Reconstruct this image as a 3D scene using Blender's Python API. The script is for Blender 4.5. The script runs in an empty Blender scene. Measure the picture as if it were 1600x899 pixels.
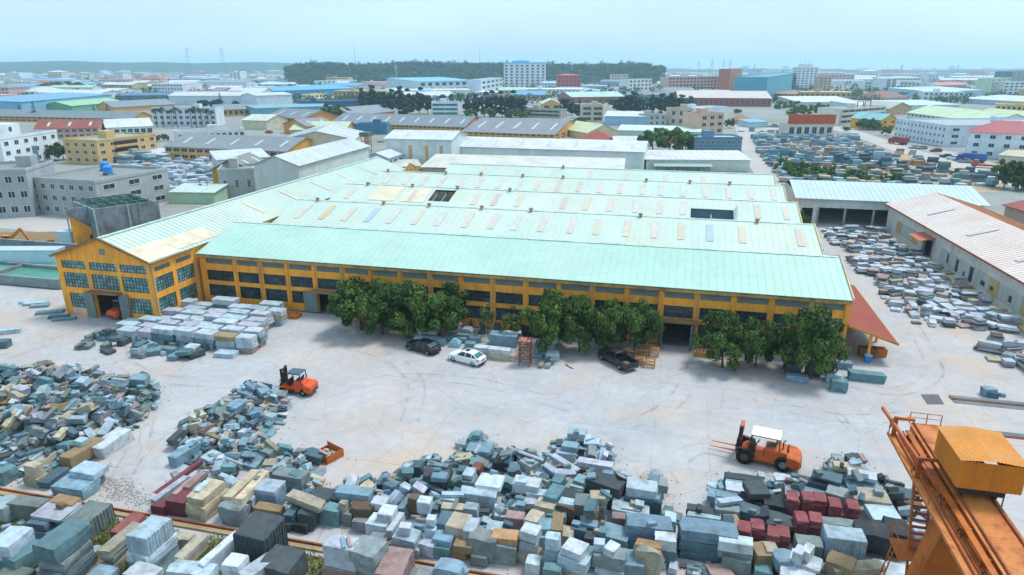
import bpy, math, random
from mathutils import Vector, Matrix, noise
S = bpy.context.scene
COL = S.collection
R = math.radians
# ------------------------------------------------------------------ camera
CAM_H, FPX, HORIZON, YAW = 33.0, 1066.0, 104.0, R(13.8)
PITCH = math.atan((449.5 - HORIZON) / FPX)
cd = bpy.data.cameras.new('camera')
cam = bpy.data.objects.new('camera', cd)
COL.objects.link(cam)
cd.sensor_fit = 'HORIZONTAL'
cd.sensor_width = 36.0
cd.lens = FPX / 1600 * 36
cd.clip_start = 0.5
cd.clip_end = 30000
cam.location = (0, 0, CAM_H)
cam.rotation_euler = (math.pi / 2 - PITCH, 0, YAW)
S.camera = cam
# ------------------------------------------------------------------ sky, sun, exposure
SUN_EL, SUN_AZ = R(64), R(48)          # azimuth measured from +Y towards +X
w = bpy.data.worlds.new('World')
S.world = w
w.use_nodes = True
nt = w.node_tree
bg = nt.nodes['Background']
sky = nt.nodes.new('ShaderNodeTexSky')
sky.sky_type = 'NISHITA'
sky.sun_disc = False
sky.sun_elevation = SUN_EL
sky.sun_rotation = SUN_AZ
sky.altitude = 100
sky.air_density = 1.0
sky.dust_density = 3.0
sky.ozone_density = 3.0
veil = nt.nodes.new('ShaderNodeMix')   # thin even cloud over the blue
veil.data_type = 'RGBA'
veil.inputs['Factor'].default_value = 0.72
veil.inputs['B'].default_value = (6.9, 9.6, 11.9, 1)
tc = nt.nodes.new('ShaderNodeTexCoord')
mp_ = nt.nodes.new('ShaderNodeMapping')
mp_.inputs['Scale'].default_value = (1.4, 1.4, 5.0)
cn = nt.nodes.new('ShaderNodeTexNoise')
cn.inputs['Scale'].default_value = 1.6
cn.inputs['Detail'].default_value = 6
cr_ = nt.nodes.new('ShaderNodeMapRange')
cr_.inputs['From Min'].default_value = 0.3
cr_.inputs['From Max'].default_value = 0.7
cr_.inputs['To Min'].default_value = 0.6
cr_.inputs['To Max'].default_value = 0.84
nt.links.new(tc.outputs['Generated'], mp_.inputs['Vector'])
nt.links.new(mp_.outputs['Vector'], cn.inputs['Vector'])
nt.links.new(cn.outputs['Fac'], cr_.inputs['Value'])
nt.links.new(cr_.outputs['Result'], veil.inputs['Factor'])
nt.links.new(sky.outputs['Color'], veil.inputs['A'])
nt.links.new(veil.outputs['Result'], bg.inputs['Color'])
bg.inputs['Strength'].default_value = 0.075
sd = bpy.data.lights.new('sun', 'SUN')
sd.energy = 1.9
sd.angle = R(15)
sd.color = (1.0, 0.97, 0.93)
sun = bpy.data.objects.new('sun', sd)
COL.objects.link(sun)
sv = Vector((math.sin(SUN_AZ) * math.cos(SUN_EL), math.cos(SUN_AZ) * math.cos(SUN_EL), math.sin(SUN_EL)))
sun.rotation_euler = sv.to_track_quat('Z', 'Y').to_euler()
sun.location = (0, 0, 120)
vs = S.view_settings
S.display_settings.display_device = 'sRGB'
vs.view_transform = 'Standard'
vs.look = 'None'
vs.gamma = 1.0
vs.exposure = 0.7
vs.use_curve_mapping = False
S.cycles.use_denoising = True
S.cycles.max_bounces = 6
S.cycles.diffuse_bounces = 4
S.cycles.volume_bounces = 1
S.cycles.transparent_max_bounces = 6
# ------------------------------------------------------------------ photogrammetry: where a sight line meets a level or a wall plane
_fh = Vector((-math.sin(YAW), math.cos(YAW), 0))
_rt = Vector((math.cos(YAW), math.sin(YAW), 0))
_fw = _fh * math.cos(PITCH) - Vector((0, 0, 1)) * math.sin(PITCH)
_up = _rt.cross(_fw)
EYE = Vector((0, 0, CAM_H))


def _ray(u, v):
    return _fw + _rt * ((u - 800) / FPX) - _up * ((v - 449.5) / FPX)


def at(u, v, z=0.0):
    d = _ray(u, v)
    return EYE + d * ((z - CAM_H) / d.z)


def on_y(u, v, y):
    d = _ray(u, v)
    return EYE + d * (y / d.y)


def height(base, top_v):
    """height above a ground point whose top is seen at row top_v"""
    lo, hi = 0.0, 90.0
    for _ in range(40):
        m = (lo + hi) / 2
        q = base + Vector((0, 0, m)) - EYE
        if 449.5 - FPX * q.dot(_up) / q.dot(_fw) > top_v:
            lo = m
        else:
            hi = m
    return lo


# ------------------------------------------------------------------ mesh building
class MB:
    def __init__(s):
        s.v, s.f = [], []

    def add(s, vs, fs):
        n = len(s.v)
        s.v += [tuple(v) for v in vs]
        s.f += [tuple(i + n for i in f) for f in fs]
        return s

    def hexa(s, p):
        return s.add(p, [(0, 3, 2, 1), (4, 5, 6, 7), (0, 1, 5, 4), (1, 2, 6, 5), (2, 3, 7, 6), (3, 0, 4, 7)])

    def box(s, x0, y0, z0, x1, y1, z1):
        return s.hexa([(x0, y0, z0), (x1, y0, z0), (x1, y1, z0), (x0, y1, z0), (x0, y0, z1), (x1, y0, z1), (x1, y1, z1), (x0, y1, z1)])

    def obox(s, c, d, rz=0.0, m=None):
        m = m or Matrix.Rotation(rz, 3, 'Z')
        c = Vector(c)
        x, y, z = d[0] / 2, d[1] / 2, d[2] / 2
        return s.hexa([c + m @ Vector(q) for q in ((-x, -y, -z), (x, -y, -z), (x, y, -z), (-x, y, -z), (-x, -y, z), (x, -y, z), (x, y, z), (-x, y, z))])

    def bar(s, a, b, w, h=None):
        a, b = Vector(a), Vector(b)
        h = h or w
        d = b - a
        m = d.to_track_quat('X', 'Z').to_matrix()
        return s.obox((a + b) / 2, (d.length, w, h), m=m)

    def tube(s, a, b, r, n=8, r2=None, cap=True):
        a, b = Vector(a), Vector(b)
        r2 = r if r2 is None else r2
        q = (b - a).to_track_quat('Z', 'Y').to_matrix()
        vs = []
        for p, rr in ((a, r), (b, r2)):
            for i in range(n):
                t = 2 * math.pi * i / n
                vs.append(p + q @ Vector((rr * math.cos(t), rr * math.sin(t), 0)))
        fs = [(i, (i + 1) % n, n + (i + 1) % n, n + i) for i in range(n)]
        if cap:
            fs += [tuple(range(n - 1, -1, -1)), tuple(range(n, 2 * n))]
        return s.add(vs, fs)

    def path(s, pts, r, n=6):
        for a, b in zip(pts[:-1], pts[1:]):
            s.tube(a, b, r, n)
        return s

    def prism(s, poly, a, b, axis='y'):
        """poly: points in the plane across the axis, extruded from a to b"""
        n = len(poly)
        mk = {'y': lambda p, t: (p[0], t, p[1]), 'x': lambda p, t: (t, p[0], p[1]), 'z': lambda p, t: (p[0], p[1], t)}[axis]
        vs = [mk(p, a) for p in poly] + [mk(p, b) for p in poly]
        fs = [tuple(range(n)), tuple(range(2 * n - 1, n - 1, -1))] + [(i, n + i, n + (i + 1) % n, (i + 1) % n) for i in range(n)]
        return s.add(vs, fs)

    def loft(s, rings, cap=True):
        n = len(rings[0])
        b = len(s.v)
        for r_ in rings:
            s.v += [tuple(p) for p in r_]
        for k in range(len(rings) - 1):
            o = b + k * n
            for i in range(n):
                j = (i + 1) % n
                s.f.append((o + i, o + j, o + n + j, o + n + i))
        if cap:
            s.f.append(tuple(range(b + n - 1, b - 1, -1)))
            o = b + (len(rings) - 1) * n
            s.f.append(tuple(range(o, o + n)))
        return s

    def panel(s, O, U, V, W, Hh, t, opens=()):
        """a flat sheet from O along U and V, t thick behind, with real rectangular openings"""
        O, U, V = Vector(O), Vector(U), Vector(V)
        N = U.cross(V).normalized()
        xs = sorted({0, W, *[min(max(q, 0), W) for o in opens for q in (o[0], o[1])]})
        ys = sorted({0, Hh, *[min(max(q, 0), Hh) for o in opens for q in (o[2], o[3])]})
        for j in range(len(ys) - 1):
            y0, y1 = ys[j], ys[j + 1]
            run = None
            for i in range(len(xs)):
                hole = True
                if i < len(xs) - 1:
                    cx, cy = (xs[i] + xs[i + 1]) / 2, (y0 + y1) / 2
                    hole = any(o[0] < cx < o[1] and o[2] < cy < o[3] for o in opens)
                if hole:
                    if run is not None:
                        s._slab(O, U, V, N, run, xs[i], y0, y1, t)
                        run = None
                elif run is None:
                    run = xs[i]
        return s

    def _slab(s, O, U, V, N, x0, x1, y0, y1, t):
        p = [O + U * a + V * b for a, b in ((x0, y0), (x1, y0), (x1, y1), (x0, y1))]
        s.hexa([q - N * t for q in p] + p)

    def mesh(s, name, smooth=False):
        me = bpy.data.meshes.new(name)
        me.from_pydata(s.v, [], s.f)
        me.update()
        if smooth:
            me.polygons.foreach_set('use_smooth', [True] * len(me.polygons))
        return me

    def build(s, name, mat, parent=None, smooth=False, world=False):
        """one mesh object; world=True: the points are in world space and the parent is an unrotated Empty"""
        if world and parent is not None:
            o_ = parent.location
            s.v = [(a - o_.x, b - o_.y, c - o_.z) for a, b, c in s.v]
        me = s.mesh(name, smooth)
        me.materials.append(mat)
        return link(name, me, parent)


def link(name, me, parent=None):
    o = bpy.data.objects.new(name, me)
    COL.objects.link(o)
    if parent is not None:
        o.parent = parent
    return o


def tag(o, label, cat, group=None):
    o['label'] = label
    o['category'] = cat
    if group:
        o['group'] = group
    return o


def kind(o, k):
    o['kind'] = k
    return o


def thing(name, label, cat, loc=(0, 0, 0), rz=0.0, group=None):
    o = bpy.data.objects.new(name, None)
    COL.objects.link(o)
    o.location = loc
    o.rotation_euler = (0, 0, rz)
    return tag(o, label, cat, group)


def copy_tree(o, parent=None):
    c = o.copy()
    COL.objects.link(c)
    c.parent = parent
    for ch in o.children:
        copy_tree(ch, c)
    return c


ORD = ['first', 'second', 'third', 'fourth', 'fifth', 'sixth', 'seventh', 'eighth', 'ninth', 'tenth', 'eleventh', 'twelfth', 'thirteenth',
       'fourteenth', 'fifteenth', 'sixteenth', 'seventeenth', 'eighteenth', 'nineteenth', 'twentieth']


# ------------------------------------------------------------------ materials
def lin(h):
    if isinstance(h, str):
        h = [int(h[i:i + 2], 16) / 255 for i in (0, 2, 4)]
        return tuple((x / 12.92 if x <= 0.04045 else ((x + 0.055) / 1.055) ** 2.4) for x in h)
    return h


_M = {}


def mat(key, col, rough=0.75, var=0.12, scale=0.6, dirt=None, dirt_amt=0.0, dirt_scale=0.25, streak=0.0, bump=0.0, bump_scale=8.0, metal=0.0,
        spec=0.35, objcol=False, attr=None, rand=0.0, hue2=None, spots=None, cracks=0.0):
    """procedural surface: base colour with two octaves of patchy variation, optional stains, run-off streaks and fine relief"""
    if key in _M:
        return _M[key]
    m = bpy.data.materials.new(key)
    m.use_nodes = True
    t = m.node_tree
    N, L = t.nodes, t.links
    b = N['Principled BSDF']
    b.inputs['Roughness'].default_value = rough
    b.inputs['Metallic'].default_value = metal
    b.inputs['Specular IOR Level'].default_value = spec
    geo = N.new('ShaderNodeNewGeometry')

    def tex(sc, det=5, rgh=0.6, stretch=None):
        n = N.new('ShaderNodeTexNoise')
        n.inputs['Scale'].default_value = sc
        n.inputs['Detail'].default_value = det
        n.inputs['Roughness'].default_value = rgh
        src = geo.outputs['Position']
        if stretch:
            mp = N.new('ShaderNodeMapping')
            mp.inputs['Scale'].default_value = stretch
            L.new(src, mp.inputs['Vector'])
            src = mp.outputs['Vector']
        L.new(src, n.inputs['Vector'])
        return n.outputs['Fac']

    def mix(f, a, bb, mode='MIX'):
        q = N.new('ShaderNodeMix')
        q.data_type = 'RGBA'
        q.blend_type = mode
        for nm, x in (('Factor', f), ('A', a), ('B', bb)):
            if hasattr(x, 'links'):
                L.new(x, q.inputs[nm])
            else:
                q.inputs[nm].default_value = x if nm == 'Factor' else (*x, 1)
        return q.outputs['Result']

    def rng(x, a0, a1, b0, b1):
        q = N.new('ShaderNodeMapRange')
        for nm, val in (('From Min', a0), ('From Max', a1), ('To Min', b0), ('To Max', b1)):
            q.inputs[nm].default_value = val
        L.new(x, q.inputs['Value'])
        return q.outputs['Result']

    base = lin(col)
    if objcol:
        oi = N.new('ShaderNodeObjectInfo')
        c = oi.outputs['Color']
    elif attr:
        at_ = N.new('ShaderNodeAttribute')
        at_.attribute_name = attr
        c = at_.outputs['Color']
    else:
        c = base
    if hue2:
        c = mix(rng(tex(scale * 0.35, 3), 0.42, 0.62, 0, 1), c, lin(hue2))
    if var:
        g = rng(tex(scale), 0.3, 0.7, 1 - var, 1 + var)
        cc = N.new('ShaderNodeCombineColor')
        for k in ('Red', 'Green', 'Blue'):
            L.new(g, cc.inputs[k])
        c = mix(1.0, c, cc.outputs['Color'], 'MULTIPLY')
        g2 = rng(tex(scale * 7, 4), 0.3, 0.7, 1 - var * 0.7, 1 + var * 0.7)
        cc2 = N.new('ShaderNodeCombineColor')
        for k in ('Red', 'Green', 'Blue'):
            L.new(g2, cc2.inputs[k])
        c = mix(1.0, c, cc2.outputs['Color'], 'MULTIPLY')
    if rand:
        g3 = rng(geo.outputs['Random Per Island'], 0, 1, 1 - rand, 1 + rand)
        cc3 = N.new('ShaderNodeCombineColor')
        for k in ('Red', 'Green', 'Blue'):
            L.new(g3, cc3.inputs[k])
        c = mix(1.0, c, cc3.outputs['Color'], 'MULTIPLY')
    if dirt:
        f = rng(tex(dirt_scale, 6, 0.65), 0.5, 0.68, 0, dirt_amt)
        c = mix(f, c, lin(dirt))
    if spots:
        f = rng(tex(0.33, 8, 0.7), 0.6, 0.72, 0, 0.4)
        c = mix(f, c, lin(spots))
        f = rng(tex(2.3, 4, 0.6), 0.66, 0.74, 0, 0.35)
        c = mix(f, c, lin(spots))
    if cracks:
        vo = N.new('ShaderNodeTexVoronoi')
        vo.feature = 'DISTANCE_TO_EDGE'
        vo.inputs['Scale'].default_value = 0.16
        wob = N.new('ShaderNodeVectorMath')
        wob.operation = 'ADD'
        nz = N.new('ShaderNodeTexNoise')
        nz.inputs['Scale'].default_value = 0.5
        nz.inputs['Detail'].default_value = 6
        L.new(geo.outputs['Position'], nz.inputs['Vector'])
        L.new(nz.outputs['Color'], wob.inputs[1])
        L.new(geo.outputs['Position'], wob.inputs[0])
        L.new(wob.outputs['Vector'], vo.inputs['Vector'])
        f = rng(vo.outputs['Distance'], 0.0, 0.006, cracks, 0)
        c = mix(f, c, lin('6a6660'))
    if streak:
        f = rng(tex(1.0, 4, 0.6, (1.6, 1.6, 0.12)), 0.5, 0.75, 0, streak)
        c = mix(f, c, lin('4a4238'))
    if hasattr(c, 'links'):
        L.new(c, b.inputs['Base Color'])
    else:
        b.inputs['Base Color'].default_value = (*c, 1)
    if bump:
        bp = N.new('ShaderNodeBump')
        bp.inputs['Strength'].default_value = bump
        bp.inputs['Distance'].default_value = 0.05
        L.new(tex(bump_scale, 6), bp.inputs['Height'])
        L.new(bp.outputs['Normal'], b.inputs['Normal'])
    _M[key] = m
    return m


def paint(h, **k):
    return mat('paint ' + h + str(sorted(k.items())), h, **k)


YELLOW = mat('ochre wall paint', 'f5a63a', 0.8, 0.10, 0.5, dirt='a0763a', dirt_amt=0.4, dirt_scale=0.35, streak=0.4)
CREAM = mat('stained cream beam', 'c29a58', 0.85, 0.15, 0.8, dirt='5f5040', dirt_amt=0.6, dirt_scale=0.5, streak=0.5)
CONC = mat('raw concrete', '8f8f8c', 0.9, 0.14, 0.5, dirt='6a6258', dirt_amt=0.4, streak=0.3)
DARKCONC = mat('old grey concrete', '6f7578', 0.9, 0.18, 0.4, dirt='3c4042', dirt_amt=0.6, dirt_scale=0.3, streak=0.5)
TEAL = mat('aqua roof sheet', 'a3c6b6', 0.5, 0.06, 0.12, hue2='adc9bd', dirt='a3b5a4', dirt_amt=0.4, dirt_scale=0.1, streak=0.10)
PALE = mat('pale aqua roof sheet', 'b4c7bb', 0.5, 0.06, 0.15, hue2='bdc7bb', dirt='b9bda6', dirt_amt=0.4, dirt_scale=0.1, streak=0.08)
PANE = mat('dark grimy window glass', '1f2c30', 0.25, 0.5, 1.1, hue2='34484a', spec=0.5, rand=.5)
PANE2 = mat('greenish window glass', '4f7a78', 0.25, 0.3, 1.3, hue2='7aa09e', spec=0.5, rand=.35)
STEEL = mat('dark steel frame', '3c4244', 0.6, 0.15)
GALV = mat('grey sheet metal', '76837f', 0.55, 0.12, 0.8, dirt='55584f', dirt_amt=0.5, streak=0.3)
LOUVER = mat('grey louvre', '7d8684', 0.7, 0.12, 0.8)
RUST = mat('rusty steel', '8a4a2c', 0.8, 0.25, 1.5, dirt='4d2a1c', dirt_amt=0.7, dirt_scale=1.0)
BLACK = mat('black rubber', '16171a', 0.85, 0.15, 2)
WHITE = mat('white paint', 'd8dcdc', 0.45, 0.05, 0.8)
DARK = mat('dark interior', '2b2b2a', 0.9, 0.2)
# ------------------------------------------------------------------ ground, yard slabs, roads
EARTH = mat('dusty earth', '8a8c8a', 0.95, 0.16, 0.02, hue2='87897d', dirt='6c7350', dirt_amt=0.5, dirt_scale=0.012)
YARD = mat('yard concrete', 'a5a6a8', 0.85, 0.11, 0.14, hue2='aca6a2', spots='8a8680', cracks=0.45, dirt='c2a486', dirt_amt=0.55, dirt_scale=0.075, bump=0.15, bump_scale=3)
ROADM = mat('pale road concrete', 'aba7a3', 0.9, 0.08, 0.1, dirt='b79f86', dirt_amt=0.4, dirt_scale=0.1)
g = MB()
n_ = 26
xs_ = [-7000, -4000, -2000, -1000, -500, -250, -120, -60, 0, 60, 120, 250, 500, 1000, 2000, 4000, 7000]
ys_ = [-400, -100, 0, 60, 120, 250, 500, 900, 1500, 2500, 4500, 7600]
g.v = [(x, y, -0.12) for y in ys_ for x in xs_]
nx = len(xs_)
g.f = [(j * nx + i, j * nx + i + 1, (j + 1) * nx + i + 1, (j + 1) * nx + i) for j in range(len(ys_) - 1) for i in range(nx - 1)]
kind(g.build('ground', EARTH), 'structure')
yard = kind(MB().box(-150, 8, -0.10, 120, 80.9, -0.06).build('yard', YARD), 'structure')
MB().box(20.2, 80.9, -0.10, 120, 172, -0.06).build('yard_side', YARD, yard)
# cast slabs with open joints between them
slab_me = MB().box(0.005, 0.005, -0.055, 4.995, 5.495, 0.0).mesh('slab')
slab_me.materials.append(YARD)
for i in range(-18, 15):
    for j in range(0, 8):
        x, y = i * 5.0 - 0.6, 36.9 + j * 5.5
        if x < -88 and y > 66:
            continue
        if x + 5 > 79:
            continue
        s_ = link('slab', slab_me, yard)
        s_.location = (x, y, random.Random(i * 31 + j).uniform(-0.006, 0.006))


def sheet(name, pts, z, m, parent=None):
    q = MB()
    q.v = [(p[0], p[1], z) for p in pts]
    q.f = [tuple(range(len(pts)))]
    o = q.build(name, m, parent)
    return o


def px_poly(pts):
    return [at(*p) for p in pts]


def ribbon(name, pts, w, z, m):
    pts = [Vector((p[0], p[1], 0)) for p in pts]
    q = MB()
    for i, p in enumerate(pts):
        d = (pts[min(i + 1, len(pts) - 1)] - pts[max(i - 1, 0)]).normalized()
        n = Vector((-d.y, d.x, 0)) * w / 2
        q.v += [(p.x - n.x, p.y - n.y, z), (p.x + n.x, p.y + n.y, z)]
    q.f = [(2 * i, 2 * i + 1, 2 * i + 3, 2 * i + 2)[::-1] for i in range(len(pts) - 1)]
    return kind(q.build(name, m), 'structure')


kind(ribbon('road', px_poly([(1240, 305), (1210, 282), (1188, 255), (1176, 232), (1168, 212), (1160, 196)]), 9, -0.11, ROADM), 'structure')
ribbon('road', px_poly([(1290, 197), (1330, 206), (1378, 222), (1420, 236), (1480, 252), (1560, 275), (1640, 300)]), 11, -0.105, ROADM)
ribbon('road', px_poly([(1560, 262), (1480, 238), (1400, 226)]), 8, -0.113, ROADM)
ribbon('road', px_poly([(1175, 205), (1240, 196), (1300, 197), (1335, 190)]), 8, -0.116, ROADM)
sheet('work_yard', px_poly([(-40, 352), (-40, 330), (60, 322), (110, 332), (112, 360), (60, 362)]), -0.10, ROADM)['kind'] = 'structure'
sheet('stone_yard', px_poly([(190, 318), (205, 255), (330, 250), (345, 300), (335, 322)]), -0.102, ROADM)['kind'] = 'structure'
sheet('stone_yard', px_poly([(1185, 218), (1300, 215), (1420, 240), (1580, 275), (1560, 300), (1420, 300), (1245, 296)]), -0.118, mat('stone yard dirt', 'a09484', .95, .15, .1, hue2='b08c66', dirt='8a8a84', dirt_amt=.5, dirt_scale=.15))['kind'] = 'structure'
SOIL = mat('brown soil', '8a6a4a', 0.95, 0.2, 0.4, hue2='7a7050')
sheet('soil_bank', px_poly([(-40, 362), (100, 362), (108, 385), (60, 392), (-40, 392)]), -0.098, SOIL)['kind'] = 'structure'
PUDDLE = mat('dark steel plate', '56555a', 0.6, 0.15, 1)
GRASSM = mat('rough verge soil', '5f6038', 0.95, 0.25, 0.8, hue2='7a7258', dirt='8c8478', dirt_amt=0.6, dirt_scale=0.5)
kind(MB().box(-150, 8, -0.058, 120, 35.6, -0.004).build('verge', GRASSM), 'structure')
# crane rail on its concrete kerb
RAILC = mat('stained kerb concrete', 'a08a6a', 0.9, 0.15, 0.6, dirt='6a5238', dirt_amt=0.6)
rl = thing('crane_rail', 'rusty crane rail on a stained concrete kerb along the grass strip', 'rail', (-20, 36.6, 0))
MB().box(-120, 36.1, -0.06, 60, 36.88, 0.10).build('kerb', RAILC, rl, world=True)
MB().box(-120, 36.55, 0.10, 60, 36.63, 0.24).box(-120, 36.5, 0.102, 60, 36.68, 0.125).box(-120, 36.535, 0.205, 60, 36.645, 0.25).build('rail', RUST, rl, world=True)
# plate over a pit and the sunk rail slot on the right
MB().box(0, 0, 0, 2.6, 2.4, 0.03)
p0, p1, p2, p3 = at(1439, 617), at(1466, 617), at(1475, 632), at(1449, 632)
pl = MB()
pl.hexa([(p.x, p.y, 0.002) for p in (p3, p2, p1, p0)] + [(p.x, p.y, 0.05) for p in (p3, p2, p1, p0)])
tag(pl.build('steel_plate', PUDDLE), 'dark steel cover plate lying flat on the yard beside the sunken rail slot', 'plate')
a = at(1486, 624)
slot = thing('rail_slot', 'long sunken rail slot with stained edges running to the right edge', 'rail', (a.x, a.y, 0))
MB().box(a.x, a.y - 0.12, 0.006, 90, a.y + 0.06, 0.10).build('rail', RUST, slot, world=True)
MB().box(a.x, a.y + 0.062, 0.006, 90, a.y + 0.7, 0.16).box(a.x, a.y - 0.9, 0.006, 90, a.y - 0.125, 0.03).build('kerb', DARKCONC, slot, world=True)
b_ = at(1560, 682)
s2 = thing('rail_slot', 'short stretch of stained rail kerb just behind the crane trolley house', 'rail', (b_.x, b_.y, 0))
MB().box(b_.x - 2, b_.y - 0.12, 0.006, 60, b_.y + 0.06, 0.10).build('rail', RUST, s2, world=True)
MB().box(b_.x - 2, b_.y + 0.062, 0.006, 60, b_.y + 0.8, 0.14).build('kerb', DARKCONC, s2, world=True)

# tyre marks: worn arcs where the forklifts and lorries turn, broken up by patches of dust
def trackmat(key, col):
    m = mat(key, col, .85, .1, .3)
    t = m.node_tree
    tr = t.nodes.new('ShaderNodeBsdfTransparent')
    mx = t.nodes.new('ShaderNodeMixShader')
    nz = t.nodes.new('ShaderNodeTexNoise')
    nz.inputs['Scale'].default_value = .5
    nz.inputs['Detail'].default_value = 8
    mr = t.nodes.new('ShaderNodeMapRange')
    mr.inputs['From Min'].default_value = .42
    mr.inputs['From Max'].default_value = .66
    mr.inputs['To Max'].default_value = .2
    ge = t.nodes.new('ShaderNodeNewGeometry')
    t.links.new(ge.outputs['Position'], nz.inputs['Vector'])
    t.links.new(nz.outputs['Fac'], mr.inputs['Value'])
    t.links.new(mr.outputs['Result'], mx.inputs[0])
    t.links.new(tr.outputs[0], mx.inputs[1])
    t.links.new(t.nodes['Principled BSDF'].outputs[0], mx.inputs[2])
    t.links.new(mx.outputs[0], t.nodes['Material Output'].inputs['Surface'])
    return m


TRD, TRL = trackmat('dark tyre rubber trace', '6d6e74'), trackmat('pale ground dust trace', 'c9c6c8')


def tyre_marks(pts, gap, m, wd=.3, z=.012):
    pts = [at(*p) for p in pts]
    out = []
    n = len(pts)
    for i in range(n - 1):
        p0, p1, p2, p3 = pts[max(i - 1, 0)], pts[i], pts[i + 1], pts[min(i + 2, n - 1)]
        for k in range(8):
            t_ = k / 8
            out.append(0.5 * ((2 * p1) + (p2 - p0) * t_ + (2 * p0 - 5 * p1 + 4 * p2 - p3) * t_ ** 2 + (3 * p1 - p0 - 3 * p2 + p3) * t_ ** 3))
    out.append(pts[-1])
    for s in (-gap / 2, gap / 2):
        off = []
        for i, p in enumerate(out):
            d = (out[min(i + 1, len(out) - 1)] - out[max(i - 1, 0)]).normalized()
            off.append((p.x - d.y * s, p.y + d.x * s))
        ribbon('tyre_mark', off, wd, z + (.004 if s > 0 else 0), m)


for k_, (pts, m) in enumerate((([(1400, 480), (1440, 540), (1462, 575), (1440, 605), (1380, 625), (1290, 640), (1180, 640)], TRL), ([(1420, 500), (1455, 560), (1455, 590), (1400, 612), (1330, 600)], TRD),
               ([(1120, 700), (1080, 705), (1060, 725), (1075, 755)], TRD), ([(1180, 620), (1240, 640), (1330, 655), (1420, 650)], TRD), ([(500, 620), (560, 600), (640, 590), (760, 600), (900, 640)], TRD),
               ([(0, 560), (120, 522), (200, 500)], TRD), ([(250, 600), (330, 585), (430, 575), (560, 560)], TRL), ([(700, 610), (800, 640), (900, 690), (960, 740)], TRL), ([(540, 540), (610, 560), (650, 600), (640, 660)], TRD),
               ([(1090, 545), (1080, 590), (1040, 640), (960, 670)], TRD), ([(180, 505), (190, 560), (240, 590), (330, 600)], TRD), ([(230, 640), (215, 700), (190, 750), (200, 780)], TRD))):
    tyre_marks(pts, 1.7, m, z=.008 + k_ * .009)
# ------------------------------------------------------------------ the yellow factory: long hall with five roofs, and the wing
FY = 81.3
hall = thing('factory_hall', 'long ochre factory hall with five parallel aqua sheet roofs', 'factory', (-66.6, FY, 0))
colx = [-65.8, -60.7, -56.6, -52.4, -48.2, -43.9, -39.7, -35.5, -31.2, -26.9, -22.6, -18.2, -13.9, -9.65, -5.35, -1.15, 3.1, 7.35, 11.6, 15.9, 19.9]
VAL = [(80.72, 7.58), (99.6, 7.75), (118.2, 7.75), (136.6, 7.75), (154.5, 7.75), (168.5, 7.75)]
RID = [(90.3, 10.2), (109.2, 10.25), (127.2, 10.25), (145.6, 10.2), (161.2, 10.2)]
XL, XR = -66.4, 20.25
# front wall with real openings
opens = []
doors = {4: (-48.2 + 0.35, -43.9 - 0.3), 15: (-1.15 + 0.25, 3.1 - 0.25)}
bays = []
for i in range(20):
    a, b = colx[i] + 0.42, colx[i + 1] - 0.32
    bays.append((a, b))
    opens.append((a - XL, b - XL, 6.1, 6.85))
    opens.append((a - XL, b - XL, 3.55, 5.1))
    if i in doors:
        opens.append((doors[i][0] - XL, doors[i][1] - XL, 0, 3.25))
    else:
        opens.append((a - XL, b - XL, 1.15, 2.95))
MB().panel((XL, FY, 0), (1, 0, 0), (0, 0, 1), XR - 0.3 - XL, 7.04, 0.3, opens).build('wall', YELLOW, hall, world=True)
wl = MB()
for X, sgn in ((XR - 0.3, 1),):
    prof = [(FY, 0), (VAL[5][0], 0), (VAL[5][0], 7.6)]
    for k in range(4, -1, -1):
        prof += [(RID[k][0], RID[k][1] - 0.08), (VAL[k][0] if k else FY, VAL[k][1] - 0.1)]
    wl.prism(prof, X, X + 0.3, 'x')
wl.box(XL, VAL[5][0] - 0.3, 0, XR - 0.3, VAL[5][0], 7.5)
wl.build('end_wall', YELLOW, hall, world=True)
lw = MB()
for k in range(5):
    lw.prism([(VAL[k][0] + 0.3, 7.3), (VAL[k + 1][0] - 0.3, 7.3), (VAL[k + 1][0] - 0.3, VAL[k + 1][1] - 0.15), (RID[k][0], RID[k][1] - 0.12), (VAL[k][0] + 0.3, VAL[k][1] - 0.15)], XL + 0.3, XL + 0.5, 'x')
lw.build('gable_wall', CREAM, hall, world=True)
MB().box(XL, FY - 0.42, 7.05, XR, FY + 0.3, 7.4).box(XL, FY - 0.12, 6.86, XR, FY - 0.003, 7.045).build('eave_beam', CREAM, hall, world=True)
MB().box(XL, 81.7, -0.04, XR - 0.4, 168, 0.0).build('floor', DARKCONC, hall, world=True)
# pilasters
pil_me = MB().box(-0.2, -0.14, 0, 0.2, -0.002, 6.99).mesh('pilaster')
pil_me.materials.append(YELLOW)
for x in colx:
    o = link('pilaster', pil_me, hall)
    o.location = (x + 66.6, 0, 0)


def window_mesh(W, Hh, nc, nr, name='window'):
    f = MB()
    t, d = 0.06, 0.08
    f.box(-t, 0, -t, W + t, d, 0).box(-t, 0, Hh, W + t, d, Hh + t).box(-t, 0, 0, 0, d, Hh).box(W, 0, 0, W + t, d, Hh)
    for i in range(1, nc):
        f.box(W * i / nc - 0.034, 0.012, 0, W * i / nc + 0.034, d - 0.01, Hh)
    for j in range(1, nr):
        f.box(0, 0.018, Hh * j / nr - 0.034, W, d - 0.016, Hh * j / nr + 0.034)
    return f.mesh(name)


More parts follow.
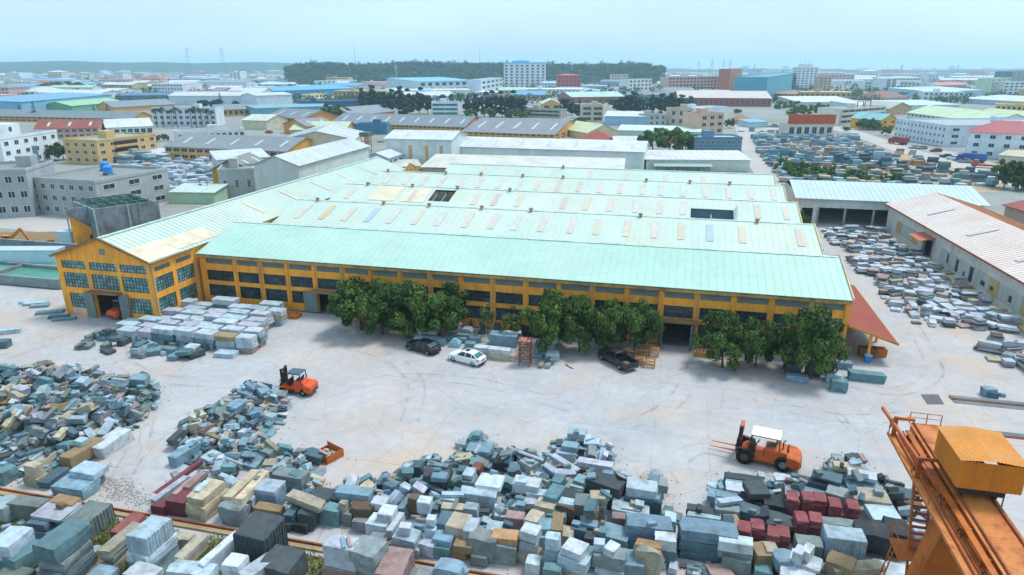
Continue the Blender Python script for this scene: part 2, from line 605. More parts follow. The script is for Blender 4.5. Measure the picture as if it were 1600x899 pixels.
def window(parent, loc, W, Hh, nc, nr, fm, pm, rz=0.0, cache={}):
    k = (round(W, 2), round(Hh, 2), nc, nr, fm.name, pm.name)
    if k not in cache:
        a = window_mesh(W - 0.12, Hh - 0.12, nc, nr)
        a.materials.append(fm)
        p = MB()
        W2, H2 = W - 0.12, Hh - 0.12
        for i in range(nc):            # each light a little out of plane, as old glazing is
            for j in range(nr):
                r_ = random.Random(i * 7 + j * 13 + int(W * 10))
                y = 0.05 + r_.uniform(-0.008, 0.008)
                e = r_.uniform(-0.012, 0.012)
                x0, x1, z0, z1 = W2 * i / nc, W2 * (i + 1) / nc, H2 * j / nr, H2 * (j + 1) / nr
                p.add([(x0, y + e, z0), (x1, y - e, z0), (x1, y - e * 0.5, z1), (x0, y + e * 0.7, z1)], [(0, 1, 2, 3)])
        pm_ = p.mesh('pane')
        pm_.materials.append(pm)
        cache[k] = (a, pm_)
    a, p = cache[k]
    o = link('window', a, parent)
    m = Matrix.Rotation(rz, 4, 'Z')
    o.location = Vector(loc) + m.to_3x3() @ Vector((0.06, 0.08, 0.06))
    o.rotation_euler = (0, 0, rz)
    link('pane', p, o)
    return o


lou_cache = {}
for i, (a, b) in enumerate(bays):
    W = round(b - a, 2)
    lx = a + 66.6
    if W not in lou_cache:
        q = MB()
        for s in range(6):
            z = 0.04 + s * 0.118
            q.hexa([(0.02, 0.06, z), (W - 0.02, 0.06, z), (W - 0.02, 0.16, z + 0.1), (0.02, 0.16, z + 0.1), (0.02, 0.04, z + 0.02), (W - 0.02, 0.04, z + 0.02), (W - 0.02, 0.14, z + 0.115), (0.02, 0.14, z + 0.115)])
        me = q.mesh('louvre_vent')
        me.materials.append(LOUVER)
        lou_cache[W] = me
    o = link('louvre_vent', lou_cache[W], hall)
    o.location = (lx, 0, 6.1)
    window(hall, (lx, 0, 3.55), W, 1.55, 6, 3, STEEL, PANE)
    if i not in doors:
        window(hall, (lx, 0, 1.15), W, 1.8, 6, 3, STEEL, PANE)
pip = MB().tube((0, -0.26, 0.2), (0, -0.26, 7.0), 0.07, 7).tube((0, -0.26, 0.22), (0, -0.6, 0.02), 0.07, 7)
pip_me = pip.mesh('downpipe')
pip_me.materials.append(paint('b8a58c', rough=0.6))
for x in (colx[2], colx[5], colx[8], colx[10], colx[13], colx[16], colx[19]):
    o = link('downpipe', pip_me, hall)
    o.location = (x + 66.6, 0, 0)
# door canopies and sliding leaves
SLAB = mat('rusted canopy slab', '8c6a4a', 0.85, 0.2, 1, dirt='4d3a2a', dirt_amt=0.6, streak=0.3)
for i, (a, b) in doors.items():
    MB().box(a - 0.6, FY - 1.3, 3.32, b + 0.6, FY - 0.15, 3.5).box(a - 0.6, FY - 1.34, 3.28, b + 0.6, FY - 1.3, 3.62).build('canopy', SLAB, hall, world=True)
    MB().box(a - 0.22, FY - 0.1, 0, a - 0.002, FY + 0.05, 3.24).box(b + 0.002, FY - 0.1, 0, b + 0.22, FY + 0.05, 3.24).build('door_frame', CREAM, hall, world=True)


def leaf(x0, x1, y, parent):
    q = MB().box(x0, y, 0.08, x1, y + 0.06, 3.2)
    n = 6
    for k in range(n):
        xx = x0 + (x1 - x0) * (k + 0.5) / n
        q.box(xx - 0.03, y - 0.03, 0.1, xx + 0.03, y - 0.001, 3.18)
    return q.build('sliding_door', GALV, parent, world=True)


leaf(-50.0, -47.95, FY - 0.32, hall)
# second doorway: hinged leaves standing open at an angle
for x, ang, s in ((-1.2, R(-75), 1), (3.15, R(-105), 1)):
    q = MB().box(0, -0.03, 0.08, 1.9, 0.03, 3.2)
    for k in range(5):
        q.box(0.2 + k * 0.38, -0.06, 0.1, 0.26 + k * 0.38, -0.031, 3.18)
    o = q.build('door_leaf', GALV, hall)
    o.location = (x + 66.6, -0.2, 0)
    o.rotation_euler = (0, 0, ang)
# roof slopes with standing ribs; openings are real
ROOFE = mat('roof edge trim', '9db8a8', 0.6, 0.1, 1, dirt='6a6a58', dirt_amt=0.5)


class Slope:
    def __init__(s, x0, x1, y0, z0, y1, z1):
        s.O = Vector((x0, y0, z0))
        d = Vector((0, y1 - y0, z1 - z0))
        s.L = d.length
        s.V = d.normalized()
        s.U = Vector((1, 0, 0))
        s.W = x1 - x0
        s.N = s.U.cross(s.V)

    def pt(s, a, b, h=0.0):
        return s.O + s.U * a + s.V * b + s.N * h

    def pad(s, mb, a0, a1, b0, b1, h0, h1):
        p = [(a0, b0), (a1, b0), (a1, b1), (a0, b1)]
        return mb.hexa([s.pt(a, b, h0) for a, b in p] + [s.pt(a, b, h1) for a, b in p])


def roof_slope(sl, m, parent, opens=(), rib=0.95, name='roof'):
    q = MB().panel(sl.O, sl.U, sl.V, sl.W, sl.L, 0.07, opens)
    a = rib / 2
    while a < sl.W:
        seg = [(0.0, sl.L)]
        for o in opens:
            if o[0] - 0.05 < a < o[1] + 0.05:
                seg = [(0.0, o[2]), (o[3], sl.L)]
        for b0, b1 in seg:
            if b1 - b0 > 0.1:
                sl.pad(q, a - 0.03, a + 0.03, b0 + 0.01, b1 - 0.01, 0.0, 0.032)
        a += rib
    return q.build(name, m, parent, world=True)


SKY_T = [paint(h_, rough=0.5, var=0.14, scale=1.2, dirt='a89a84', dirt_amt=0.5, dirt_scale=0.6) for h_ in ('c4bda8', 'c6bbb0', 'bfc0b8', '9fb6bf', 'c4b084', 'c0b3a6')]
ridge_m = mat('ridge cap', 'b3c9bf', 0.5, 0.15, 0.8, dirt='7f9a90', dirt_amt=0.6, dirt_scale=0.6)
rnd = random.Random(4)
hall_holes = {2: (-36.8, -33.4, 3.4, 8.6), 1.5: None}
for k in range(5):
    x0 = XL if k < 4 else -55.5
    x1 = XR
    f = Slope(x0, x1, VAL[k][0], VAL[k][1], RID[k][0], RID[k][1])
    opens = []
    if k == 2:
        h0 = on_y(683, 312, 122.5).x
        opens = [(-46.4 - x0, -42.1 - x0, 3.2, 8.2), (2.3 - x0, 9.5 - x0, 0.4, 5.2)]
    m = TEAL if k == 0 else PALE
    roof_slope(f, m, hall, opens)
    b = Slope(x1, x0, VAL[k + 1][0], VAL[k + 1][1], RID[k][0], RID[k][1])
    b.U = Vector((-1, 0, 0))
    b.W = x1 - x0
    b.N = b.U.cross(b.V)
    roof_slope(b, m, hall)
    # ridge caps in lengths, slightly uneven
    q = MB()
    xx = x0
    while xx < x1 - 0.5:
        e = min(xx + 2.05, x1)
        dz = rnd.uniform(-0.012, 0.02)
        y, z = RID[k]
        q.hexa([(xx, y - 0.32, z - 0.02 + dz), (e, y - 0.32, z - 0.02 + dz), (e, y + 0.32, z - 0.02 + dz), (xx, y + 0.32, z - 0.02 + dz),
                (xx, y - 0.05, z + 0.08 + dz), (e, y - 0.05, z + 0.08 + dz), (e, y + 0.05, z + 0.08 + dz), (xx, y + 0.05, z + 0.08 + dz)])
        xx = e + 0.06
    q.build('ridge_cap', ridge_m, hall, world=True)
    # barge boards on the right gable end
    q = MB()
    for sl in (f, b):
        a = sl.pt(sl.W if sl is f else 0, 0, 0.06)
        c = sl.pt(sl.W if sl is f else 0, sl.L, 0.06)
        q.bar(a + Vector((0.08, 0, 0)), c + Vector((0.08, 0, 0)), 0.14, 0.3)
    q.build('barge_board', paint('c9b98c', dirt='7a6a48', dirt_amt=0.5), hall, world=True)
    if k == 0:
        continue
    # translucent strips, one bay in one
    for i in range(20):
        xc = (colx[i] + colx[i + 1]) / 2 + rnd.uniform(-0.3, 0.3)
        a = xc - x0
        if a < 1.5 or rnd.random() < 0.06 or any(o[0] - 1 < a < o[1] + 1 for o in opens):
            continue
        if k == 4 and i % 2:
            continue
        q = MB()
        if k < 4:
            f.pad(q, a - 0.5, a + 0.5, f.L * 0.26, f.L * 0.80, 0.052, 0.075)
        else:
            f.pad(q, a - 0.5, a + 0.5, f.L * 0.3, f.L * 0.75, 0.052, 0.075)
        mm = SKY_T[rnd.choice((0, 1, 2, 0, 1, 2, 5))]
        if k == 1 and i in (3, 16, 18):
            mm = SKY_T[3]
        if k == 1 and i == 1:
            mm = SKY_T[4]
        q.build('skylight', mm, hall, world=True)
# yellowed sheets on the third roof
f = Slope(XL, XR, VAL[2][0], VAL[2][1], RID[2][0], RID[2][1])
OLD = mat('yellowed roof sheet', 'd0c9b0', 0.6, 0.1, 0.4, dirt='b9a878', dirt_amt=0.4)
for a0, a1 in ((8.0, 13.4), (14.6, 19.4)):
    q = MB()
    f.pad(q, a0, a1, 2.4, 8.9, 0.052, 0.07)
    q.build('roof_sheet', OLD, hall, world=True)
# trusses seen through the roof openings
q = MB()
for y in (119.6, 121.4, 123.2, 125.0, 126.4):
    q.bar((-47.0, y, 7.7), (-41.7, y, 7.7), 0.14)
for x in (-46.0, -44.2, -42.6):
    q.bar((x, 118.6, 7.2), (x, 127, 9.4), 0.16)
    q.bar((x, 118.6, 7.2), (x, 127, 7.2), 0.16)
    for t in range(5):
        q.bar((x, 119 + t * 1.6, 7.2), (x, 119.8 + t * 1.6, 7.5 + t * 0.4), 0.1)
BGS = mat('blue grey steel', '7f98a0', 0.6, 0.15)
q.build('roof_truss', BGS, hall, world=True)
q = MB()
for x in (2.1, 5.8, 9.6):
    q.bar((x, 118.4, 6.9), (x, 124.2, 8.5), 0.2)
    q.bar((x, 118.4, 6.0), (x, 124.2, 6.0), 0.2)
for y in (118.9, 120.6, 122.3, 123.7):
    q.bar((1.9, y, 7.0 + (y - 118) * 0.05), (9.9, y, 7.0 + (y - 118) * 0.05), 0.12)
q.build('roof_truss', BGS, hall, world=True)
MB().box(1.8, 123.9, 4.5, 9.9, 124.05, 8.9).box(1.8, 118.2, 4.2, 9.9, 123.9, 4.3).build('inner_wall', mat('blue grey cladding', '6d8a96', 0.6, 0.12), hall, world=True)
MB().add([(9.58, 118.5, 7.9), (9.58, 123.4, 9.3), (10.2, 123.4, 10.0), (9.8, 118.5, 8.0)], [(0, 1, 2, 3)]).add(
    [(9.62, 118.5, 7.9), (9.62, 123.4, 9.3), (10.24, 123.4, 10.0), (9.84, 118.5, 8.0)], [(3, 2, 1, 0)]).build('roof_flap', TEAL, hall, world=True)
# ventilator cowls on the ridges
RUSTV = mat('rusty ventilator', 'a08468', 0.7, 0.25, 2, dirt='5a3a2a', dirt_amt=0.6, dirt_scale=1.5)


def cowl_mesh():
    q = MB()
    q.tube((0, 0, -0.1), (0, 0, 0.3), 0.22, 8)
    r_ = [(0.26, 0.3), (0.42, 0.45), (0.46, 0.62), (0.38, 0.8), (0.14, 0.9)]
    rings = [[(a * math.cos(t * math.pi / 5), a * math.sin(t * math.pi / 5), z) for t in range(10)] for a, z in r_]
    q.loft(rings)
    for t in range(10):
        c, s = math.cos(t * math.pi / 5 + 0.3), math.sin(t * math.pi / 5 + 0.3)
        q.bar((c * 0.45, s * 0.45, 0.42), (c * 0.42, s * 0.42, 0.78), 0.05)
    me = q.mesh('roof_ventilator')
    me.materials.append(RUSTV)
    return me


cm = cowl_mesh()
for k, us in ((1, (497, 600, 671, 753, 830, 1001, 1183)), (2, (575, 645, 715, 797)), (3, (607, 697, 752, 817, 880, 1010, 1078, 1140)), (4, (880,))):
    for u in us:
        v = 300
        for _ in range(3):
            P = on_y(u, v, RID[k][0] - 0.4)
            v += (P.z - RID[k][1]) * 9
        o = link('roof_ventilator', cm, hall)
        o.location = (P.x + 66.6, RID[k][0] - 0.5 - FY, RID[k][1] - 0.06)
        o.scale = (0.75, 0.75, 0.72)
# ---- the wing
WX0, WX1, WY, WYE = -81.9, -66.85, 72.3, 160.0
wing = thing('factory_wing', 'ochre gabled wing with gridded windows and a tall doorway', 'factory', (WX0, WY, 0))
WE, WA = 8.5, 11.4
xm = -74.0
cols3 = [(-81.2 + 0.15, -77.15), (-76.5, -72.1), (-71.6, -67.45)]
L0 = WX0
opn = []
for a, b in cols3:
    opn.append((a - L0, b - L0, 6.85, 7.95))
    opn.append((a - L0, b - L0, 4.15, 6.25))
opn.append((cols3[0][0] + 0.3 - L0, -77.9 - L0, 1.2, 3.3))
opn.append((cols3[2][0] + 0.7 - L0, cols3[2][1] - L0, 1.1, 3.3))
opn.append((-76.45 - L0, -72.3 - L0, 0, 3.75))
q = MB().panel((WX0, WY, 0), (1, 0, 0), (0, 0, 1), WX1 - WX0, 8.4, 0.3, opn)
q.prism([(WX0, 8.4), (WX1, 8.4), (WX1, WE), (xm, WA - 0.1), (WX0, WE)], WY, WY + 0.3, 'y')
q.build('wall', YELLOW, wing, world=True)
ow = []
sb = [(72.9, 76.3), (77.0, 80.6)]
for a, b in sb:
    ow += [(a - WY, b - WY, 1.1, 3.3), (a - WY, b - WY, 4.15, 6.2), (a - WY + 0.2, b - WY - 0.3, 7.0, 7.6)]
MB().panel((WX1, WY + 0.3, 0), (0, 1, 0), (0, 0, 1), WYE - WY - 0.3, 8.4, 0.3, [(a - 0.3, b - 0.3, c, d) for a, b, c, d in ow]).build('side_wall', YELLOW, wing, world=True)
MB().panel((WX0, WYE, 0), (0, -1, 0), (0, 0, 1), WYE - WY - 0.3, 8.4, 0.3).prism([(WX0 + 0.3, 0), (WX1 - 0.3, 0), (WX1 - 0.3, WE), (xm, WA - 0.1), (WX0 + 0.3, WE)], WYE - 0.3, WYE, 'y').build('back_wall', YELLOW, wing, world=True)
MB().box(WX0 + 0.3, WY + 0.3, -0.04, WX1 - 0.3, WYE - 0.3, 0.001).build('floor', DARKCONC, wing, world=True)
FRG = mat('dark window bars', '38423f', 0.6, 0.15)
for k, (a, b) in enumerate(cols3):
    window(wing, (a - WX0, 0, 6.85), b - a, 1.1, 8, 2, STEEL, PANE2)
    window(wing, (a - WX0, 0, 4.15), b - a, 2.1, 8, 4, FRG, PANE2)
window(wing, (cols3[0][0] + 0.3 - WX0, 0, 1.2), -77.9 - cols3[0][0] - 0.3, 2.1, 6, 4, FRG, PANE2)
window(wing, (cols3[2][0] + 0.7 - WX0, 0, 1.1), cols3[2][1] - cols3[2][0] - 0.7, 2.2, 7, 4, FRG, PANE2)
for a, b in sb:
    for z0, z1 in ((1.1, 3.3), (4.15, 6.2)):
        window(wing, (WX1 - WX0, a - WY, z0), b - a, z1 - z0, 7, 4, FRG, PANE2, rz=math.pi / 2)
    q = MB()
    for s in range(5):
        q.box(WX1 - 0.14, a + 0.22, 7.02 + s * 0.118, WX1 - 0.03, b - 0.32, 7.09 + s * 0.118)
    q.build('louvre_vent', LOUVER, wing, world=True)
MB().box(xm - 0.45, WY - 0.05, 9.1, xm + 0.45, WY - 0.003, 9.9).box(xm - 0.38, WY - 0.08, 9.16, xm + 0.38, WY - 0.05, 9.84).build('gable_vent', LOUVER, wing, world=True)
MB().box(-76.9, WY - 1.2, 3.85, -71.9, WY - 0.002, 4.02).build('canopy', SLAB, wing, world=True)
for x0 in (-78.0, -72.35):
    q = MB().box(x0, WY - 0.35, 0.06, x0 + 1.45, WY - 0.28, 3.75)
    for k in range(4):
        q.box(x0 + 0.12 + k * 0.36, WY - 0.39, 0.1, x0 + 0.18 + k * 0.36, WY - 0.351, 3.7)
    q.build('sliding_door', GALV, wing, world=True)
MB().box(-80.6, WY - 0.02, 0.45, -78.1, WY - 0.003, 1.0).build('poster', mat('faded blue poster', '9aa8d0', 0.7, 0.35, 2.2, hue2='d8b8c0'), wing, world=True)
ex0, ex1 = WX0 - 0.35, WX1 + 0.35
for (xa, za, xb, zb, flip) in ((ex1, WE + 0.02, xm, WA, 1), (ex0, WE + 0.02, xm, WA, 0)):
    q = MB()
    d = Vector((xb - xa, 0, zb - za))
    Lh = d.length
    V = d.normalized()
    if flip:
        O, U = Vector((xa, WY - 0.4, za)), Vector((0, 1, 0))
    else:
        O, U = Vector((xa, WYE + 0.2, za)), Vector((0, -1, 0))
    Wd = WYE - WY + 0.6
    q.panel(O, U, V, Wd, Lh, 0.07)
    N = U.cross(V)
    a = 0.4
    while a < Wd:
        c = O + U * a + N * 0.02
        q.bar(c + V * 0.02, c + V * (Lh - 0.02), 0.07, 0.07)
        a += 0.95
    q.build('roof', PALE, wing, world=True)
    if flip:
        def pad(a0, a1, b0, b1, m, nm, h=0.075):
            z_ = MB()
            z_.hexa([O + U * a + V * b + N * 0.056 for a, b in ((a0, b0), (a1, b0), (a1, b1), (a0, b1))] + [O + U * a + V * b + N * h for a, b in ((a0, b0), (a1, b0), (a1, b1), (a0, b1))])
            return z_.build(nm, m, wing, world=True)
        CRM = mat('cream roof sheet', 'cfc6ae', 0.6, 0.1, 0.5, dirt='a8602c', dirt_amt=0.35, dirt_scale=0.45)
        pad(0.1, 6.2, 0.1, 3.9, CRM, 'roof_sheet')
        pad(6.25, 15.0, 0.6, 3.6, CRM, 'roof_sheet')
        for a in (29, 40.5, 52, 63, 74):
            pad(a, a + 1.1, 2.0, 6.4, SKY_T[0], 'skylight')
MB().box(xm - 0.3, WY - 0.4, WA - 0.02, xm + 0.3, WYE + 0.2, WA + 0.1).build('ridge_cap', ridge_m, wing, world=True)
q = MB()
for xa in (ex0, ex1):
    q.bar((xa, WY - 0.45, WE + 0.02), (xm, WY - 0.45, WA + 0.03), 0.12, 0.34)
q.build('barge_board', paint('8a6a40', dirt='5a4028', dirt_amt=0.6), wing, world=True)
MB().box(WX1 + 0.3, WY - 0.3, WE - 0.2, WX1 + 0.5, 80.2, WE - 0.02).build('gutter', SLAB, wing, world=True)
MB().tube((WX1 + 0.12, WY + 0.25, 0.1), (WX1 + 0.12, WY + 0.25, 8.3), 0.08, 7).tube((WX1 + 0.12, 81.0, 0.1), (WX1 + 0.12, 81.0, 7.4), 0.08, 7).build('downpipe', paint('b8a58c', rough=0.6), wing, world=True)
# red lean-to roof on the right end of the hall
lean = thing('lean_to', 'rust red corrugated lean-to roof against the right end of the hall', 'canopy', (20.4, 80.5, 0))
RED = mat('red oxide sheet', '8f4434', 0.7, 0.12, 0.5, dirt='6f3426', dirt_amt=0.5)
q = MB()
ys = 81.2
while ys < 103.5:                      # corrugations as real ridges
    for d0, d1, h0, h1 in ((0, 0.22, 0.0, 0.07), (0.22, 0.44, 0.07, 0.0)):
        q.add([(20.3, ys + d0, 4.45 + h0), (25.8, ys + d0, 2.65 + h0), (25.8, ys + d1, 2.65 + h1), (20.3, ys + d1, 4.45 + h1)], [(0, 1, 2, 3)])
        q.add([(20.3, ys + d0, 4.41 + h0), (25.8, ys + d0, 2.61 + h0), (25.8, ys + d1, 2.61 + h1), (20.3, ys + d1, 4.41 + h1)], [(3, 2, 1, 0)])
    ys += 0.44
q.build('roof', RED, lean, world=True)
q = MB().bar((20.3, 81.12, 4.35), (25.9, 81.12, 2.55), 0.08, 0.28).bar((25.84, 81.2, 2.55), (25.84, 103.5, 2.55), 0.08, 0.2)
q.build('fascia', paint('c98a3c', dirt='7a4a28', dirt_amt=0.5), lean, world=True)
for x, y in ((23.0, 81.6), (25.6, 88.5), (25.6, 95.5), (25.6, 103)):
    MB().box(x - 0.14, y - 0.14, 0, x + 0.14, y + 0.14, 2.6 + (25.8 - x) * 0.32 - 0.1).build('post', YELLOW, lean, world=True)
MB().box(20.5, 91, 0, 23.6, 91.2, 3.3).build('back_wall', CREAM, lean, world=True)
# ------------------------------------------------------------------ trees
def leafmat(key, col, hue2, rand=0.35):
    m = mat(key, col, rough=0.6, var=0.22, scale=0.8, hue2=hue2, rand=rand, spec=0.25)
    t = m.node_tree
    b = t.nodes['Principled BSDF']
    tr = t.nodes.new('ShaderNodeBsdfTranslucent')
    mx = t.nodes.new('ShaderNodeMixShader')
    mx.inputs[0].default_value = 0.25
    src = b.inputs['Base Color'].links[0].from_socket
    t.links.new(src, tr.inputs['Color'])
    t.links.new(b.outputs[0], mx.inputs[1])
    t.links.new(tr.outputs[0], mx.inputs[2])
    t.links.new(mx.outputs[0], t.nodes['Material Output'].inputs['Surface'])
    return m


LEAF = leafmat('shade tree leaves', '3a5022', '5a7330')
LEAF2 = leafmat('olive leaves', '4f6230', '6f7a3c')
LEAF3 = leafmat('dark pine needles', '2e4238', '3c5442')
LEAF4 = leafmat('bright green leaves', '4a6a2c', '5f8038')
BARK = mat('bark', '5a4a3c', 0.9, 0.25, 3)


def crown_mesh(seed, rx, ry, rz, clumps, per, leaf, lo=-0.75, droop=0.0, ragged=0.25, name='crown'):
    """leaf-sized faces gathered in many uneven clumps, gaps left between clumps"""
    r = random.Random(seed)
    q = MB()
    V = Vector
    for c in range(clumps):
        while True:
            d = V((r.gauss(0, 1), r.gauss(0, 1), r.gauss(0, 1)))
            if d.length < 0.01:
                continue
            d.normalize()
            if d.z > lo:
                break
        k = r.uniform(0.35, 0.92) if c % 3 else r.uniform(0.8, 1.0 + ragged)
        cc = V((d.x * rx * k, d.y * ry * k, d.z * rz * k))
        cr = r.uniform(0.2, 0.36) * (rx + ry + rz) / 3
        for i in range(per):
            n = V((r.gauss(0, 1), r.gauss(0, 1), r.gauss(0.25, 1)))
            if n.length < 0.01:
                continue
            n.normalize()
            p = cc + V((n.x * cr, n.y * cr, n.z * cr * 0.8)) * r.uniform(0.55, 1.08)
            up = (n + V((r.uniform(-.7, .7), r.uniform(-.7, .7), r.uniform(-.3, .7)))).normalized()
            a = up.orthogonal().normalized()
            a = Matrix.Rotation(r.uniform(0, 6.28), 3, up) @ a
            b = up.cross(a)
            s = leaf * r.uniform(0.6, 1.3)
            a, b = a * s * 0.5, b * s * 0.34
            dz = V((0, 0, -droop * s))
            q.add([p - a, p + b + dz * 0.3, p + a + dz, p - b + dz * 0.3], [(0, 1, 2, 3)])
    return q.mesh(name)


def trunk_mesh(seed, h, r0, spread, branches=5, name='trunk'):
    r = random.Random(seed)
    q = MB()
    p = Vector((0, 0, -0.05))
    segs = 5
    pts = [p]
    for i in range(segs):
        p = p + Vector((r.uniform(-.08, .08) * h / 3, r.uniform(-.08, .08) * h / 3, h / segs))
        pts.append(p)
    for i in range(segs):
        q.tube(pts[i], pts[i + 1], r0 * (1 - i * 0.13), 7, r0 * (1 - (i + 1) * 0.13), cap=False)
    for k in range(branches):
        b = pts[r.randint(2, segs)]
        an = k * 6.28 / branches + r.uniform(-.4, .4)
        e = b + Vector((math.cos(an) * spread, math.sin(an) * spread, r.uniform(0.25, 0.7) * h))
        md = (b + e) / 2 + Vector((0, 0, 0.12 * h))
        q.tube(b, md, r0 * 0.42, 5, r0 * 0.28, cap=False)
        q.tube(md, e, r0 * 0.28, 5, r0 * 0.1, cap=False)
    return q.mesh(name)


class TreeKind:
    def __init__(s, name, crowns, trunk, lm, base, R_, H_):
        s.name, s.crowns, s.trunk, s.base, s.R, s.H = name, crowns, trunk, base, R_, H_
        for m in crowns:
            m.materials.append(lm)
        trunk.materials.append(BARK)


# crown centred on its own origin; base = height of crown centre over the ground, R_/H_ = nominal radius and full height
MANGO = TreeKind('shade_tree', [crown_mesh(s, 3.9, 3.2, 2.4, 50, 150, 0.42, lo=-0.9, droop=0.3, ragged=0.18) for s in (1, 2, 3)], trunk_mesh(5, 2.6, 0.2, 1.4), LEAF, 3.5, 3.4, 6.65)
SAPLING = TreeKind('sapling', [crown_mesh(s, 1.6, 1.5, 1.3, 16, 60, 0.34, droop=0.3, ragged=0.4) for s in (7, 8)], trunk_mesh(9, 2.4, 0.07, 0.7), LEAF2, 3.0, 1.8, 4.3)
BROAD = TreeKind('broadleaf_tree', [crown_mesh(s, 4.3, 4.3, 3.2, 36, 80, 0.85, name='crown') for s in (11, 12, 13)], trunk_mesh(14, 4, 0.25, 2), LEAF4, 4.3, 4.6, 7.7)
PINE = TreeKind('feathery_tree', [crown_mesh(s, 2.9, 2.9, 5.2, 40, 60, 1.15, lo=-1, ragged=0.3) for s in (21, 22, 23)], trunk_mesh(24, 5, 0.22, 1.2), LEAF3, 6.6, 2.8, 12.2)
SHRUB = TreeKind('shrub', [crown_mesh(s, 1.6, 1.6, 1.1, 16, 46, 0.5) for s in (31, 32)], trunk_mesh(33, 0.7, 0.1, 0.6), LEAF4, 0.9, 1.8, 2.0)
CONE = TreeKind('pine_tree', [crown_mesh(41, 1.4, 1.4, 1.2, 10, 26, 0.7)], trunk_mesh(44, 9, 0.25, 0.5), LEAF3, 8, 2, 11)
# a conical norfolk pine with whorls of branches
r = random.Random(6)
q = MB()
for k in range(13):
    z = 2.0 + k * 0.85
    rr = 2.6 * (1 - k / 13.5)
    for b in range(8):
        an = b * 6.283 / 8 + k * 0.4
        for j in range(9):
            t = (j + 1) / 9
            p = Vector((math.cos(an) * rr * t, math.sin(an) * rr * t, z + 0.25 * t + r.uniform(-.1, .1)))
            s = 0.32
            d = Vector((math.cos(an), math.sin(an), 0.1)) * s
            e = Vector((-math.sin(an), math.cos(an), r.uniform(-.5, .5))) * s
            q.add([p - d, p + e, p + d, p - e], [(0, 1, 2, 3)])
m_ = q.mesh('crown')
m_.materials.append(LEAF3)
CONE.crowns = [m_]
CONE.base = 0
CONE.H = 13.2
CONE.R = 2.7


def tree(kd, loc, rad, h, label, cat='tree', group=None, seed=0, lm=None, name=None):
    t = thing(name or kd.name, label, cat, loc, random.Random(seed * 3 + 1).uniform(0, 6.28), group)
    s = rad / kd.R
    sz = h / kd.H
    tr = link('trunk', kd.trunk, t)
    tr.scale = (max(s, sz * 0.6), max(s, sz * 0.6), sz)
    c = link('crown', kd.crowns[seed % len(kd.crowns)], t)
    c.location = (0, 0, kd.base * sz)
    c.scale = (s, s * random.Random(seed).uniform(0.9, 1.1), sz)
    if lm:
        c.material_slots[0].link = 'OBJECT'
        c.material_slots[0].material = lm
    return t


def tree_px(kd, u, vtop, y, width_px, label, **k):
    """a tree on the ground at depth y whose top is seen at (u, vtop) and whose crown is width_px wide"""
    P = on_y(u, vtop, y)
    dist = (P - EYE).dot(_fw)
    return tree(kd, (P.x, y, k.pop('z0', 0)), width_px / FPX * dist / 2, P.z, label, **k)


row = [
    (558, 431, 76.6, 82, 'broad leafy tree at the left end of the row, beside the open doorway'),
    (592, 436, 75.8, 74, 'leafy tree behind the small wooden handcart, second tree from the row end'),
    (634, 441, 76.6, 84, 'tall leafy tree standing behind the black sedan and white stone beams'),
    (684, 440, 76.2, 80, 'leafy tree at the right end of the left clump, above the dark stone lanterns'),
    (862, 448, 75.6, 84, 'full leafy tree behind the rusty scaffold tower'),
    (908, 461, 76.2, 64, 'narrower leafy tree between the scaffold tower and the dark pickup'),
    (950, 470, 77.6, 60, 'leafy tree standing behind the dark pickup bonnet'),
    (996, 462, 77.6, 66, 'leafy tree above the wooden crates, left of the right-hand doorway'),
    (1138, 486, 75.6, 76, 'leafy tree right of the open doorway with a wooden pallet under it'),
    (1190, 494, 76.6, 62, 'leafy tree in the middle of the right-hand clump'),
    (1234, 500, 76.8, 60, 'shorter leafy tree over the grey stone cubes on the right'),
    (1282, 478, 75.0, 92, 'large leafy tree at the right end of the row by the red lean-to'),
]
for i, (u, v, y, wd, lb) in enumerate(row):
    tree_px(MANGO, u, v, y, wd, lb, cat='tree', group='leafy trees in front of the factory', seed=i)
for i, (u, v, y, wd, lb) in enumerate([
        (717, 468, 77.5, 34, 'thin yellowish sapling in front of the factory, right of the left tree clump'),
        (762, 476, 77.5, 40, 'sparse sapling alone before the factory windows above the white stone slabs'),
        (800, 486, 77.5, 34, 'sparse sapling before the factory wall touching the middle tree clump')]):
    tree_px(SAPLING, u, v, y, wd, lb, cat='sapling', group='saplings in front of the factory', seed=i)
# trees along the right flank of the hall
for i, (x, y, rd, h) in enumerate(((22.1, 117, 1.7, 5.6), (22.0, 123, 1.9, 6.6), (22.2, 129.5, 1.9, 7.0), (22.4, 136, 2.0, 7.2), (22.2, 143, 1.9, 6.8), (22.3, 150, 1.8, 6.4))):
    tree(MANGO, (x, y, 0), rd, h, 'bushy green tree tight against the right flank of the hall, %s from the front' % ORD[i], group='trees along the right flank of the hall', seed=i + 3)
# ------------------------------------------------------------------ vehicles (x forward, origin on the ground under the middle)
GLASS = mat('car glass', '10161a', 0.12, 0.1, 2, spec=0.6)
RIM = mat('alloy rim', '9a9da0', 0.35, 0.1, 3, metal=0.6)
LAMPR = paint('b0281e', rough=0.3)
LAMPW = paint('d6dade', rough=0.2)
PLATE_B = paint('2f66c0', rough=0.5)


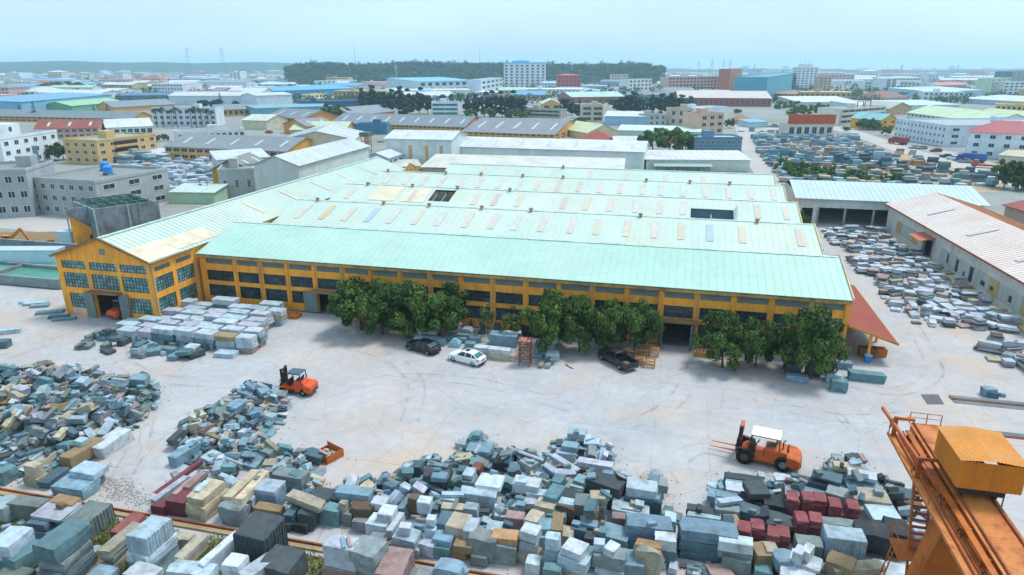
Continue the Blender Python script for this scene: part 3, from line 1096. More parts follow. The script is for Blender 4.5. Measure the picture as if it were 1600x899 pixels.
def wheel(parent, x, y, r, wd, rim=RIM, name='wheel', dual=False):
    q = MB()
    n = 20
    k_ = 0.62 if rim is RIM else 0.5
    prof = [(r * k_, -wd / 2), (r * 0.93, -wd / 2), (r, -wd * 0.36), (r, wd * 0.36), (r * 0.93, wd / 2), (r * k_, wd / 2)]
    rings = []
    for i in range(n + 1):
        t = 2 * math.pi * i / n
        rings.append([(rr * math.cos(t), yy, rr * math.sin(t)) for rr, yy in prof])
    q.loft(rings, cap=False)
    o = q.build('wheel', BLACK, parent)
    o.location = (x, y, r)
    z = MB().tube((0, -wd * 0.36, 0), (0, wd * 0.36, 0), r * (k_ + .01), 16)
    for k in range(5):
        t = k * 6.283 / 5
        for s in (-1, 1):
            z.bar((0, s * wd * 0.39, 0), (math.cos(t) * r * (k_ - .06), s * wd * 0.4, math.sin(t) * r * (k_ - .06)), 0.05, r * 0.16)
    z.tube((0, -wd * 0.46, 0), (0, wd * 0.46, 0), r * 0.16, 8)
    z.build('rim', rim, o)
    return o


def ring(x, w, z0, z1, zb, tuck=0.06):
    """car cross-section: sill, bulging side, belt, top"""
    return [(x, -w + tuck, z0), (x, -w, z0 + 0.16), (x, -w, zb), (x, -w + 0.1, z1), (x, 0, z1 + 0.03), (x, w - 0.1, z1), (x, w, zb), (x, w, z0 + 0.16), (x, w - tuck, z0), (x, 0, z0)]


def sedan(label, loc, rz, body, name='parked_car', sunroof=False, tail='sedan'):
    t = thing(name, label, 'car', loc, rz)
    st = [(2.28, 0.62, 0.34, 0.60, 0.52), (2.16, 0.80, 0.24, 0.72, 0.60), (1.7, 0.89, 0.20, 0.86, 0.74), (0.95, 0.91, 0.19, 0.97, 0.84), (0, 0.91, 0.19, 0.98, 0.86),
          (-1.0, 0.91, 0.19, 1.0, 0.88), (-1.7, 0.90, 0.22, 1.02, 0.88), (-2.15, 0.84, 0.28, 1.0, 0.84), (-2.28, 0.70, 0.40, 0.92, 0.76)]
    MB().loft([ring(*s) for s in st]).build('body', body, t, smooth=False)
    # cabin: glass body with painted roof and pillars over it
    cab = [(0.98, 0.74, 0.98), (0.22, 0.62, 1.42), (-0.75, 0.61, 1.45), (-1.3, 0.62, 1.34), (-1.92, 0.70, 1.0)]

    def cr(x, w, z):
        return [(x, -w, z), (x, w, z)]
    g = MB()
    low = [(0.98, 0.80), (0.22, 0.83), (-0.75, 0.83), (-1.3, 0.82), (-1.92, 0.76)]
    for s in (-1, 1):
        pts = [(x, s * w, z) for x, w, z in cab]
        base = [(x, s * w, 0.97) for x, w in low]
        for i in range(4):
            f = [base[i], base[i + 1], pts[i + 1], pts[i]]
            g.add(f, [(0, 1, 2, 3)] if s > 0 else [(3, 2, 1, 0)])
    g.build('side_window', GLASS, t)
    MB().add([(0.98, -0.72, 0.99), (0.98, 0.72, 0.99), (0.26, 0.58, 1.42), (0.26, -0.58, 1.42)], [(0, 1, 2, 3)]).build('windscreen', GLASS, t)
    rear_glass = mat('green rear glass', '2f6a62', 0.2, 0.1, 1, spec=0.5) if body is WHITE else mat('blue grey rear glass', '4a5a68', 0.15, 0.1, 1, spec=0.6)
    MB().add([(-1.9, 0.68, 1.03), (-1.9, -0.68, 1.03), (-1.28, -0.58, 1.35), (-1.28, 0.58, 1.35)], [(0, 1, 2, 3)]).build('rear_window', rear_glass, t)
    roof = MB()
    rr = [[(x, -w, z - 0.02), (x, -w + 0.12, z + 0.02), (x, 0, z + 0.05), (x, w - 0.12, z + 0.02), (x, w, z - 0.02), (x, 0, z - 0.04)] for x, w, z in ((0.32, 0.62, 1.37), (0.1, 0.64, 1.45), (-0.75, 0.64, 1.47), (-1.36, 0.63, 1.345))]
    roof.loft(rr).build('roof', body, t)
    pq = MB()
    for s in (-1, 1):
        for a, b in (((1.0, s * 0.78, 0.97), (0.24, s * 0.63, 1.42)), ((-0.3, s * 0.845, 0.96), (-0.34, s * 0.635, 1.43)), ((-1.9, s * 0.75, 1.0), (-1.3, s * 0.63, 1.36)), ((-1.2, s * 0.835, 0.97), (-1.12, s * 0.635, 1.38))):
            pq.bar(a, b, 0.07, 0.09)
    pq.build('pillar', body, t)
    if sunroof:
        MB().box(-0.45, -0.33, 1.515, 0.02, 0.33, 1.53).build('sunroof', GLASS, t)
    for x in (1.38, -1.36):
        for s in (-1, 1):
            wheel(t, x, s * 0.80, 0.33, 0.22)
    for s in (-1, 1):
        MB().add([(-2.2, s * 0.5, 0.78), (-2.275, s * 0.5, 0.78), (-2.19, s * 0.83, 0.78), (-1.92, s * 0.895, 0.80), (-2.19, s * 0.5, 0.95), (-2.24, s * 0.52, 0.94), (-2.165, s * 0.82, 0.94), (-1.95, s * 0.885, 0.92)],
                 [(0, 3, 2, 1), (4, 5, 6, 7), (0, 1, 5, 4), (1, 2, 6, 5), (2, 3, 7, 6), (3, 0, 4, 7)]).build('tail_light', LAMPR, t)
        MB().hexa([(2.0, s * 0.5, 0.6), (2.24, s * 0.5, 0.6), (2.1, s * 0.82, 0.6), (1.8, s * 0.84, 0.62), (1.95, s * 0.5, 0.74), (2.18, s * 0.5, 0.7), (2.04, s * 0.8, 0.73), (1.75, s * 0.83, 0.76)]).build('headlight', LAMPW, t)
        MB().obox((0.72, s * 0.98, 1.0), (0.12, 0.2, 0.13)).build('mirror', body, t)
        MB().box(0.1, s * 0.915 - 0.012, 0.84, 0.28, s * 0.915 + 0.012, 0.87).build('door_handle', RIM, t)
        MB().box(-0.95, s * 0.915 - 0.012, 0.85, -0.77, s * 0.915 + 0.012, 0.88).build('door_handle', RIM, t)
    MB().box(-2.30, -0.24, 0.66, -2.27, 0.24, 0.80).build('number_plate', PLATE_B, t)
    MB().loft([ring(-2.16, 0.85, 0.24, 0.44, 0.4), ring(-2.33, 0.72, 0.28, 0.42, 0.36)]).build('bumper', paint('26282a', rough=0.6), t)
    return t


def heading(a, b):
    a, b = at(*a), at(*b)
    d = a - b
    return math.atan2(d.y, d.x)


CARBLACK = mat('black car paint', '0e0f12', 0.25, 0.1, 1, spec=0.6)
# front wheel and rear wheel contact points fix position and heading
for lb, fw_, rw_, bd, sr in (('glossy black sedan parked beside the white stone beams', (640.8, 547.6), (667.3, 555.2), CARBLACK, False),
                             ('white sedan with a sunroof parked nose-left on the yard', (709, 565.1), (737.9, 572.7), WHITE, True)):
    A, B = at(*fw_), at(*rw_)
    h = math.atan2(A.y - B.y, A.x - B.x)
    side = Vector((math.sin(h), -math.cos(h), 0))       # to the right of travel
    lft = -side
    mid = (A + B) / 2 - lft * 0.82
    sedan(lb, (mid.x, mid.y, 0), h, bd, sunroof=sr)
# pickup
PICK = mat('dark brown grey truck paint', '2a2524', 0.35, 0.12, 1, spec=0.5)
A, B = at(939, 562.5), at(970, 579.5)
h = math.atan2(A.y - B.y, A.x - B.x)
mid = (A + B) / 2 - Vector((-math.sin(h), math.cos(h), 0)) * 0.86
t = thing('pickup_truck', 'dark double-cab pickup with an open bed, parked by the wooden crates', 'pickup', (mid.x, mid.y, 0), h)
st = [(2.62, 0.7, 0.5, 0.8, 0.7), (2.5, 0.88, 0.4, 1.0, 0.86), (2.0, 0.94, 0.36, 1.12, 0.98), (1.25, 0.95, 0.36, 1.16, 1.0), (0, 0.95, 0.36, 1.14, 1.0), (-0.78, 0.95, 0.36, 1.14, 1.0)]
MB().loft([ring(*s) for s in st]).build('body', PICK, t)
bed = MB()
bed.box(-2.68, -0.94, 0.42, -0.79, -0.84, 1.14).box(-2.68, 0.84, 0.42, -0.79, 0.94, 1.14).box(-2.68, -0.839, 0.42, -0.79, 0.839, 0.62).box(-0.86, -0.839, 0.62, -0.79, 0.839, 1.14)
bed.build('cargo_bed', PICK, t)
MB().box(-2.75, -0.93, 0.5, -2.685, 0.93, 1.13).box(-2.77, -0.16, 0.95, -2.751, 0.16, 1.03).build('tailgate', PICK, t)
MB().box(-2.83, -0.9, 0.4, -2.76, 0.9, 0.58).build('bumper', paint('4a4c4e', rough=0.4), t)
MB().box(-2.86, -0.24, 0.46, -2.835, 0.24, 0.58).build('number_plate', PLATE_B, t)
g = MB()
for s in (-1, 1):
    f = [(1.2, s * 0.88, 1.15), (-0.78, s * 0.9, 1.15), (-0.74, s * 0.72, 1.72), (0.45, s * 0.7, 1.76)]
    g.add(f, [(0, 1, 2, 3)] if s > 0 else [(3, 2, 1, 0)])
g.build('side_window', GLASS, t)
MB().add([(1.22, -0.8, 1.15), (1.22, 0.8, 1.15), (0.48, 0.66, 1.76), (0.48, -0.66, 1.76)], [(0, 1, 2, 3)]).build('windscreen', GLASS, t)
MB().add([(-0.79, 0.84, 1.15), (-0.79, -0.84, 1.15), (-0.75, -0.68, 1.72), (-0.75, 0.68, 1.72)], [(0, 1, 2, 3)]).build('rear_window', GLASS, t)
MB().loft([[(x, -w, z - .03), (x, -w + .1, z + .03), (x, 0, z + .06), (x, w - .1, z + .03), (x, w, z - .03), (x, 0, z - .05)] for x, w, z in ((0.55, 0.72, 1.72), (0.3, 0.75, 1.78), (-0.6, 0.76, 1.78), (-0.8, 0.73, 1.72))]).build('roof', PICK, t)
pq = MB()
for s in (-1, 1):
    for a, b in (((1.22, s * 0.86, 1.14), (0.48, s * 0.7, 1.75)), ((0.22, s * 0.92, 1.14), (0.2, s * 0.735, 1.76)), ((-0.76, s * 0.9, 1.14), (-0.74, s * 0.73, 1.73))):
        pq.bar(a, b, 0.08, 0.1)
pq.build('pillar', PICK, t)
for x in (1.68, -1.55):
    for s in (-1, 1):
        wheel(t, x, s * 0.84, 0.39, 0.26)
for s in (-1, 1):
    MB().box(-2.72, s * 0.89 - 0.07, 0.7, -2.6, s * 0.89 + 0.085, 1.1).build('tail_light', LAMPR, t)
    MB().box(2.36, s * 0.74 - 0.13, 0.76, 2.56, s * 0.74 + 0.13, 0.92).build('headlight', LAMPW, t)
    MB().obox((0.95, s * 1.05, 1.2), (0.14, 0.22, 0.2)).build('mirror', PICK, t)
MB().box(-2.3, -0.4, 0.63, -1.2, 0.3, 0.72).box(-2.1, 0.1, 0.72, -1.5, 0.5, 0.78).build('cargo', paint('5a5c60'), t)

# forklifts: x forward towards the forks
OR1 = mat('orange forklift paint', 'd2521f', 0.5, 0.12, 0.8, dirt='7a3a20', dirt_amt=0.4, dirt_scale=0.9)
OR2 = mat('faded orange forklift paint', 'bd5a26', 0.6, 0.16, 0.9, dirt='6a3a28', dirt_amt=0.6, dirt_scale=0.7)
MASTM = mat('greasy mast steel', '26211f', 0.6, 0.25, 2, dirt='5a3424', dirt_amt=0.6)


def forklift(label, loc, rz, body, roofm, L=1.0, wide=1.0, tall=1.0, forkz=0.25, big=False):
    t = thing('forklift', label, 'forklift', loc, rz)
    W = 0.95 * wide
    s = L
    fr, rr = (0.44, 0.38) if not big else (0.72, 0.66)
    wb = 1.1 * s
    # chassis with a stepped side, bonnet and cast counterweight
    MB().prism([(-wb - 0.2, 0.42 * tall), (wb + 0.25, 0.32 * tall), (wb + 0.35, 0.9 * tall), (wb - 0.15, 1.18 * tall), (wb - 0.5, 0.85 * tall), (0.05, 0.8 * tall), (-0.05, 1.12 * tall), (-wb - 0.2, 1.12 * tall)], -W * 0.72, W * 0.72, 'y').build('chassis', body, t)
    hood = MB().loft([[(x, -w, z0), (x, -w, z1 - .1), (x, -w + .14, z1), (x, w - .14, z1), (x, w, z1 - .1), (x, w, z0)] for x, w, z0, z1 in
                      ((-0.02 * s, W * 0.66, 1.0 * tall, 1.5 * tall), (-0.9 * s, W * 0.7, 1.0 * tall, 1.54 * tall), (-1.25 * s, W * 0.7, 1.0 * tall, 1.46 * tall))])
    hood.build('bonnet', body, t)
    cwm = OR1 if not big else OR2
    MB().loft([[(x, -w, z0), (x, -w, z1 - .12), (x, -w + .2, z1), (x, w - .2, z1), (x, w, z1 - .12), (x, w, z0), (x, w - .15, z0 - 0.06), (x, -w + .15, z0 - 0.06)] for x, w, z0, z1 in
               ((-1.26 * s, W * 0.98, 0.62 * tall, 1.38 * tall), (-1.75 * s, W * 0.98, 0.42 * tall, 1.32 * tall), (-2.0 * s, W * 0.86, 0.42 * tall, 1.14 * tall), (-2.08 * s, W * 0.7, 0.5 * tall, 0.98 * tall))]).build('counterweight', cwm, t)
    MB().box(-2.12 * s, -W * 0.6, 0.46 * tall, -2.085 * s, W * 0.6, 0.72 * tall).build('rear_bumper', paint('3a3e40'), t)
    for sg in (-1, 1):
        MB().prism([(wb - fr * 1.15, fr * 1.2), (wb - fr * 0.8, fr * 1.85), (wb + fr * 0.5, fr * 2.12), (wb + fr * 1.05, fr * 1.9), (wb + fr * 0.95, fr * 1.78), (wb + fr * 0.45, fr * 2.0), (wb - fr * 0.72, fr * 1.75), (wb - fr * 1.03, fr * 1.2)], sg * W * 0.73, sg * W * 1.0, 'y').build('mudguard', body if not big else MASTM, t)
        wheel(t, wb, sg * W * 0.87, fr, 0.3 * wide, rim=paint('4a4a4c') if not big else paint('5a4a3e'))
        wheel(t, -wb, sg * W * 0.82, rr, 0.27 * wide, rim=paint('7a807e', rough=0.6))
    # mast: two channels, inner rails, cross ties, lift cylinders
    mh = 2.75 * tall if not big else 3.2
    q = MB()
    mx = wb + fr * 0.75
    for sg in (-1, 1):
        q.box(mx - 0.11, sg * W * 0.5 - 0.06, 0.15, mx + 0.11, sg * W * 0.5 + 0.06, mh)
        q.box(mx + 0.02, sg * W * 0.38 - 0.05, 0.2, mx + 0.16, sg * W * 0.38 + 0.05, mh - 0.1)
        q.tube((mx - 0.04, sg * W * 0.26, 0.3), (mx - 0.04, sg * W * 0.26, mh * 0.85), 0.05, 7)
    for z in (0.4, mh * 0.55, mh - 0.12):
        q.box(mx - 0.14, -W * 0.5, z - 0.09, mx - 0.06, W * 0.5, z + 0.09)
    q.box(mx - 0.02, -0.03, 0.4, mx + 0.06, 0.03, mh - 0.1)
    q.build('mast', MASTM, t)
    if big:
        MB().box(mx - 0.2, -W * 0.42, mh - 0.5, mx + 0.14, W * 0.42, mh + 0.12).build('mast_head', mat('faded salmon paint', 'b8694a', 0.7, 0.15, 1, dirt='6a3a2a', dirt_amt=0.4), t)
    q = MB()
    cx = mx + 0.18
    for z in (forkz + 0.12, forkz + 0.62):
        q.box(cx, -W * 0.62, z - 0.07, cx + 0.08, W * 0.62, z + 0.07)
    for k in range(5):
        y = -W * 0.55 + k * W * 0.275
        q.box(cx + 0.01, y - 0.025, forkz + 0.6, cx + 0.06, y + 0.025, forkz + 1.15)
    q.box(cx, -W * 0.62, forkz + 1.12, cx + 0.07, W * 0.62, forkz + 1.2)
    q.build('carriage', MASTM, t)
    fl = 1.3 if not big else 2.3
    fm = MASTM if not big else mat('worn orange fork', 'b0683c', 0.6, 0.15, 1)
    for sg in (-1, 1):
        y = sg * W * 0.36
        q = MB().box(cx + 0.081, y - 0.08, forkz, cx + 0.16, y + 0.08, forkz + 0.75)
        q.hexa([(cx + 0.161, y - 0.08, forkz), (cx + fl, y - 0.06, forkz), (cx + fl, y + 0.06, forkz), (cx + 0.161, y + 0.08, forkz), (cx + 0.161, y - 0.08, forkz + 0.08), (cx + fl, y - 0.06, forkz + 0.03), (cx + fl, y + 0.06, forkz + 0.03), (cx + 0.161, y + 0.08, forkz + 0.08)])
        q.build('fork', fm, t)
    # overhead guard
    gz = 2.35 * tall if not big else 2.75
    x0, x1 = wb - 0.35, -0.75 * s
    q = MB()
    for sg in (-1, 1):
        y = sg * W * 0.62
        q.bar((x0 + 0.15, y, 1.0 * tall), (x0 - 0.12, y, gz), 0.08)
        q.bar((x1 - 0.15, y, 1.2 * tall), (x1, y, gz), 0.08)
        q.bar((x0 - 0.1, y, gz), (x1, y, gz), 0.09)
    q.build('guard_post', STEEL if not big else paint('4a3028'), t)
    q = MB().box(x1 - 0.1, -W * 0.7, gz + 0.045, x0 - 0.02, W * 0.7, gz + 0.1)
    for k in range(4):
        x = x1 + (x0 - x1) * (k + 0.5) / 4
        q.box(x - 0.02, -W * 0.7, gz + 0.1, x + 0.02, W * 0.7, gz + 0.125)
    q.build('guard_roof', roofm, t)
    # seat, wheel, dash, tank
    q = MB().box(-0.35 * s - 0.3, -0.28, 1.5 * tall, -0.35 * s + 0.25, 0.28, 1.62 * tall)
    q.hexa([(-0.35 * s - 0.4, -0.26, 1.6 * tall), (-0.35 * s - 0.28, -0.26, 1.6 * tall), (-0.35 * s - 0.28, 0.26, 1.6 * tall), (-0.35 * s - 0.4, 0.26, 1.6 * tall), (-0.35 * s - 0.5, -0.24, 2.05 * tall), (-0.35 * s - 0.4, -0.24, 2.05 * tall), (-0.35 * s - 0.4, 0.24, 2.05 * tall), (-0.35 * s - 0.5, 0.24, 2.05 * tall)])
    q.build('seat', paint('2c3a3c') if not big else paint('1f6a52'), t)
    q = MB()
    c = Vector((0.42 * s, 0, 1.62 * tall))
    for k in range(12):
        a0, a1 = k * 6.283 / 12, (k + 1) * 6.283 / 12
        f = lambda a: c + Vector((-0.1 * math.sin(a), 0.2 * math.cos(a), 0.17 * math.sin(a)))
        q.bar(f(a0), f(a1), 0.035)
    q.bar(c, c + Vector((0.25, 0, -0.5)), 0.05)
    q.build('steering_wheel', BLACK, t)
    MB().hexa([(0.55 * s, -W * 0.55, 0.9 * tall), (0.8 * s, -W * 0.55, 0.9 * tall), (0.8 * s, W * 0.55, 0.9 * tall), (0.55 * s, W * 0.55, 0.9 * tall), (0.66 * s, -W * 0.5, 1.5 * tall), (0.84 * s, -W * 0.5, 1.5 * tall), (0.84 * s, W * 0.5, 1.5 * tall), (0.66 * s, W * 0.5, 1.5 * tall)]).build('dashboard', paint('34312f'), t)
    if big:
        MB().tube((-0.3 * s, W * 0.55, 0.62), (0.35 * s, W * 0.55, 0.62), 0.3, 12).build('fuel_tank', body, t)
        MB().tube((-1.0 * s, W * 0.3, 1.5 * tall), (-1.0 * s, W * 0.3, 2.15 * tall), 0.05, 8).tube((-1.0 * s, W * 0.3, 2.15 * tall), (-1.12 * s, W * 0.3, 2.3 * tall), 0.05, 8).build('exhaust_pipe', MASTM, t)
        MB().box(-1.35 * s, -W * 0.4, 1.42 * tall, -1.27 * s, W * 0.4, 1.6 * tall).build('radiator_grille', BLACK, t)
    else:
        MB().box(-0.1 * s, W * 0.725, 0.45, 0.5 * s, W * 0.9, 0.62).build('step', paint('4a2a1c'), t)
        for sg in (-1, 1):
            MB().bar((x1 - 0.06, sg * W * 0.72, gz - 0.9), (x1 - 0.06, sg * W * 0.72, gz - 0.55), 0.09, 0.06).build('tail_light', LAMPR, t)
    return t


def place_by_wheels(f, r_, halftrack, left=True):
    A, B = at(*f), at(*r_)
    h = math.atan2(A.y - B.y, A.x - B.x)
    mid = (A + B) / 2 - Vector((-math.sin(h), math.cos(h), 0)) * halftrack
    return (mid.x, mid.y, 0), h, (A - B).length


loc, h, wbl = place_by_wheels((443.5, 617.0), (473.5, 620.5), 0.9)
forklift('orange forklift with a blue-grey canopy, forks pointing left, on the open yard', loc, h, OR1, paint('47626e', rough=0.5), L=1.0, tall=1.0)
loc, h, wbl = place_by_wheels((1159.5, 724.5), (1223.5, 738.5), 1.15)
forklift('large faded orange forklift with a white canopy and long forks, by the right stone heap', loc, h, OR2, paint('e2e4e2', rough=0.5), L=1.42, wide=1.3, tall=1.15, forkz=0.7, big=True)
P = at(183, 499)
forklift('forklift with a grey canopy standing in the wing doorway', (P.x, P.y + 1.3, 0), R(80), mat('dusty orange', '9a4a2c', 0.7, 0.2, 1), paint('9aa39c'), L=0.95, tall=1.0)

# ------------------------------------------------------------------ gantry crane, lower right
CO = mat('orange crane paint', 'bd681c', 0.6, 0.16, 0.5, hue2='ad5a22', dirt='7a3618', dirt_amt=0.85, dirt_scale=0.6, streak=0.25)
CO2 = mat('rust-streaked crane deck', 'c47c3c', 0.65, 0.16, 0.6, hue2='b46a32', dirt='8f3c1c', dirt_amt=0.85, dirt_scale=0.9)
COY = mat('golden crane cladding', 'cc7a20', 0.55, 0.1, 0.5, dirt='9a5a20', dirt_amt=0.5, streak=.3)
GZ = 10.5
cr = thing('gantry_crane', 'orange rust-streaked gantry crane with a stair leg at the lower right', 'crane', (16.5, 36.7, 0))
X0, X1 = 16.1, 17.95
YF, YN = 45.4, -12.0
q = MB().box(X0, YN, GZ - 1.35, X0 + 0.06, YF, GZ - 0.02).box(X1 - 0.06, YN, GZ - 1.35, X1, YF, GZ - 0.02).box(X0, YN, GZ - 1.4, X1, YF, GZ - 1.351).box(X0, YF, GZ - 1.4, X1, YF + 0.05, GZ)
y = YN + 1
while y < YF:
    q.box(X0 - 0.07, y, GZ - 1.33, X0 - 0.003, y + 0.06, GZ - 0.05).box(X1 + 0.003, y, GZ - 1.33, X1 + 0.07, y + 0.06, GZ - 0.05)
    y += 1.9
q.build('girder', CO, cr, world=True)
MB().box(X0 - 0.12, YN, GZ - 0.019, X1 + 0.12, YF + 0.1, GZ + 0.02).build('deck', CO2, cr, world=True)
for x in (X0 + 0.12, X1 - 0.12):
    MB().box(x - 0.045, YN, GZ + 0.021, x + 0.045, YF, GZ + 0.14).box(x - 0.08, YN, GZ + 0.0205, x + 0.08, YF, GZ + 0.04).build('trolley_rail', RUST, cr, world=True)
# lower walkway on the left side, with cable trough, brackets and posts
q = MB().box(X0 - 1.48, YN, GZ - 0.66, X0 - 0.08, YF - 0.6, GZ - 0.60)
q.box(X0 - 1.53, YN, GZ - 0.68, X0 - 1.482, YF - 0.6, GZ - 0.48)
q.build('walkway', CO2, cr, world=True)
q = MB()
for dx, dz, r_ in ((0.5, -0.5, 0.05), (0.8, -0.52, 0.04), (1.05, -0.5, 0.06)):
    q.tube((X0 - dx, YN, GZ + dz), (X0 - dx, YF + (1.2 if dx == 0.8 else -0.3), GZ + dz), r_, 7)
q.build('conduit', mat('brown conduit', '9a4a24', 0.6, 0.2, 1.2), cr, world=True)
q = MB().box(X0 - 0.62, YN, GZ - 0.12, X0 - 0.3, YF - 1.0, GZ - 0.04)
y = YF - 1.5
while y > YN:
    q.box(X0 - 0.62, y, GZ - 0.62, X0 - 0.1, y + 0.08, GZ - 0.12)
    y -= 2.4
q.build('cable_tray', CO, cr, world=True)
rl_ = MB()
for k in range(3):
    yy = YF - 0.7 - k * 8
    rl_.bar((X0 - 1.46, yy, GZ - 0.6), (X0 - 1.46, yy, GZ + 0.5), 0.05)
rl_.bar((X0 - 1.46, YF - 0.7, GZ + 0.5), (X0 - 0.1, YF - 0.1, GZ + 0.5), 0.04)
for x in (X0 - 0.1, X0 + 0.9, X1 - 0.1):
    rl_.bar((x, YF + 0.08, GZ), (x, YF + 0.08, GZ + 0.75), 0.05)
rl_.bar((X0 - 0.1, YF + 0.08, GZ + 0.75), (X1 - 0.1, YF + 0.08, GZ + 0.75), 0.04).bar((X0 - 0.1, YF + 0.08, GZ + 0.4), (X1 - 0.1, YF + 0.08, GZ + 0.4), 0.03)
rl_.build('handrail', CO, cr, world=True)
MB().bar((X0 - 1.6, YF + 0.9, GZ + 0.5), (X0 - 0.45, 37.3, GZ - 0.35), 0.16, 0.2).build('boom_strut', mat('dark orange beam', 'b0562a', 0.6, 0.15, 0.8), cr, world=True)
q = MB()
for yy in (44.6, 39.6):
    q = MB()
    q.bar((X0 - 1.2, yy, GZ - 0.55), (X0 - 1.2, yy, GZ + 0.75), 0.2, 0.22).bar((X0 - 1.2, yy, GZ + 0.65), (X0 - 0.1, yy, GZ + 0.65), 0.16).bar((X0 - 1.2, yy + 0.9, GZ - 0.5), (X0 - 1.2, yy, GZ + 0.4), 0.1)
    q.build('bracket', CO, cr, world=True)
# hanging cable loops
q = MB()
for y0, y1, sag in ((43.6, 40.6, 1.0), (40.6, 37.2, 1.3), (37.2, 34.2, 1.0), (34.2, 31, 1.4)):
    pts = []
    for i in range(9):
        t_ = i / 8
        pts.append((X0 - 0.75, y0 + (y1 - y0) * t_, GZ - 0.1 - sag * 4 * t_ * (1 - t_)))
    q.path(pts, 0.03, 5)
q.build('cable', mat('cable', '3a2418', 0.8), cr, world=True)
# trolley house: corrugated hood over the winch
HX0, HX1, HY0, HY1, HZ0, HZ1 = 15.75, 18.85, 36.6, 40.2, GZ + 0.85, GZ + 2.5
q = MB()


def corr_wall(q, p0, p1, z0, z1, pitch=0.19, dep=0.05):
    p0, p1 = Vector(p0), Vector(p1)
    d = p1 - p0
    n = max(2, round(d.length / pitch))
    u = d.normalized()
    nn = Vector((u.y, -u.x, 0))
    for i in range(n):
        a, m_, b = p0 + d * (i / n), p0 + d * ((i + 0.5) / n) + nn * dep, p0 + d * ((i + 1) / n)
        for s0, s1 in ((a, m_), (m_, b)):
            q.add([(s0.x, s0.y, z0), (s1.x, s1.y, z0), (s1.x, s1.y, z1), (s0.x, s0.y, z1)], [(0, 1, 2, 3)])


for a, b in (((HX0, HY0), (HX1, HY0)), ((HX1, HY0), (HX1, HY1)), ((HX1, HY1), (HX0, HY1)), ((HX0, HY1), (HX0, HY0))):
    corr_wall(q, (*a, 0), (*b, 0), HZ0, HZ1)
q.build('trolley_house', COY, cr, world=True)
q = MB()
n = 20
for i in range(n):
    x0, xm_, x1 = [HX0 - 0.1 + (HX1 - HX0 + 0.2) * (i + k) / n for k in (0, 0.5, 1)]
    zz = lambda x: HZ1 + 0.02 + 0.16 * (1 - abs((x - (HX0 + HX1) / 2) / 1.75))
    q.add([(x0, HY0 - 0.12, zz(x0)), (xm_, HY0 - 0.12, zz(xm_) + 0.05), (xm_, HY1 + 0.12, zz(xm_) + 0.05), (x0, HY1 + 0.12, zz(x0))], [(0, 1, 2, 3)])
    q.add([(xm_, HY0 - 0.12, zz(xm_) + 0.05), (x1, HY0 - 0.12, zz(x1)), (x1, HY1 + 0.12, zz(x1)), (xm_, HY1 + 0.12, zz(xm_) + 0.05)], [(0, 1, 2, 3)])
q.build('house_roof', mat('crane roof sheet', 'cf8a3c', 0.55, 0.12, 0.6, dirt='bd9a6a', dirt_amt=0.5, dirt_scale=0.8), cr, world=True)
q = MB().box(X0 - 0.1, HY0 + 0.3, GZ + 0.35, X1 + 0.3, HY0 + 0.6, GZ + 0.8).box(X0 - 0.1, HY1 - 0.6, GZ + 0.35, X1 + 0.3, HY1 - 0.3, GZ + 0.8).box(X0, HY0 + 0.6, GZ + 0.55, X1, HY1 - 0.6, GZ + 0.75)
for x in (X0 + 0.12, X1 - 0.12):
    for yy in (HY0 + 0.45, HY1 - 0.45):
        q.tube((x - 0.08, yy, GZ + 0.36), (x + 0.08, yy, GZ + 0.36), 0.21, 12)
q.build('trolley', mat('greasy trolley steel', '3a2c22', 0.7, 0.3, 1.5), cr, world=True)
MB().tube((X1 + 0.55, HY0 + 0.8, 2.5), (X1 + 0.55, HY0 + 0.8, GZ + 1), 0.02, 5).tube((X1 + 0.7, HY0 + 1.2, 2.5), (X1 + 0.7, HY0 + 1.2, GZ + 1), 0.02, 5).build('hoist_rope', STEEL, cr, world=True)
# the leg that stands on the rail: tapered box column, sill beam, stair and landing
for (xa, xb) in ((15.2, 17.9),):
    MB().hexa([(13.8, 36.15, 1.25), (19.4, 36.15, 1.25), (19.4, 37.05, 1.25), (13.8, 37.05, 1.25), (15.3, 35.8, GZ - 1.42), (18.5, 35.8, GZ - 1.42), (18.5, 37.4, GZ - 1.42), (15.3, 37.4, GZ - 1.42)]).build('leg', CO, cr, world=True)
MB().box(12.2, 36.1, 0.62, 21.8, 37.1, 1.24).build('end_carriage', CO, cr, world=True)
q = MB()
for x in (12.9, 14.1, 19.9, 21.1):
    q.tube((x, 36.45, 0.55), (x, 36.73, 0.55), 0.3, 14)
q.build('travel_wheel', MASTM, cr, world=True)
q = MB()
a_, b_2 = Vector((14.9, 39.6, 9.4)), Vector((13.1, 36.9, 1.2))
n = 22
for i in range(n):
    z = GZ - 0.9 - i * (GZ - 2.1) / n
    yy = 39.8 - i * 0.12
    q.box(14.9, yy - 0.13, z, 15.75, yy + 0.13, z + 0.04)
for x in (14.88, 15.78):
    q.bar((x, 39.9, GZ - 0.85), (x, 39.9 - n * 0.12, 1.2), 0.05, 0.24)
q.build('stair', CO, cr, world=True)
q = MB()
for x in (14.86, 15.8):
    for i in range(0, n + 1, 4):
        z = GZ - 0.9 - i * (GZ - 2.1) / n
        q.bar((x, 39.8 - i * 0.12, z), (x, 39.8 - i * 0.12, z + 1.0), 0.035)
    for dz in (0.5, 1.0):
        q.bar((x, 39.9, GZ - 0.85 + dz), (x, 39.9 - n * 0.12, 1.2 + dz), 0.03)
q.build('stair_rail', CO, cr, world=True)
q = MB().box(14.0, 37.45, 5.6, 16.0, 39.4, 5.66)
for x, yy in ((14.0, 37.5), (14.0, 39.4), (16.0, 39.4)):
    q.bar((x, yy, 5.6), (x, yy, 6.7), 0.05)
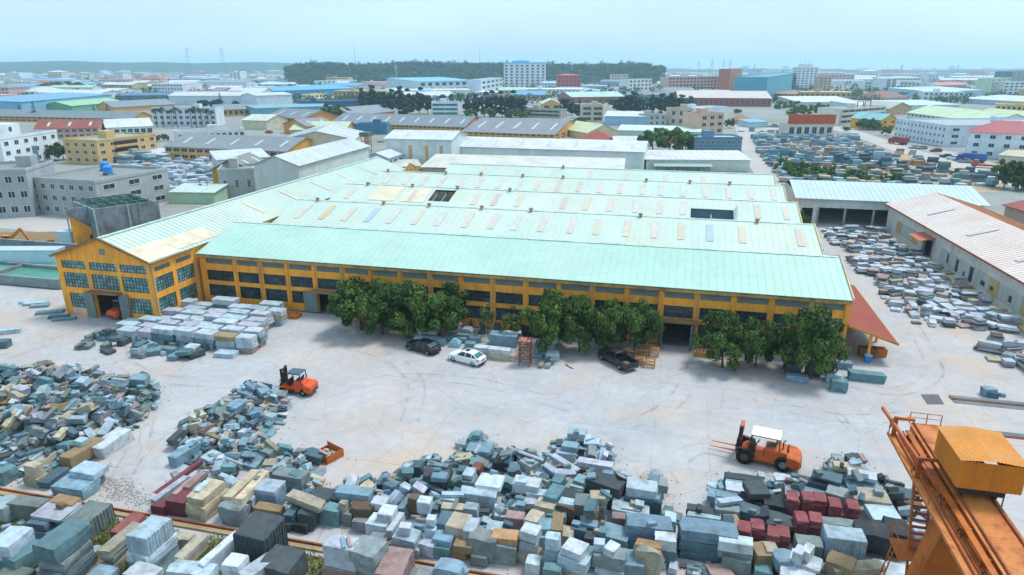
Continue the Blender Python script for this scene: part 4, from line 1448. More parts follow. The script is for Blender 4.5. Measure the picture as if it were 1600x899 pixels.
q.bar((14, 37.5, 6.7), (14, 39.4, 6.7), 0.04).bar((14, 39.4, 6.7), (16, 39.4, 6.7), 0.04).bar((14, 37.5, 6.15), (14, 39.4, 6.15), 0.03)
q.bar((13.2, 38.2, 0.3), (14.0, 38.2, 5.6), 0.06).bar((13.2, 38.7, 0.3), (14.0, 38.7, 5.6), 0.06)
for i in range(14):
    z = 0.6 + i * 0.36
    q.bar((13.2 + 0.8 * (z - 0.3) / 5.3, 38.2, z), (13.2 + 0.8 * (z - 0.3) / 5.3, 38.7, z), 0.035)
q.build('landing', CO, cr, world=True)
# ------------------------------------------------------------------ stone: sawn blocks, drilled blocks, rough boulders, slabs
SC = {'blue': '75919f', 'pale': 'a0b3bc', 'white': 'b2bcc2', 'beige': 'a39a86', 'grey': '7f898b', 'green': '717f7b', 'dark': '434c50', 'black': '2b3236',
      'slate': '4b6470', 'tan': '96805f', 'orange': 'a2805a', 'pink': '9c8480', 'red': '824848', 'maroon': '6c3a42', 'cream': 'b5aa90', 'teal': '5f8288', 'brown': '6a5846', 'lav': 'a9acb8'}
SW = {'blue': 'blue-grey', 'pale': 'pale blue', 'white': 'white', 'beige': 'beige', 'grey': 'mid-grey', 'green': 'greenish grey', 'dark': 'dark grey', 'black': 'near-black', 'slate': 'slate blue', 'tan': 'tan',
      'orange': 'orange-stained', 'pink': 'pink', 'red': 'brick red', 'maroon': 'maroon', 'cream': 'cream', 'teal': 'teal-grey', 'brown': 'brown', 'lav': 'lavender-white'}
STONE = mat('granite', 'ffffff', 0.8, 0.2, 1.6, objcol=True, dirt='5c5140', dirt_amt=0.5, dirt_scale=1.1, bump=0.5, bump_scale=7)
STONES = mat('granite pile', 'ffffff', 0.8, 0.2, 1.6, dirt='5c5140', dirt_amt=0.4, dirt_scale=1.1, attr='tint', bump=0.2, bump_scale=6)


def stone_mesh(seed, fin):
    r = random.Random(seed)
    q = MB()
    if fin == 'sawn':
        # eight corners a little off square, every edge chamfered by a chipped amount
        j = lambda: r.uniform(-0.035, 0.035)
        c = {(x, y, z): Vector((x * 0.5 + j(), y * 0.5 + j(), z * 0.5 + j() * (0.5 if z > 0 else 1))) for x in (-1, 1) for y in (-1, 1) for z in (-1, 1)}
        vs, idx = [], {}
        for k, p in c.items():
            ch = r.uniform(0.015, 0.05)
            for a in range(3):
                d = Vector((0, 0, 0))
                for b in range(3):
                    if b != a:
                        d[b] = -k[b] * ch
                idx[(k, a)] = len(vs)
                vs.append(p + d)
        fs = []
        ax = ((1, 2), (2, 0), (0, 1))
        for a in range(3):
            b, d = ax[a]
            for s in (-1, 1):
                ks = []
                for (sb, sd_) in ((-1, -1), (1, -1), (1, 1), (-1, 1)):
                    k = [0, 0, 0]
                    k[a], k[b], k[d] = s, sb, sd_
                    ks.append(tuple(k))
                f = [idx[(k, a)] for k in ks]
                fs.append(tuple(f if s > 0 else f[::-1]))
            # edges along axis a
            for sb in (-1, 1):
                for sd_ in (-1, 1):
                    k0, k1 = [0, 0, 0], [0, 0, 0]
                    k0[a], k1[a] = -1, 1
                    k0[b] = k1[b] = sb
                    k0[d] = k1[d] = sd_
                    k0, k1 = tuple(k0), tuple(k1)
                    f = [idx[(k0, b)], idx[(k1, b)], idx[(k1, d)], idx[(k0, d)]]
                    fs.append(tuple(f if sb * sd_ < 0 else f[::-1]))
        for k in c:
            f = [idx[(k, 0)], idx[(k, 1)], idx[(k, 2)]]
            fs.append(tuple(f if k[0] * k[1] * k[2] > 0 else f[::-1]))
        q.add(vs, fs)
    elif fin == 'drilled':
        # quarry drill marks: half-round channels down every side face
        out = []
        for (x0, y0, x1, y1, n) in ((-.5, -.5, .5, -.5, 13), (.5, -.5, .5, .5, 9), (.5, .5, -.5, .5, 13), (-.5, .5, -.5, -.5, 9)):
            nx, ny = (y1 - y0), -(x1 - x0)
            for i in range(n):
                t0, t1, t2 = (i + 0.1) / n, (i + 0.62) / n, (i + 0.82) / n
                o = r.uniform(-0.014, 0.006)
                for t, dd in ((t0, o), (t1, o), (t2, o - 0.028)):
                    out.append((x0 + (x1 - x0) * t + nx * dd, y0 + (y1 - y0) * t + ny * dd))
        n = len(out)
        tilt = (r.uniform(-.05, .05), r.uniform(-.05, .05))
        rings = []
        for z in (-0.5, 0.47, 0.5):
            s = 1.0 if z < 0.48 else 0.975
            rings.append([(x * s * (1 + 0.02 * r.uniform(-1, 1) * (z < 0)), y * s, z + (x * tilt[0] + y * tilt[1] if z > 0 else 0)) for x, y in out])
        q.loft(rings)
    else:
        # split rock: a subdivided cube pushed about by noise
        n = 4
        key, vs, fs = {}, [], []
        off = Vector((seed * 3.1, seed * 1.7, seed * 0.9))

        def vert(p):
            k = tuple(round(x, 3) for x in p)
            if k not in key:
                v = Vector(p)
                big = 0.16 if fin == 'boulder' else 0.07
                rnd_ = v.normalized() * 0.62
                v = v.lerp(rnd_, 0.42 if fin == 'boulder' else 0.1)
                v += Vector(noise.noise_vector(v * 1.7 + off)) * big + Vector(noise.noise_vector(v * 5 + off)) * big * 0.35
                key[k] = len(vs)
                vs.append(v)
            return key[k]
        for a in range(3):
            for s in (-1, 1):
                for i in range(n):
                    for j_ in range(n):
                        f = []
                        for (u, v) in ((i, j_), (i + 1, j_), (i + 1, j_ + 1), (i, j_ + 1)):
                            p = [0, 0, 0]
                            p[a] = s * 0.5
                            p[(a + 1) % 3] = u / n - 0.5
                            p[(a + 2) % 3] = v / n - 0.5
                            f.append(vert(p))
                        fs.append(tuple(f if s > 0 else f[::-1]))
        q.add(vs, fs)
    me = q.mesh('stone')
    me.materials.append(STONE)
    return me


SM = {f: [stone_mesh(s * 7 + i * 31 + 1, f) for s in range(n)] for i, (f, n) in enumerate((('sawn', 10), ('drilled', 4), ('rough', 8), ('boulder', 6)))}
HX, HY, HC = -90.0, 22.0, 0.3
HN, HM = 430, 200
hmap = [[0.0] * HN for _ in range(HM)]
hand = [[0] * HN for _ in range(HM)]


def cells(x, y, dx, dy, yaw):
    c, s = math.cos(yaw), math.sin(yaw)
    rad = math.hypot(dx, dy) / 2
    for j in range(max(0, int((y - rad - HY) / HC)), min(HM - 1, int((y + rad - HY) / HC) + 1) + 1):
        for i in range(max(0, int((x - rad - HX) / HC)), min(HN - 1, int((x + rad - HX) / HC) + 1) + 1):
            px_, py_ = HX + (i + 0.5) * HC - x, HY + (j + 0.5) * HC - y
            a, b = px_ * c + py_ * s, -px_ * s + py_ * c
            if abs(a) < dx / 2 and abs(b) < dy / 2:
                yield i, j, px_, py_


STL = []          # every stone: object, facts for its label
rs = random.Random(77)


def stone(x, y, z0, dx, dy, dz, yaw, col, fin, heap, tiltx=0.0, tilty=0.0, hp=True, name=None):
    me = rs.choice(SM[fin])
    thin = min(dz, dy) / max(dx, dy)
    if name is None:
        name = 'stone_slab' if dz < 0.36 * min(dx, dy) else ('stone_beam' if max(dx, dy) > 2.4 * min(dx, dy) and max(dx, dy) > 1.2 else ('boulder' if fin == 'boulder' else 'stone_block'))
    o = link(name, me)
    o.location = (x, y, z0 + dz / 2)
    o.rotation_euler = (tiltx, tilty, yaw)
    o.scale = (dx, dy, dz)
    c = lin(SC[col])
    k = rs.uniform(0.74, 1.14)
    o.color = (min(1, c[0] * k * rs.uniform(.96, 1.05)), min(1, c[1] * k), min(1, c[2] * k * rs.uniform(.96, 1.04)), 1)
    for i, j, _, _ in cells(x, y, dx, dy, yaw):
        hmap[j][i] = max(hmap[j][i], z0 + dz)
        if hp:
            hand[j][i] = 1
    STL.append((o, name, col, fin, heap, x, y, z0, dx, dy, dz, abs(tiltx) + abs(tilty)))
    return o


CR = {5: 0, 6: 400, 7: 800, 8: 1200}
LAST = None


def S_(crop, zx, zy, zt, dx, dy, dz, col, fin='sawn', yaw=0.0, heap='C', tilt=0.0):
    """a stone whose top face centre is seen there, top at height zt"""
    global LAST
    P = at(CR[crop] + zx / 3.995, 674 + zy / 3.995, zt)
    yw = R(yaw + rs.uniform(-5, 5))
    dx, dy = dx * 0.97, dy * 0.97
    stone(P.x, P.y, zt - dz, dx, dy, dz, yw, col, fin, heap, R(tilt), R(rs.uniform(-1.5, 1.5)))
    LAST = [P.x, P.y, zt - dz, yw, heap]


def U_(dz, dx, dy, col, fin='sawn', ox=0.0, oy=0.0, fill=True):
    """the stone under the last one"""
    x, y, z, yw, heap = LAST
    dz = min(dz, z)
    if dz < 0.15:
        return
    stone(x + ox, y + oy, z - dz, dx, dy, dz - 0.012, yw + R(rs.uniform(-5, 5)), col, fin, heap)
    LAST[2] = z - dz
    LAST[0] += ox
    LAST[1] += oy


G = 'G'
S_(5, 180, 435, 1.4, 3.0, 1.3, 1.4, 'green', 'drilled', heap=G)
S_(5, 350, 485, 1.75, 2.7, 2.2, 0.25, 'lav', heap=G, yaw=-4); U_(0.7, 1.8, 1.3, 'grey', 'rough'); U_(0.8, 2.1, 1.5, 'slate', 'rough')
S_(5, 405, 425, 1.85, 2.2, 1.0, 0.25, 'orange', heap=G, yaw=-4); U_(1.6, 1.6, .8, 'grey', 'rough')
S_(5, 380, 450, 2.12, .6, .5, .35, 'brown', 'boulder', heap=G)
S_(5, 545, 505, 1.5, 2.2, 2.7, 1.5, 'green', 'drilled', heap=G)
S_(5, 250, 555, 1.5, 1.7, 1.0, .6, 'slate', 'rough', heap=G); U_(.9, 2.0, 1.2, 'blue', 'rough')
S_(5, 385, 640, 3.0, 2.0, 3.0, 1.15, 'teal', 'rough', heap=G, yaw=-3); U_(.95, 2.0, 2.6, 'grey', 'rough', .15, -.1); U_(.95, 1.9, 2.6, 'slate', 'rough', .2, -.1)
S_(5, 60, 655, 2.2, 1.8, 2.2, 1.2, 'pale', 'rough', heap=G, yaw=12); U_(1.0, 2.0, 2.0, 'teal', 'rough', .3, 0)
S_(5, 150, 740, 1.4, 1.4, 2.2, 1.3, 'teal', 'rough', heap=G, yaw=-10)
S_(5, 800, 570, 1.0, 1.2, 2.4, 1.0, 'red', 'rough', heap=G)
S_(5, 755, 655, 1.7, 1.0, 3.3, .6, 'beige', 'rough', heap=G, yaw=-4); U_(.55, 1.0, 2.8, 'green', 'rough'); U_(.55, 1.1, 2.4, 'beige', 'rough', 0, -.3)
S_(5, 930, 595, 3.0, 1.75, 2.5, 1.3, 'pale', 'drilled', heap=G); U_(.85, 1.85, 2.7, 'white', 'rough'); U_(.85, 1.9, 2.6, 'blue', 'rough')
S_(5, 1140, 650, .8, 1.6, .9, .8, 'beige', 'rough', heap=G)
S_(5, 1190, 715, 1.1, .85, 2.7, 1.0, 'beige', 'rough', heap=G)
S_(5, 1375, 720, 1.6, .65, 3.8, 1.5, 'white', heap=G, yaw=-2)
S_(5, 1465, 800, 2.0, 1.3, 1.4, 1.0, 'white', 'rough', heap=G); U_(1.0, 1.6, 1.4, 'pale', 'rough')
S_(5, 1200, 850, 1.4, 3.2, 1.3, 1.4, 'pale', 'rough', heap=G)
S_(5, 890, 870, 1.5, 2.2, 1.4, 1.5, 'white', 'rough', heap=G)
S_(5, 640, 875, 0.9, 1.6, 1.2, .9, 'blue', 'rough', heap=G)
S_(5, 330, 868, 1.2, 1.8, 1.2, 1.2, 'slate', 'rough', heap=G)
S_(5, 90, 880, 0.8, 2.4, 1.2, .8, 'green', 'rough', heap=G)
S_(5, 30, 440, 1.3, 1.6, 1.6, 1.3, 'pale', 'rough', heap=G)
S_(6, 20, 585, 2.6, 2.6, 2.7, 2.6, 'dark', 'drilled', heap=G)
S_(6, 165, 785, 1.7, 2.5, 2.2, 1.7, 'dark', 'rough', heap=G, tilt=6)
S_(6, 15, 830, 1.6, 1.2, 2.4, 1.0, 'white', 'sawn', heap=G, yaw=-25)
S_(6, 540, 690, 2.7, 2.35, 1.4, 1.65, 'lav', heap=G); U_(1.1, 2.5, 1.7, 'pink', 'drilled')
S_(6, 545, 690, 2.84, .25, 1.2, .13, 'blue', heap=G, yaw=28)
S_(6, 580, 685, 2.84, .22, 1.1, .13, 'pink', heap=G, yaw=33)
S_(6, 700, 715, 2.7, 2.0, 1.8, 1.6, 'grey', 'rough', heap=G, yaw=-8); U_(1.1, 1.7, 1.5, 'green', 'rough')
S_(6, 865, 810, 1.9, 1.9, 2.9, 1.9, 'pink', 'drilled', heap=G)
S_(6, 1215, 830, 1.5, 1.9, 1.5, 1.5, 'blue', 'boulder', heap=G)
S_(6, 1080, 880, .9, 1.7, 1.0, .9, 'grey', 'rough', heap=G)
S_(6, 960, 880, .7, 1.2, 1.0, .7, 'green', 'rough', heap=G)
# far left heap: the sorted front edge
A_ = 'A'
S_(5, 555, 228, 1.55, 2.5, 1.7, .55, 'pale', heap=A_); U_(1.0, 1.5, 1.4, 'grey', 'rough')
S_(5, 470, 315, 1.0, 3.1, 1.9, 1.0, 'blue', 'rough', heap=A_, yaw=6)
S_(5, 330, 270, .7, 1.2, 2.4, .45, 'slate', heap=A_)
S_(5, 205, 205, 1.9, 1.3, .8, 1.0, 'cream', 'rough', heap=A_); U_(.9, 1.6, 1.1, 'beige', 'rough')
S_(5, 510, 100, 1.3, 1.3, 3.6, 1.1, 'tan', heap=A_, yaw=-6)
S_(5, 690, 35, 1.2, 1.6, 3.6, 1.2, 'white', heap=A_, yaw=-4)
S_(5, 505, 50, 1.8, .9, .8, .5, 'pale', heap=A_)
S_(5, 150, 140, 1.3, .5, 3.0, .15, 'slate', heap=A_, yaw=-28)
S_(5, 130, 155, 1.2, .4, 2.8, .15, 'blue', heap=A_, yaw=-30)
S_(5, 20, 230, 1.2, 1.4, 1.4, 1.2, 'teal', 'rough', heap=A_)
# middle-left heap
B_ = 'B'
S_(5, 1120, 275, .9, .45, 5.0, .35, 'maroon', heap=B_, yaw=-6)
S_(5, 1060, 350, 1.0, .6, 3.6, .45, 'lav', heap=B_, yaw=-4)
S_(5, 1160, 325, 1.35, .45, 3.0, .4, 'pink', heap=B_, yaw=-2)
S_(5, 1215, 300, 1.5, .6, 2.2, .35, 'pink', heap=B_)
S_(5, 1010, 445, .8, 1.3, 1.1, .8, 'maroon', 'rough', heap=B_)
S_(5, 1135, 400, 1.3, 1.7, 1.9, 1.3, 'maroon', 'drilled', heap=B_)
S_(5, 1285, 355, 1.95, 1.6, 2.6, .7, 'cream', heap=B_); U_(1.2, 1.9, 2.8, 'cream', 'rough')
S_(5, 1260, 340, 2.08, .5, 1.4, .13, 'pale', heap=B_)
S_(5, 1510, 320, 1.9, .8, 4.0, .6, 'cream', heap=B_); U_(.7, 1.0, 2.0, 'beige', 'rough')
S_(5, 1575, 330, 1.9, .7, 4.2, .6, 'cream', heap=B_); U_(.6, .9, 2.4, 'pale', 'rough')
S_(5, 1460, 455, 1.5, 2.0, 1.3, 1.5, 'grey', 'boulder', heap=B_)
S_(5, 1395, 385, .9, 1.2, 1.0, .9, 'beige', 'boulder', heap=B_)
S_(5, 1150, 110, 1.0, 1.0, 2.9, 1.0, 'blue', heap=B_, yaw=-4)
S_(6, 75, 335, 1.75, 2.2, 1.7, .35, 'pale', heap=B_); U_(1.3, 2.2, 1.7, 'blue', 'rough')
S_(6, 80, 470, 1.1, 2.3, .9, 1.1, 'tan', 'rough', heap=B_)
S_(6, 215, 258, 1.6, 2.9, 1.3, .7, 'grey', heap=B_, yaw=-4); U_(.9, 2.6, 1.3, 'blue', 'rough')
S_(6, 310, 415, 2.1, 3.4, .95, .55, 'beige', 'rough', heap=B_, yaw=-14, tilt=4)
S_(6, 235, 480, 1.3, .8, 1.8, .6, 'slate', heap=B_); U_(.7, 1.0, 2.0, 'dark', 'rough')
S_(6, 330, 490, 1.45, 1.3, 1.3, 1.4, 'dark', 'boulder', heap=B_)
S_(6, 420, 385, 1.6, 1.7, 1.5, .5, 'dark', heap=B_); U_(1.0, 1.7, 1.4, 'slate', 'rough')
S_(6, 295, 558, .75, 1.1, 1.1, .75, 'black', heap=B_)
S_(6, 200, 545, .7, 1.0, 1.4, .7, 'dark', 'rough', heap=B_)
# central heap
C_ = 'C'
for t_ in [
    (6, 465, 470, 1.35, 1.7, 1.1, 1.35, 'teal', 'rough'), (6, 615, 365, 2.0, 2.8, 1.2, .75, 'blue', 'sawn'), (6, 490, 395, 1.5, .9, 1.0, 1.5, 'slate', 'rough'),
    (6, 665, 455, 1.6, 2.0, 1.2, 1.5, 'brown', 'boulder'), (6, 545, 440, 1.8, .6, .55, 1.7, 'beige', 'rough'), (6, 575, 505, 1.1, .7, .6, 1.1, 'green', 'rough'), (6, 680, 550, .9, 1.7, 1.0, .9, 'grey', 'boulder'),
    (6, 775, 430, 1.9, 1.2, 1.1, .6, 'white', 'sawn'), (6, 820, 490, 2.05, 1.2, 1.3, .7, 'white', 'sawn'), (6, 775, 550, 1.4, 1.8, 1.5, 1.25, 'white', 'rough'), (6, 870, 560, 1.55, .5, 2.2, .95, 'white', 'sawn'),
    (6, 930, 585, 2.25, .85, .75, .7, 'white', 'sawn', 12), (6, 940, 640, 1.6, 1.8, 1.4, .8, 'pale', 'rough'), (6, 950, 700, .8, 1.9, 1.2, .8, 'pale', 'rough'), (6, 845, 690, .75, .8, .6, .7, 'tan', 'rough'), (6, 770, 650, 1.0, 1.4, 1.0, 1.0, 'grey', 'rough'),
    (6, 1052, 425, 1.95, 1.0, .9, 1.0, 'white', 'sawn'), (6, 985, 405, 1.95, .8, .8, 1.2, 'brown', 'rough'), (6, 1135, 245, 1.6, 2.4, 1.9, 1.6, 'dark', 'boulder'), (6, 1145, 270, 1.95, 1.3, 1.0, .4, 'blue', 'sawn'), (6, 1140, 205, 1.75, 1.6, .5, .2, 'blue', 'sawn'),
    (6, 1300, 285, 1.1, 2.1, 1.5, 1.1, 'green', 'rough'), (6, 1330, 250, 1.55, .9, 1.3, .4, 'pale', 'sawn'), (6, 1290, 230, 1.4, .8, .9, .5, 'slate', 'sawn'), (6, 1380, 215, 1.2, .8, 1.2, 1.0, 'red', 'rough'), (6, 1462, 305, 1.75, 2.1, 1.9, .3, 'white', 'sawn'),
    (6, 1400, 95, 1.2, 2.2, 1.7, .4, 'blue', 'sawn'), (6, 1390, 375, 1.5, 3.0, 1.0, 1.0, 'pale', 'sawn'), (6, 1230, 465, 1.3, 1.9, .8, .5, 'beige', 'rough'), (6, 1345, 465, 1.5, 1.1, .9, 1.1, 'pale', 'rough'), (6, 1265, 555, 2.0, 1.5, 1.8, 1.2, 'beige', 'sawn'),
    (6, 1345, 580, 2.0, .9, 1.6, .9, 'white', 'sawn'), (6, 1190, 540, 1.8, 1.2, 1.6, 1.2, 'slate', 'sawn'), (6, 1180, 640, 1.4, 1.5, 1.4, 1.3, 'blue', 'sawn'), (6, 1295, 690, 1.3, 1.4, 1.1, .65, 'tan', 'sawn'), (6, 1275, 725, .65, 1.2, 1.0, .6, 'orange', 'rough'),
    (6, 1425, 640, 1.9, 1.9, 1.5, 1.8, 'grey', 'boulder'), (6, 1095, 535, 2.3, .7, .65, .6, 'white', 'sawn'), (6, 1095, 595, 1.6, .8, .8, .9, 'pale', 'sawn'), (6, 1075, 690, 1.0, 1.2, 1.0, 1.0, 'lav', 'boulder'), (6, 1555, 640, 2.0, 1.8, 1.1, .5, 'orange', 'sawn'),
    (6, 1550, 690, 1.5, 1.9, 1.2, 1.5, 'grey', 'rough'), (6, 1215, 410, 1.2, 1.3, .9, 1.1, 'pale', 'rough'), (6, 1160, 705, .9, 1.3, 1.0, .9, 'teal', 'rough'), (6, 1400, 760, .8, 1.2, 1.0, .8, 'green', 'rough'), (6, 1500, 590, 1.6, 1.4, 1.2, .6, 'pale', 'sawn'),
    (6, 1110, 350, 1.1, 1.8, .4, .35, 'slate', 'sawn', -14), (6, 1070, 335, 1.0, 1.6, .4, .3, 'blue', 'sawn', -18), (6, 1230, 385, 1.5, 1.8, .5, .25, 'pale', 'sawn', 12),
    (7, 95, 310, 2.0, 2.1, 1.3, .85, 'white', 'sawn'), (7, 60, 300, 2.2, .9, .8, .25, 'pale', 'sawn'), (7, 365, 80, 1.6, 1.5, 1.0, .5, 'blue', 'sawn'), (7, 340, 125, 1.1, 1.8, .9, .7, 'pale', 'rough'), (7, 520, 190, 1.5, 3.0, .9, .5, 'lav', 'sawn', -3),
    (7, 520, 228, 1.0, 3.0, 1.1, 1.0, 'brown', 'rough'), (7, 330, 190, 1.4, 3.0, .6, .25, 'white', 'sawn', -34), (7, 330, 250, 1.5, 1.8, .9, .3, 'lav', 'sawn', 18), (7, 600, 290, 2.1, 3.1, 2.3, 2.1, 'dark', 'rough', -12), (7, 440, 295, 1.7, 1.2, 1.1, .35, 'blue', 'sawn', -14),
    (7, 400, 335, 1.4, 1.6, 1.3, .9, 'green', 'rough', -20), (7, 810, 330, 2.4, 2.4, 1.5, .8, 'pale', 'sawn'), (7, 820, 400, 1.6, 2.9, 1.5, 1.6, 'slate', 'drilled'), (7, 740, 460, 1.3, 2.9, 1.8, .5, 'pale', 'sawn', -3), (7, 780, 435, 1.55, 1.0, .9, .25, 'beige', 'rough'),
    (7, 740, 480, 1.42, 1.4, .3, .12, 'white', 'sawn', -6), (7, 855, 560, 2.25, 3.3, 1.6, 1.0, 'blue', 'rough'), (7, 850, 640, 1.25, 3.5, 1.8, 1.25, 'slate', 'rough'), (7, 650, 625, 1.4, 2.0, 1.7, 1.3, 'blue', 'rough', -4), (7, 680, 525, 1.2, 1.4, .9, 1.2, 'pink', 'drilled'),
    (7, 990, 530, 1.7, .9, 1.2, 1.7, 'pale', 'rough'), (7, 960, 655, 2.1, 1.5, 1.0, .9, 'white', 'rough'), (7, 965, 725, 1.2, 1.4, 1.0, 1.2, 'slate', 'rough'), (7, 855, 725, 2.2, 1.9, 1.0, 1.9, 'beige', 'boulder', -6), (7, 855, 700, 2.3, 1.7, .8, .2, 'orange', 'rough', -6),
    (7, 760, 785, 1.35, 1.5, 1.7, 1.35, 'blue', 'rough'), (7, 610, 750, 1.9, 2.3, 1.4, 1.0, 'grey', 'rough', -5), (7, 545, 685, 2.5, .75, .75, .65, 'white', 'sawn'), (7, 625, 715, 2.5, .85, 1.0, .6, 'white', 'sawn', -25), (7, 612, 830, .95, 2.0, 1.4, .95, 'pale', 'rough'),
    (7, 495, 470, 2.1, 1.1, .8, .95, 'orange', 'rough'), (7, 535, 395, 2.5, 1.2, 1.1, .6, 'cream', 'rough', 15), (7, 490, 430, 1.9, 2.4, 1.6, 1.1, 'green', 'rough'), (7, 590, 385, 2.5, .5, .9, .4, 'blue', 'sawn'), (7, 345, 450, 1.7, 1.6, 1.3, 1.5, 'brown', 'boulder'), (7, 345, 435, 1.85, 1.2, .9, .15, 'pale', 'sawn'),
    (7, 360, 390, 1.6, 1.8, 1.4, 1.0, 'dark', 'rough', -15), (7, 265, 370, 2.1, 1.1, 2.0, .8, 'teal', 'sawn', -14), (7, 290, 290, 1.7, .9, 1.3, .7, 'teal', 'rough', -8), (7, 215, 445, 1.7, 1.6, 1.4, 1.0, 'beige', 'rough', -10), (7, 140, 525, 2.1, 1.1, 1.6, .8, 'beige', 'rough', -12),
    (7, 215, 575, 2.0, 1.2, 1.4, .9, 'blue', 'sawn', 10), (7, 285, 560, 2.1, .8, 2.1, .6, 'tan', 'sawn', 10), (7, 280, 500, 1.4, 1.5, 1.2, 1.2, 'teal', 'rough'), (7, 115, 605, 2.5, 1.3, 1.2, .75, 'white', 'sawn', -8), (7, 110, 675, 1.7, 1.3, 1.2, .9, 'grey', 'rough'), (7, 95, 735, .9, 1.9, 1.2, .9, 'beige', 'rough', -10),
    (7, 255, 650, 2.7, 1.0, .85, .9, 'pale', 'rough'), (7, 255, 705, 1.75, 1.1, .9, .85, 'pale', 'rough'), (7, 250, 770, .9, 1.2, 1.0, .9, 'pale', 'rough'), (7, 395, 715, 2.3, 1.5, 1.4, .55, 'white', 'sawn', -14), (7, 395, 770, 1.7, 2.1, 1.5, .85, 'pale', 'sawn', -14), (7, 385, 830, .85, 2.0, 1.4, .85, 'beige', 'rough', -14),
    (7, 135, 800, 1.2, 1.0, 1.0, 1.2, 'white', 'rough'), (7, 255, 845, 1.2, 1.3, .8, 1.2, 'teal', 'rough'), (7, 475, 870, .7, 1.1, .9, .7, 'blue', 'rough'), (7, 530, 620, 1.1, 1.5, 2.2, 1.1, 'dark', 'rough'), (7, 480, 565, 1.4, 1.3, .8, .25, 'blue', 'sawn', -8), (7, 420, 595, 1.2, 1.2, .9, 1.0, 'slate', 'rough'),
    (7, 190, 620, 1.5, .9, 1.4, .7, 'pale', 'sawn', 20), (7, 20, 640, 1.9, .9, .8, .6, 'orange', 'rough'), (7, 15, 690, 1.2, 1.0, .9, 1.2, 'grey', 'rough'), (7, 480, 740, 1.2, .9, 1.0, 1.2, 'teal', 'rough'), (7, 330, 620, 1.1, 1.3, 1.3, 1.1, 'beige', 'rough'),
    (7, 20, 520, 1.4, 1.4, 1.0, .9, 'pink', 'sawn'), (7, 90, 430, 1.2, 1.6, 1.0, .5, 'white', 'sawn', 12), (7, 155, 375, 1.5, 1.6, .9, .6, 'pale', 'sawn'), (7, 30, 450, 1.0, 1.4, .9, .7, 'pale', 'rough'),
]:
    S_(*t_[:9], yaw=t_[9] if len(t_) > 9 else 0.0, heap=C_)
